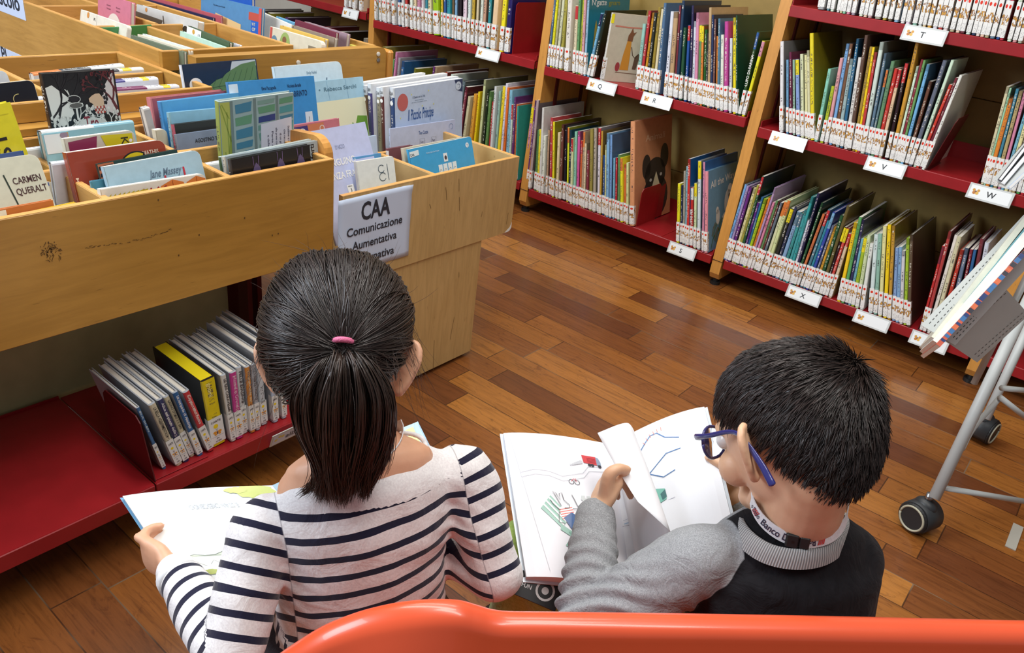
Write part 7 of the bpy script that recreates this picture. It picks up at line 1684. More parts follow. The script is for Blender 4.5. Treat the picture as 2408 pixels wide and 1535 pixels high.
# dark patch with a round mark sewn on the thigh
pc = PD(1272, 1372, 1.085); q0 = PD(1240, 1352, 1.072); ex_ = (PD(1330, 1395, 1.10) - PD(1230, 1352, 1.10)).normalized(); ey_ = (PD(1225, 1385, 1.09) - PD(1240, 1345, 1.10)).normalized()
mb = MB(); Mp = frame(q0 + V3(0, 0, 0), ex_, -ey_); 
mb.bbox((-.008, -.030, -.001), (.052, .004, .001), .0006, 0, lin((24, 24, 26))); mb.v = [tuple(Mp @ Vector(v)) for v in mb.v]
ring(mb, .030, -.010, .012, .003, lin((190, 190, 190)), Mp, z=.0014); disc(mb, .030, -.010, .005, lin((190, 190, 190)), Mp, z=.0014); put_text(mb, 'FUN', -.003, -.016, w=.014, h=.008, col=lin((200, 200, 200)), M=Mp, z=.0014)
mb.build('trouser_patch', 'printed_ink', boy)
for sx in (-1, 1):
    kn = bKn[sx]; a_ = Vector((kn[0], kn[1], 0)) + bFw * .03; mb = MB(); etube(mb, [a_ - bFw * .035 + V3(0, 0, .034), a_ + bFw * .02 + V3(0, 0, .034), a_ + bFw * .08 + V3(0, 0, .03), a_ + bFw * .12 + V3(0, 0, .026)], [.03, .034, .036, .028], [.033, .036, .03, .025], bAx, 18); mb.build('shoe', 'black_rubber', boy, smooth=True)
# ---- short hair: shell plus overlapping strands running away from the crown whorl
def bok(d):
    x, y, z = d
    if y < -.02: lim = max(-.93, -.02 - 2.3 * max(0, -.16 - y))
    elif y < .45: lim = .10 + .3 * y
    else: lim = .24 + .55 * (y - .45)
    return z > lim
rng = np.random.RandomState(21)
mb = MB(); V = []; ok = {}
for i in range(nI + 1):
    a = math.pi * i / nI
    for k in range(nK):
        b = 2 * math.pi * k / nK; d = (math.sin(a) * math.cos(b), math.sin(a) * math.sin(b), math.cos(a)); V.append(BH @ Vector(cranium(d, bs, .004))); ok[(i, k)] = bok(d)
fs = [(i * nK + k, (i + 1) * nK + k, (i + 1) * nK + (k + 1) % nK, i * nK + (k + 1) % nK) for i in range(nI) for k in range(nK) if ok[(i, k)] and ok[(i + 1, k)] and ok[(i, (k + 1) % nK)] and ok[(i + 1, (k + 1) % nK)]]
mb.add(V, fs, 0, lin((26, 20, 19))); mb.build('hair_base', 'hair', boy, smooth=True)
wh = np.array([.42, -.66, .62]); wh /= np.linalg.norm(wh)
ds = []
while len(ds) < 15000:
    v = rng.normal(size=3); v /= np.linalg.norm(v)
    if bok(v): ds.append(v)
ds = np.array(ds); NB = len(ds); SB = 7
ang = np.arccos(np.clip(ds @ wh, -1, 1))
tdir = ds * (ds @ wh)[:, None] - wh; tdir = -(wh - ds * (ds @ wh)[:, None]); tdir /= np.linalg.norm(tdir, axis=1, keepdims=True) + 1e-6     # away from the whorl
sw = np.cross(ds, tdir); tdir = tdir + sw * (.55 * np.exp(-ang / .5))[:, None]
# over the top the hair is combed to the front and down to the left
cmb = np.array([-.55, .75, .0]) - ds * (ds @ np.array([-.55, .75, .0]))[:, None]; wgt = np.clip((ds[:, 2] - .15) / .5, 0, 1) * np.clip(ang / .5, 0, 1) * .7; tdir = tdir * (1 - wgt)[:, None] + cmb * wgt[:, None]
tdir[:, 2] -= .25 * np.clip(.5 - ds[:, 2], 0, 1); cln = np.sin(ds @ np.array([31., 17, 23])) + np.sin(ds @ np.array([-19., 29, 37])); tdir += np.cross(ds, tdir) * (cln * .16)[:, None] + rng.normal(size=(NB, 3)) * .08
tdir -= ds * np.sum(ds * tdir, 1, keepdims=True); tdir /= np.linalg.norm(tdir, axis=1, keepdims=True)
lenb = np.clip(.022 + .008 * (ds[:, 2] > .2) - .012 * np.clip((-.35 - ds[:, 2]) / .3, 0, 1), .008, .05) * rng.uniform(.7, 1.15, NB)
tb = np.linspace(0, 1, SB)[None, :, None]; c0 = np.array([0, -.012, .03]) * bs
root = proj_sk(ds * .1 + c0, .002); q = root[:, None] + tdir[:, None] * lenb[:, None, None] * tb
lift = .002 + (.0042 + .003 * (cln[:, None] * .4 + .5) + rng.uniform(-.001, .0025, (NB, 1))) * tb[..., 0] ** .8 + (np.exp(-(ang / .35) ** 2) * rng.uniform(0, .012, NB))[:, None] * tb[..., 0]
_gs = gs; gs = bs; pb = proj_sk(q, lift); gs = _gs
strands('hair', to_world(BH, pb), rng.uniform(.00045, .0009, NB), hcol(NB, (46, 37, 34), .5, 9), boy)
# ---- glasses
gl_ = thing('eyeglasses', 'dark blue framed glasses worn by the boy', 'glasses', (0, 0, 0))
t = plain('blue_frame', (44, 44, 110), .25, coat=.6); plain('lens', (236, 240, 244), .03)
MATS['lens'].node_tree.nodes['Principled BSDF'].inputs['Transmission Weight'].default_value = 1.0; MATS['lens'].node_tree.nodes['Principled BSDF'].inputs['IOR'].default_value = 1.05
def HB(x, y, z): return BH @ Vector((x * bs, y * bs, z * bs))
mb = MB()
for sx in (-1, 1):
    rim = [HB(sx * (.032 + .024 * math.cos(a)), .098 - .010 * abs(math.cos(a) if math.cos(a) > 0 else 0), .008 + .020 * math.sin(a)) for a in [2 * math.pi * k / 24 for k in range(25)]]
    mb.tube(rim, .0020, 8)
mb.tube([HB(-.010, .099, .012), HB(0, .101, .015), HB(.010, .099, .012)], .0018, 8); mb.build('frame_front', 'blue_frame', gl_, smooth=True)
for sx in (-1, 1):
    mb = MB(); path = crv([HB(sx * .056, .090, .016), HB(sx * .068, .086, .018), HB(sx * .0765, .055, .020), HB(sx * .0800, .015, .024), HB(sx * .0830, -.006, .016), HB(sx * .0815, -.026, -.012), HB(sx * .0790, -.036, -.034)], [.0022, .0026, .0020, .0018, .0021, .0026, .0028], 5)
    etube(mb, path[0], [r * 1.5 for r in path[1]], [r * .85 for r in path[1]], BH.to_3x3() @ Vector((0, .3, 1)), 12); mb.build('temple_arm', 'blue_frame', gl_, smooth=True)
    mb = MB(); mb.add([HB(sx * .032, .0955, .008)] + [HB(sx * (.032 + .023 * math.cos(a)), .098 - .009 * max(0, math.cos(a)), .008 + .019 * math.sin(a)) for a in [2 * math.pi * k / 24 for k in range(24)]], [(0, 1 + k, 1 + (k + 1) % 24) for k in range(24)]); o = mb.build('lens', 'lens', gl_, smooth=True); so = o.modifiers.new('thick', 'SOLIDIFY'); so.thickness = .0012
# ---- lanyard with its clasp
ly = thing('lanyard', 'white ribbon printed Banco Desio with a black clasp on the nape of the boy', 'lanyard', (0, 0, 0))
nax = (hb - bNeck).normalized(); lc = bNeck + nax * .056 + bFw * .010; b_x = (CR - nax * CR.dot(nax)).normalized(); b_y = nax.cross(b_x); b_y = b_y if b_y.dot(CF) < 0 else -b_y
ctl = [lc + b_x * (.0550 * math.cos(a)) + b_y * (.0540 * math.sin(a)) - nax * .006 * math.sin(a) for a in [math.radians(205 - 11.5 * k) for k in range(20)]]
pth_, _ = crv(ctl, [0.0] * len(ctl), 4)
# keep the ribbon just off the neck
mb = MB(); upr = (CU * .93 - CF * .25).normalized(); strap(mb, pth_, upr, .0150); mb.build('ribbon', 'white_cotton', ly)
acc = [0.0]
for a, b in zip(pth_, pth_[1:]): acc.append(acc[-1] + (b - a).length)
def onstrap(x, y, z):
    i = 0
    while i < len(acc) - 2 and acc[i + 1] < x: i += 1
    f = (x - acc[i]) / (acc[i + 1] - acc[i]); p = pth_[i].lerp(pth_[i + 1], f); t_ = (pth_[i + 1] - pth_[i]).normalized(); u = (upr - t_ * upr.dot(t_)).normalized(); n_ = t_.cross(u)
    if n_.dot(CF) > 0: n_ = -n_
    return p + u * y + n_ * (.0010 + z)
def s_at(px): return acc[min(range(len(pth_)), key=lambda k: abs((lambda v: CX + F * v[0] / v[2])(RC @ np.array([pth_[k][0], pth_[k][1], pth_[k][2] - CH])) - px) + (1000 if (pth_[k] - lc).dot(b_y) < .004 else 0))]
mb = MB(); NV = lin((36, 40, 66))
put_text(mb, 'Banco Desio', s_at(1792), -.0040, w=.050, h=.0125, col=NV); put_text(mb, 'o Desio', s_at(1733), -.0035, w=.017, h=.011, col=NV)
for k in range(4): ribbon(mb, [(s_at(1775) - .001 + k * .0022, -.0045), (s_at(1775) + .002 + k * .0022, .0045)], .0012, lin((206, 60, 60)))
for k in range(4): ribbon(mb, [(s_at(1925) + k * .0020, -.0045), (s_at(1925) + .003 + k * .0020, .0045)], .0012, lin((206, 60, 60)))
b0 = len(mb.v); put_text(mb, 'Banco', 0, -.0040, w=.020, h=.0125, col=NV); x1_ = s_at(1919)
mb.v = mb.v[:b0] + [(x1_ - x, -y, z) for x, y, z in mb.v[b0:]]
mb.v = [tuple(onstrap(x, y, z)) for x, y, z in mb.v]; mb.build('printed_name', 'printed_ink', ly)
sc_ = s_at(1878); Mc = frame(onstrap(sc_, 0, .001), onstrap(sc_ + .006, 0, 0) - onstrap(sc_ - .006, 0, 0), upr); mb = MB(); mb.bbox((-.0135, -.0085, -.004), (.0005, .0085, .003), .0015); mb.bbox((.0010, -.0075, -.004), (.0125, .0075, .0024), .0015); o = mb.build('clasp', 'black_rubber', ly, M=Mc)
mb = MB(); disc(mb, 0, 0, .0016, lin((8, 8, 8)), n=12); mb.build('clasp_hole', 'printed_ink', ly, M=Mc @ Matrix.Translation((-.006, 0, .0031)))
# ---- his picture book with one leaf being turned
bTL = PD(1184, 1018, 1.19); bBL = PD(1238, 1356, 1.06); bST = PD(1436, 1044, 1.20); bTR = PD(1656, 956, 1.18); bBR = PD(1722, 1228, 1.06)
def bartL(mb, W, H):
    B = lin((40, 84, 140)); R_ = lin((206, 60, 66)); GN = lin((128, 176, 160)); K = lin((50, 50, 56)); GY = lin((196, 198, 204))
    def X(px): return W * (px - 1184) / 252
    def Y(py): return -H * (py - 1030) / 322
    # truck, road and bicycle
    patch(mb, [(X(1355), Y(1072)), (X(1388), Y(1072)), (X(1388), Y(1092)), (X(1357), Y(1090))], R_); patch(mb, [(X(1388), Y(1072)), (X(1394), Y(1074)), (X(1398), Y(1084)), (X(1398), Y(1092)), (X(1388), Y(1092))], lin((140, 156, 176)), z=.0004)
    for x in (1370, 1377, 1394): disc(mb, X(x), Y(1094), .0026, K, z=.0005, n=12)
    for k in range(4): ribbon(mb, [(X(1366), Y(1078 + 3 * k)), (X(1386), Y(1078 + 3 * k))], .0006, lin((150, 30, 40)), z=.0005)
    for k in range(6): disc(mb, X(1350 - 5 * k), Y(1090 + 2 * k), .003 - .0003 * k, GY, n=8)
    for dy in (0, 11): ribbon(mb, [(X(1208), Y(1126 + dy)), (X(1240), Y(1118 + dy)), (X(1270), Y(1120 + dy)), (X(1300), Y(1130 + dy)), (X(1330), Y(1122 + dy)), (X(1350), Y(1116 + dy)), (X(1366), Y(1098 + dy)), (X(1400), Y(1094 + dy))], .0007, GY)
    for x in (1318, 1331): ring(mb, X(x), Y(1141), .0036, .0008, K)
    ribbon(mb, [(X(1318), Y(1140)), (X(1324), Y(1133)), (X(1331), Y(1141)), (X(1328), Y(1132))], .0009, R_, z=.0006)
    # deckchair
    patch(mb, [(X(1238), Y(1207)), (X(1264), Y(1177)), (X(1300), Y(1222)), (X(1276), Y(1248))], GN)
    for k in range(3): patch(mb, [(X(1244 + 7 * k), Y(1200 - 8 * k)), (X(1247 + 7 * k), Y(1197 - 8 * k)), (X(1283 + 7 * k), Y(1240 - 8 * k)), (X(1280 + 7 * k), Y(1243 - 8 * k))], lin((232, 236, 234)), z=.0005)
    patch(mb, [(X(1276), Y(1240)), (X(1310), Y(1262)), (X(1338), Y(1254)), (X(1338), Y(1264)), (X(1306), Y(1274)), (X(1272), Y(1252))], GN, z=.0004)
    for a_, b_ in (((1290, 1255), (1326, 1286)), ((1330, 1262), (1278, 1286)), ((1326, 1286), (1342, 1262)), ((1278, 1286), (1298, 1262))): ribbon(mb, [(X(a_[0]), Y(a_[1])), (X(b_[0]), Y(b_[1]))], .0022, GN, z=.0006)
    # reader with long ears: striped top and blue dungarees
    patch(mb, [(X(1276), Y(1204)), (X(1306), Y(1196)), (X(1312), Y(1222)), (X(1282), Y(1232))], lin((236, 232, 230)), z=.0007)
    for k in range(5): ribbon(mb, [(X(1277 + k), Y(1209 + 5 * k)), (X(1307 + k), Y(1201 + 5 * k))], .0013, lin((214, 90, 80)), z=.0008)
    patch(mb, [(X(1284), Y(1226)), (X(1304), Y(1212)), (X(1330), Y(1230)), (X(1340), Y(1242)), (X(1320), Y(1256)), (X(1296), Y(1248))], B, z=.0009)
    patch(mb, [(X(1326), Y(1226)), (X(1342), Y(1220)), (X(1344), Y(1240)), (X(1328), Y(1246))], lin((90, 140, 190)), z=.001)
    for pts_ in ([(1284, 1200), (1274, 1176), (1270, 1168), (1277, 1172), (1284, 1188), (1284, 1172), (1290, 1170), (1292, 1186), (1302, 1196), (1300, 1203), (1290, 1204)], [(1280, 1210), (1266, 1196), (1262, 1188)], [(1308, 1204), (1322, 1202), (1316, 1182), (1312, 1172)], [(1276, 1214), (1272, 1236), (1284, 1238)]): ribbon(mb, [(X(x), Y(y)) for x, y in pts_], .0009, K, z=.0011)
    for k in range(4): patch(mb, [(X(1334 + 12 * k), Y(1170)), (X(1342 + 12 * k), Y(1170)), (X(1342 + 12 * k), Y(1196)), (X(1334 + 12 * k), Y(1196))], lin((206, 212, 212)), z=.0004)
    patch(mb, [(X(1332), Y(1176)), (X(1382), Y(1176)), (X(1382), Y(1181)), (X(1332), Y(1181))], lin((206, 212, 212)), z=.0005)
    for k in range(6): ribbon(mb, [(X(1344 + 4 * k), Y(1212)), (X(1340 + 6 * k), Y(1196))], .0008, lin((90, 140, 90)), z=.0007); disc(mb, X(1340 + 6 * k), Y(1195 - 3 * (k % 2)), .0016, R_, z=.0008, n=8)
    put_text(mb, 'Cette histoire commence', X(1282), Y(1315), w=.11, h=.0075, col=K, shear=.3); put_text(mb, 'Un camion passe', X(1292), Y(1327), w=.075, h=.0075, col=K, shear=.3)
    ribbon(mb, [(X(1196), Y(1040)), (X(1234), Y(1340))], .0005, lin((206, 208, 214)))
def bartR(mb, W, H):
    # x runs from the outer edge; flip so the drawing reads from the spine
    B = lin((50, 110, 170)); GN = lin((120, 186, 170)); K = lin((50, 50, 56))
    def X(px, py=1000): return W * (1 - (px - (1443 + (py - 1044) * .16)) / (218 + (py - 1044) * .0))
    def Y(px, py): return -H * ((py - 1044 + (px - 1443) * .40) / 300)
    def L(pts_, w_, c, z=.0004): ribbon(mb, [(X(x, y), Y(x, y)) for x, y in pts_], w_, c, z=z)
    L([(1514, 1080), (1540, 1056), (1552, 1032), (1566, 1026), (1580, 1032), (1606, 1048), (1650, 1053)], .0012, B); L([(1520, 1106), (1550, 1094), (1596, 1108), (1616, 1084), (1656, 1080)], .0012, B); L([(1596, 1108), (1572, 1140), (1546, 1144)], .0012, B)
    for k in range(6): L([(1542 + 8 * k, 1040 - 9 * math.sin(.5 + k * .45)), (1540 + 9 * k, 1031 - 10 * math.sin(.5 + k * .45))], .0008, lin((214, 130, 110)))
    van = [(1578, 1166), (1596, 1150), (1630, 1140), (1654, 1152), (1656, 1162), (1606, 1186), (1582, 1190)]; patch(mb, [(X(*p), Y(*p)) for p in van], GN, z=.0004)
    patch(mb, [(X(*p), Y(*p)) for p in ((1578, 1168), (1590, 1170), (1590, 1186), (1580, 1186))], lin((60, 110, 110)), z=.0006)
    for k in range(6): L([(1598 + 8 * k, 1158 - 2.4 * k), (1600 + 8 * k, 1178 - 3.2 * k)], .0007, lin((226, 240, 236)), .0006)
    for x, y in ((1606, 1188), (1648, 1164)): disc(mb, X(x, y), Y(x, y), .0034, K, z=.0007, n=12)
    L([(1566, 1200), (1676, 1156)], .0006, lin((170, 170, 190))); L([(1600, 1206), (1620, 1196)], .0012, lin((226, 170, 110))); L([(1656, 1176), (1676, 1164)], .0012, lin((150, 180, 210)))
BB_, sf = openbook('open_picture_book', "boy's open picture book with a red lorry, deck chair and green bus", bTL, bST, bTR, bBL, (206, 216, 226), (238, 238, 244), (236, 238, 244), bulge=(.010, .012), th=.012, artL=bartL, artR=bartR, skewR=(bBR - bTR))
# the leaf in mid turn: rises from the gutter and curls over towards the left
mb = MB(); n1, n2 = 16, 12; V = []
gt, gb = bST, bST + (bBR - bTR + bBL - bTL) * .5
ctlT = [PD(1440, 1046, 1.195), PD(1490, 1030, 1.165), PD(1483, 1000, 1.13), PD(1462, 996, 1.105), PD(1405, 1018, 1.10)]
ctlB = [PD(1500, 1330, 1.055), PD(1560, 1290, 1.035), PD(1576, 1254, 1.02), PD(1560, 1235, 1.012), PD(1500, 1180, 1.02)]
ctlM = [PD(1468, 1180, 1.12), PD(1520, 1150, 1.095), PD(1530, 1120, 1.07), PD(1512, 1110, 1.06), PD(1455, 1108, 1.06)]
rt, _ = crv(ctlT, [0.0] * 5, 5); rb, _ = crv(ctlB, [0.0] * 5, 5); rm, _ = crv(ctlM, [0.0] * 5, 5); nt = len(rt)
for i in range(nt):
    for j in range(n2 + 1):
        v = j / n2; V.append(rt[i] * ((1 - v) * (1 - 2 * v)) + rm[i] * (4 * v * (1 - v)) + rb[i] * (v * (2 * v - 1)))
fs = [(i * (n2 + 1) + j, i * (n2 + 1) + j + 1, (i + 1) * (n2 + 1) + j + 1, (i + 1) * (n2 + 1) + j) for i in range(nt - 1) for j in range(n2)]
mb.add(V, fs, 0, lin((240, 241, 246))); lf = mb.build('turning_leaf', 'page_print', BB_, smooth=True); so = lf.modifiers.new('thick', 'SOLIDIFY'); so.thickness = .0004
# the drawing on the next leaf: a bicycle wheel
def onleft(): pass
S_, W_, H_ = sf['right']
def XYR(px, py): return (W_ * (1 - (px - (1443 + (py - 1044) * .16)) / 218), -H_ * ((py - 1044 + (px - 1443) * .40) / 300))
mb = MB(); cx, cy = XYR(1522, 1215); ring(mb, cx, cy, .0185, .0017, lin((70, 76, 84)), ry=.024); ribbon(mb, [(cx, cy), XYR(1536, 1180)], .0012, lin((140, 150, 170))); ribbon(mb, [(cx, cy), XYR(1540, 1208)], .0012, lin((140, 150, 170)))
ribbon(mb, [XYR(1456, 1256), XYR(1500, 1246)], .0007, lin((150, 150, 160))); tx, ty = XYR(1520, 1298)
b0 = len(mb.v); put_text(mb, 'Je veux', 0, 0, w=.034, h=.011, col=lin((50, 50, 56)), shear=.3); mb.v = mb.v[:b0] + [(tx - x, ty + y, z) for x, y, z in mb.v[b0:]]
mb.v = [tuple(S_(min(max(p[0] / W_, .003), .999), min(max(-p[1] / H_, .002), .998), .0010)) for p in mb.v]; mb.build('page_drawing', 'printed_ink', BB_)
# ---------------------------------------------------------------- orange bench in front
plain('orange_plastic', (222, 86, 50), 0.3, var=0.02, coat=0.25)
bn = thing('bench', 'glossy orange moulded plastic bench, only its curved back seen at the bottom', 'bench', (0, 0, 0))
eV = (P(2300, 1447, z=0.555) - P(1200, 1427, z=0.548)); O_ = P(1200, 1427, z=0.548); eV.normalize()
eH = Vector((eV[0], eV[1], 0)).normalized(); nB = Vector((0, 0, 1)).cross(eH).normalized()      # towards the children
if nB.dot(CF) < 0: nB = -nB
# outline of the top edge in the picture, turned into height along the bench
outl = [(560, 1610), (640, 1540), (700, 1497), (760, 1460), (820, 1434), (880, 1415), (950, 1401), (1020, 1396), (1080, 1399), (1120, 1410), (1160, 1422), (1210, 1427), (1320, 1428.5), (1500, 1431), (1700, 1434), (2000, 1440), (2300, 1447), (2500, 1452), (2900, 1464)]
top = []
for px, py in outl:
    r = Vector(RC.T @ np.array([(px - CX) / F, (py - CY) / F, 1.0])); o_ = Vector((0, 0, CH)); t_ = (O_ - o_).dot(nB) / r.dot(nB); top.append(o_ + r * t_)
res, _ = crv(top, [0.0] * len(top), 6)
mb = MB(); V = []; SEG = []
prof = []
for k in range(13): a = math.radians(180 * k / 12); prof.append((.016 * math.cos(a), .016 * math.sin(a) - .016))     # rounded rim, from the front to the rear
for s in range(1, 9): prof.append((-.016 - .020 * math.sin(s / 8 * 1.4) - .004 * s, -.016 - .028 * s))
inner = [(.016, -.016)] + [(.016 - .010 * math.sin(s / 8 * 3.0), -.016 - .028 * s) for s in range(1, 9)]
full = [q for q in inner[::-1]] + prof[1:]
for i, p in enumerate(res):
    sx = (p - O_).dot(eH); hump = math.exp(-((sx + .115) / .075) ** 2)
    for j, (a, b) in enumerate(full):
        aa = a - .020 * hump * (1 if j > len(inner) else .3) * min(1, max(0, -b) / .06); V.append(p + nB * (aa - .012) + Vector((0, 0, b)))
m_ = len(full); fs = [(i * m_ + j, i * m_ + j + 1, (i + 1) * m_ + j + 1, (i + 1) * m_ + j) for i in range(len(res) - 1) for j in range(m_ - 1)] + [(i * m_, (i + 1) * m_, (i + 1) * m_ + m_ - 1, i * m_ + m_ - 1) for i in range(len(res) - 1)]
fs += [tuple(range(m_))[::-1], tuple((len(res) - 1) * m_ + k for k in range(m_))]
mb.add(V, fs); mb.fixn = True; mb.build('backrest', 'orange_plastic', bn, smooth=True)
# seat shell and two end supports, down to the floor
a0 = top[2]; a1 = top[-1]; sA = Vector((a0[0], a0[1], 0)) + eH * .06; sB = Vector((a1[0], a1[1], 0)); mb = MB()
ss = []
for q in (sA, sB): ss.append([q + nB * -.05 + V3(0, 0, .30), q + nB * -.02 + V3(0, 0, .20), q + nB * .03 + V3(0, 0, .145), q + nB * .25 + V3(0, 0, .140), q + nB * .275 + V3(0, 0, .125), q + nB * .25 + V3(0, 0, .110), q + nB * -.03 + V3(0, 0, .110), q + nB * -.075 + V3(0, 0, .20), q + nB * -.08 + V3(0, 0, .30)])
mb.add(ss[0] + ss[1], [tuple(range(9))[::-1], tuple(range(9, 18))] + [(i, (i + 1) % 9, 9 + (i + 1) % 9, 9 + i) for i in range(9)]); mb.fixn = True; mb.build('seat', 'orange_plastic', bn)
for q in (sA + eH * .04, sB - eH * .12):
    mb = MB(); mb.prism([q + nB * -.06, q + nB * .20, q + nB * .22 + V3(0, 0, .109), q + nB * -.06 + V3(0, 0, .109)], eH * .05); mb.build('leg', 'orange_plastic', bn)
# ---------------------------------------------------------------- wheeled magazine rack at the right
rk = thing('magazine_rack', 'grey metal magazine rack on castors, cut by the right edge', 'magazine rack', (0, 0, 0))
def pole(a, b, r, nm='tube', mat='grey_metal', bend=None):
    mb = MB(); pts = [a, b] if bend is None else crv([a, bend, b], [0, 0, 0], 6)[0]; mb.tube(pts, r, 14); return mb.build(nm, mat, rk, smooth=True)
c1 = P(2168, 1205, z=.045); c2 = P(2312, 1000, z=.045)
foot1 = P(2196, 1172, z=.095); foot2 = P(2318, 985, z=.095)
# main legs rise to the right, leaning
up1 = foot1 + Vector((.02, .04, 0)) ; 
def onray(px, py, d): return PD(px, py, d)
t1 = onray(2425, 690, 1.42); d1 = (foot1 - Vector((0, 0, CH))).dot(CF)
pole(foot1, onray(2440, 660, d1 - .02), .0125, 'leg'); d2 = (foot2 - Vector((0, 0, CH))).dot(CF)
pole(foot2, onray(2450, 700, d2 - .02), .0115, 'leg')
pole(onray(2215, 1146, d1), onray(2430, 1182, d1 + .10), .0065, 'crossbar'); pole(onray(2355, 912, d1 - .0), onray(2430, 920, d1 + .05), .0065, 'crossbar'); pole(onray(2352, 934, d1), onray(2430, 995, d1 + .05), .0065, 'crossbar')
pole(onray(2262, 1056, d1), onray(2352, 934, d1 + .01), .006, 'crossbar', bend=onray(2290, 1005, d1 + .015))
pole(onray(2290, 902, 1.62), onray(2420, 640, 1.52), .0065, 'back_rod')
# castors
def castor(c, ax):
    ax = Vector((ax[0], ax[1], 0)).normalized(); up = Vector((0, 0, 1)); fwd = up.cross(ax); M = Matrix(((ax[0], fwd[0], 0, c[0]), (ax[1], fwd[1], 0, c[1]), (ax[2], fwd[2], 1, c[2]), (0, 0, 0, 1)))
    o = bpy.data.objects.new('castor', None); COL.objects.link(o); o.parent = rk; o.matrix_world = M
    for s in (-1, 1):
        mb = MB(); mb.tube([(s * .014, 0, 0), (s * .016, 0, 0), (s * .030, 0, 0), (s * .033, 0, 0)], [.034, .036, .036, .033], 28); mb.build('wheel', 'black_rubber', o, smooth=False)
        mb = MB(); mb.tube([(s * .0335, .029 * math.cos(a), .029 * math.sin(a)) for a in [2 * math.pi * k / 28 for k in range(29)]], .0026, 8); mb.build('wheel_ring', 'castor_ring', o, smooth=True)
    mb = MB(); V = []; prof = [(-.028, .036), (-.026, .0385), (.026, .0385), (.028, .036)]
    for k in range(15):
        a = math.radians(-35 + 250 * k / 14)
        for x, r in prof: V.append((x * (1.0 if r > .037 else .98), r * math.cos(a), r * math.sin(a)))
    mb.add(V, [(4 * k + j, 4 * k + j + 1, 4 * k + 5 + j, 4 * k + 4 + j) for k in range(14) for j in range(3)]); mb.fixn = True
    blob(mb, (0, 0, .028), .02, .026, .02, n=10); h = mb.build('hood', 'castor_grey', o, smooth=True); so = h.modifiers.new('thick', 'SOLIDIFY'); so.thickness = .002
    MB().tube([(0, .0, .04), (0, 0, .062)], .008, 12).build('stem', 'steel_bolt', o, smooth=True)
plain('castor_grey', (44, 46, 48), .45); plain('castor_ring', (176, 172, 150), .5)
castor(Vector((c1[0], c1[1], .038)), CR * .85 + CF * .52); castor(Vector((c2[0], c2[1], .038)), CR * .6 - CF * .8)
# folded perforated trays
def perf(name, px, th=.0015, holes=True, lab=None):
    A, B, C, D = [onray(*q) for q in px]; mb = MB(); n = (B - A).cross(D - A).normalized(); mb.add([A, B, C, D, A + n * th, B + n * th, C + n * th, D + n * th], [(0, 1, 2, 3), (7, 6, 5, 4), (0, 4, 5, 1), (1, 5, 6, 2), (2, 6, 7, 3), (3, 7, 4, 0)]); mb.fixn = True; mb.build(name, 'grey_metal', rk)
    if n.dot(CF) > 0: n = -n; off = 0.0004
    else: off = th + .0004
    if holes:
        mb = MB(); M = frame(A + n * off * (1 if off > .001 else 1), B - A, D - A); L1, L2 = (B - A).length, (D - A).length; yn = (D - A).dot(Vector((M[0][1], M[1][1], M[2][1])))
        if Vector((M[0][2], M[1][2], M[2][2])).dot(n) < 0: pass
        for r_ in (.12, .26, .82, .9):
            k = .01
            while k < L1 - .006:
                x = k + (D - A).dot((B - A).normalized()) * r_; patch(mb, [(x, yn * r_), (x + .0045, yn * r_), (x + .0045, yn * r_ + .0014), (x, yn * r_ + .0014)], lin((60, 62, 60)), M, z=0); k += .0085
        mb.build('perforation', 'printed_ink', rk)
perf('tray_front', [(2166, 764, 1.47), (2440, 470, 1.42), (2466, 575, 1.40), (2246, 812, 1.44)])
perf('tray_back', [(2205, 790, 1.44), (2350, 662, 1.42), (2420, 740, 1.50), (2298, 852, 1.52)])
perf('tray_front', [(2335, 420, 1.40), (2440, 300, 1.36), (2470, 350, 1.28), (2372, 445, 1.33)], holes=False)
mags = [((2196, 795, 1.415), (2440, 480, 1.38), (214, 214, 196), 'cream magazine at the back of the lower rack tray', .010), ((2200, 802, 1.405), (2445, 500, 1.37), (96, 152, 160), 'teal edged magazine in the lower rack tray', .007), ((2203, 806, 1.395), (2448, 515, 1.36), (238, 238, 232), 'thick white paged magazine in the lower rack tray', .016), ((2206, 812, 1.378), (2452, 548, 1.345), (196, 92, 70), 'front magazine with an orange and blue spotted spine in the rack', .008)]
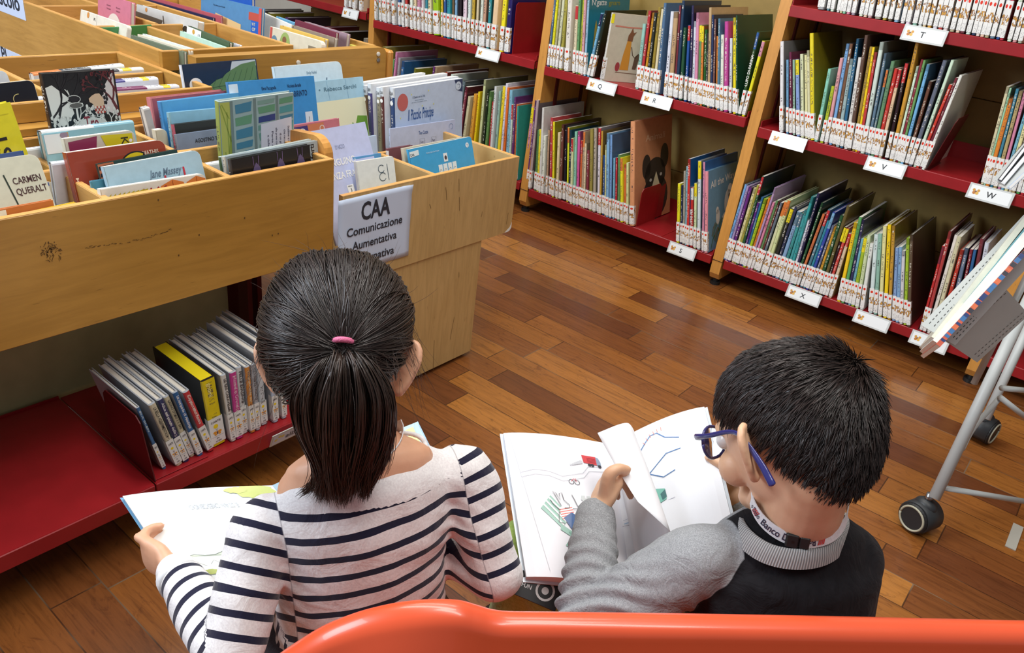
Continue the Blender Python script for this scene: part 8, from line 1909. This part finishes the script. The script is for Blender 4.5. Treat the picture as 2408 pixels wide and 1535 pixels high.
for a, b, c, lb, th in mags:
    A, B = onray(*a), onray(*b); U = (B - A); W = U.length; U.normalize(); V_ = (((A + B) / 2 - cam.location).normalized() + CU * .05); V_ = (V_ - U * V_.dot(U)).normalized(); N_ = U.cross(V_)
    t_ = thing('magazine', lb, 'magazine', M=Matrix(((U[0], V_[0], N_[0], A[0]), (U[1], V_[1], N_[1], A[1]), (U[2], V_[2], N_[2], A[2]), (0, 0, 0, 1))), group='magazines in the lower rack tray')
    mb = MB(); mb.box((0, 0.001, -th / 2 + .0005), (W, .21, th / 2 - .0005)); mb.build('page_block', 'paper', t_)
    mb = MB(); mb.box((0, 0, th / 2 - .0005), (W, .21, th / 2), 0, lin(c)); mb.box((0, 0, -th / 2), (W, .21, -th / 2 + .0005), 0, lin(c)); mb.box((0, -.0006, -th / 2), (W, .0006, th / 2), 0, lin(c))
    if th == .008:
        r2 = random.Random(1)
        for k in range(26): x = .01 + k * W / 27; mb.box((x, -.0009, -th / 2), (x + r2.uniform(.004, .010), -.0005, th / 2), 0, lin(r2.choice([(40, 60, 110), (214, 110, 70), (50, 50, 60), (60, 110, 160)])))
    mb.build('cover', 'printed_card', t_)
for k, (a, b, c, lb) in enumerate((((2350, 425, 1.36), (2440, 310, 1.32), (70, 70, 78), 'dark magazine in the upper rack tray'), ((2358, 432, 1.345), (2445, 330, 1.31), (232, 234, 236), 'white magazine in the upper rack tray'), ((2372, 444, 1.325), (2450, 372, 1.29), (196, 210, 230), 'pale blue sheet sticking out of the upper rack tray'))):
    A, B = onray(*a), onray(*b); U = (B - A); W = U.length; U.normalize(); V_ = (((A + B) / 2 - cam.location).normalized() + CU * .05); V_ = (V_ - U * V_.dot(U)).normalized(); N_ = U.cross(V_)
    t_ = thing('magazine', lb, 'magazine', M=Matrix(((U[0], V_[0], N_[0], A[0]), (U[1], V_[1], N_[1], A[1]), (U[2], V_[2], N_[2], A[2]), (0, 0, 0, 1))), group='magazines in the upper rack tray')
    mb = MB(); mb.box((0, 0, -.003), (W, .2, .003), 0, lin(c)); mb.build('cover', 'printed_card', t_); mb = MB(); mb.box((.002, -.0004, -.002), (W, .19, .002)); mb.build('page_block', 'paper', t_)
bpy.context.view_layer.update()
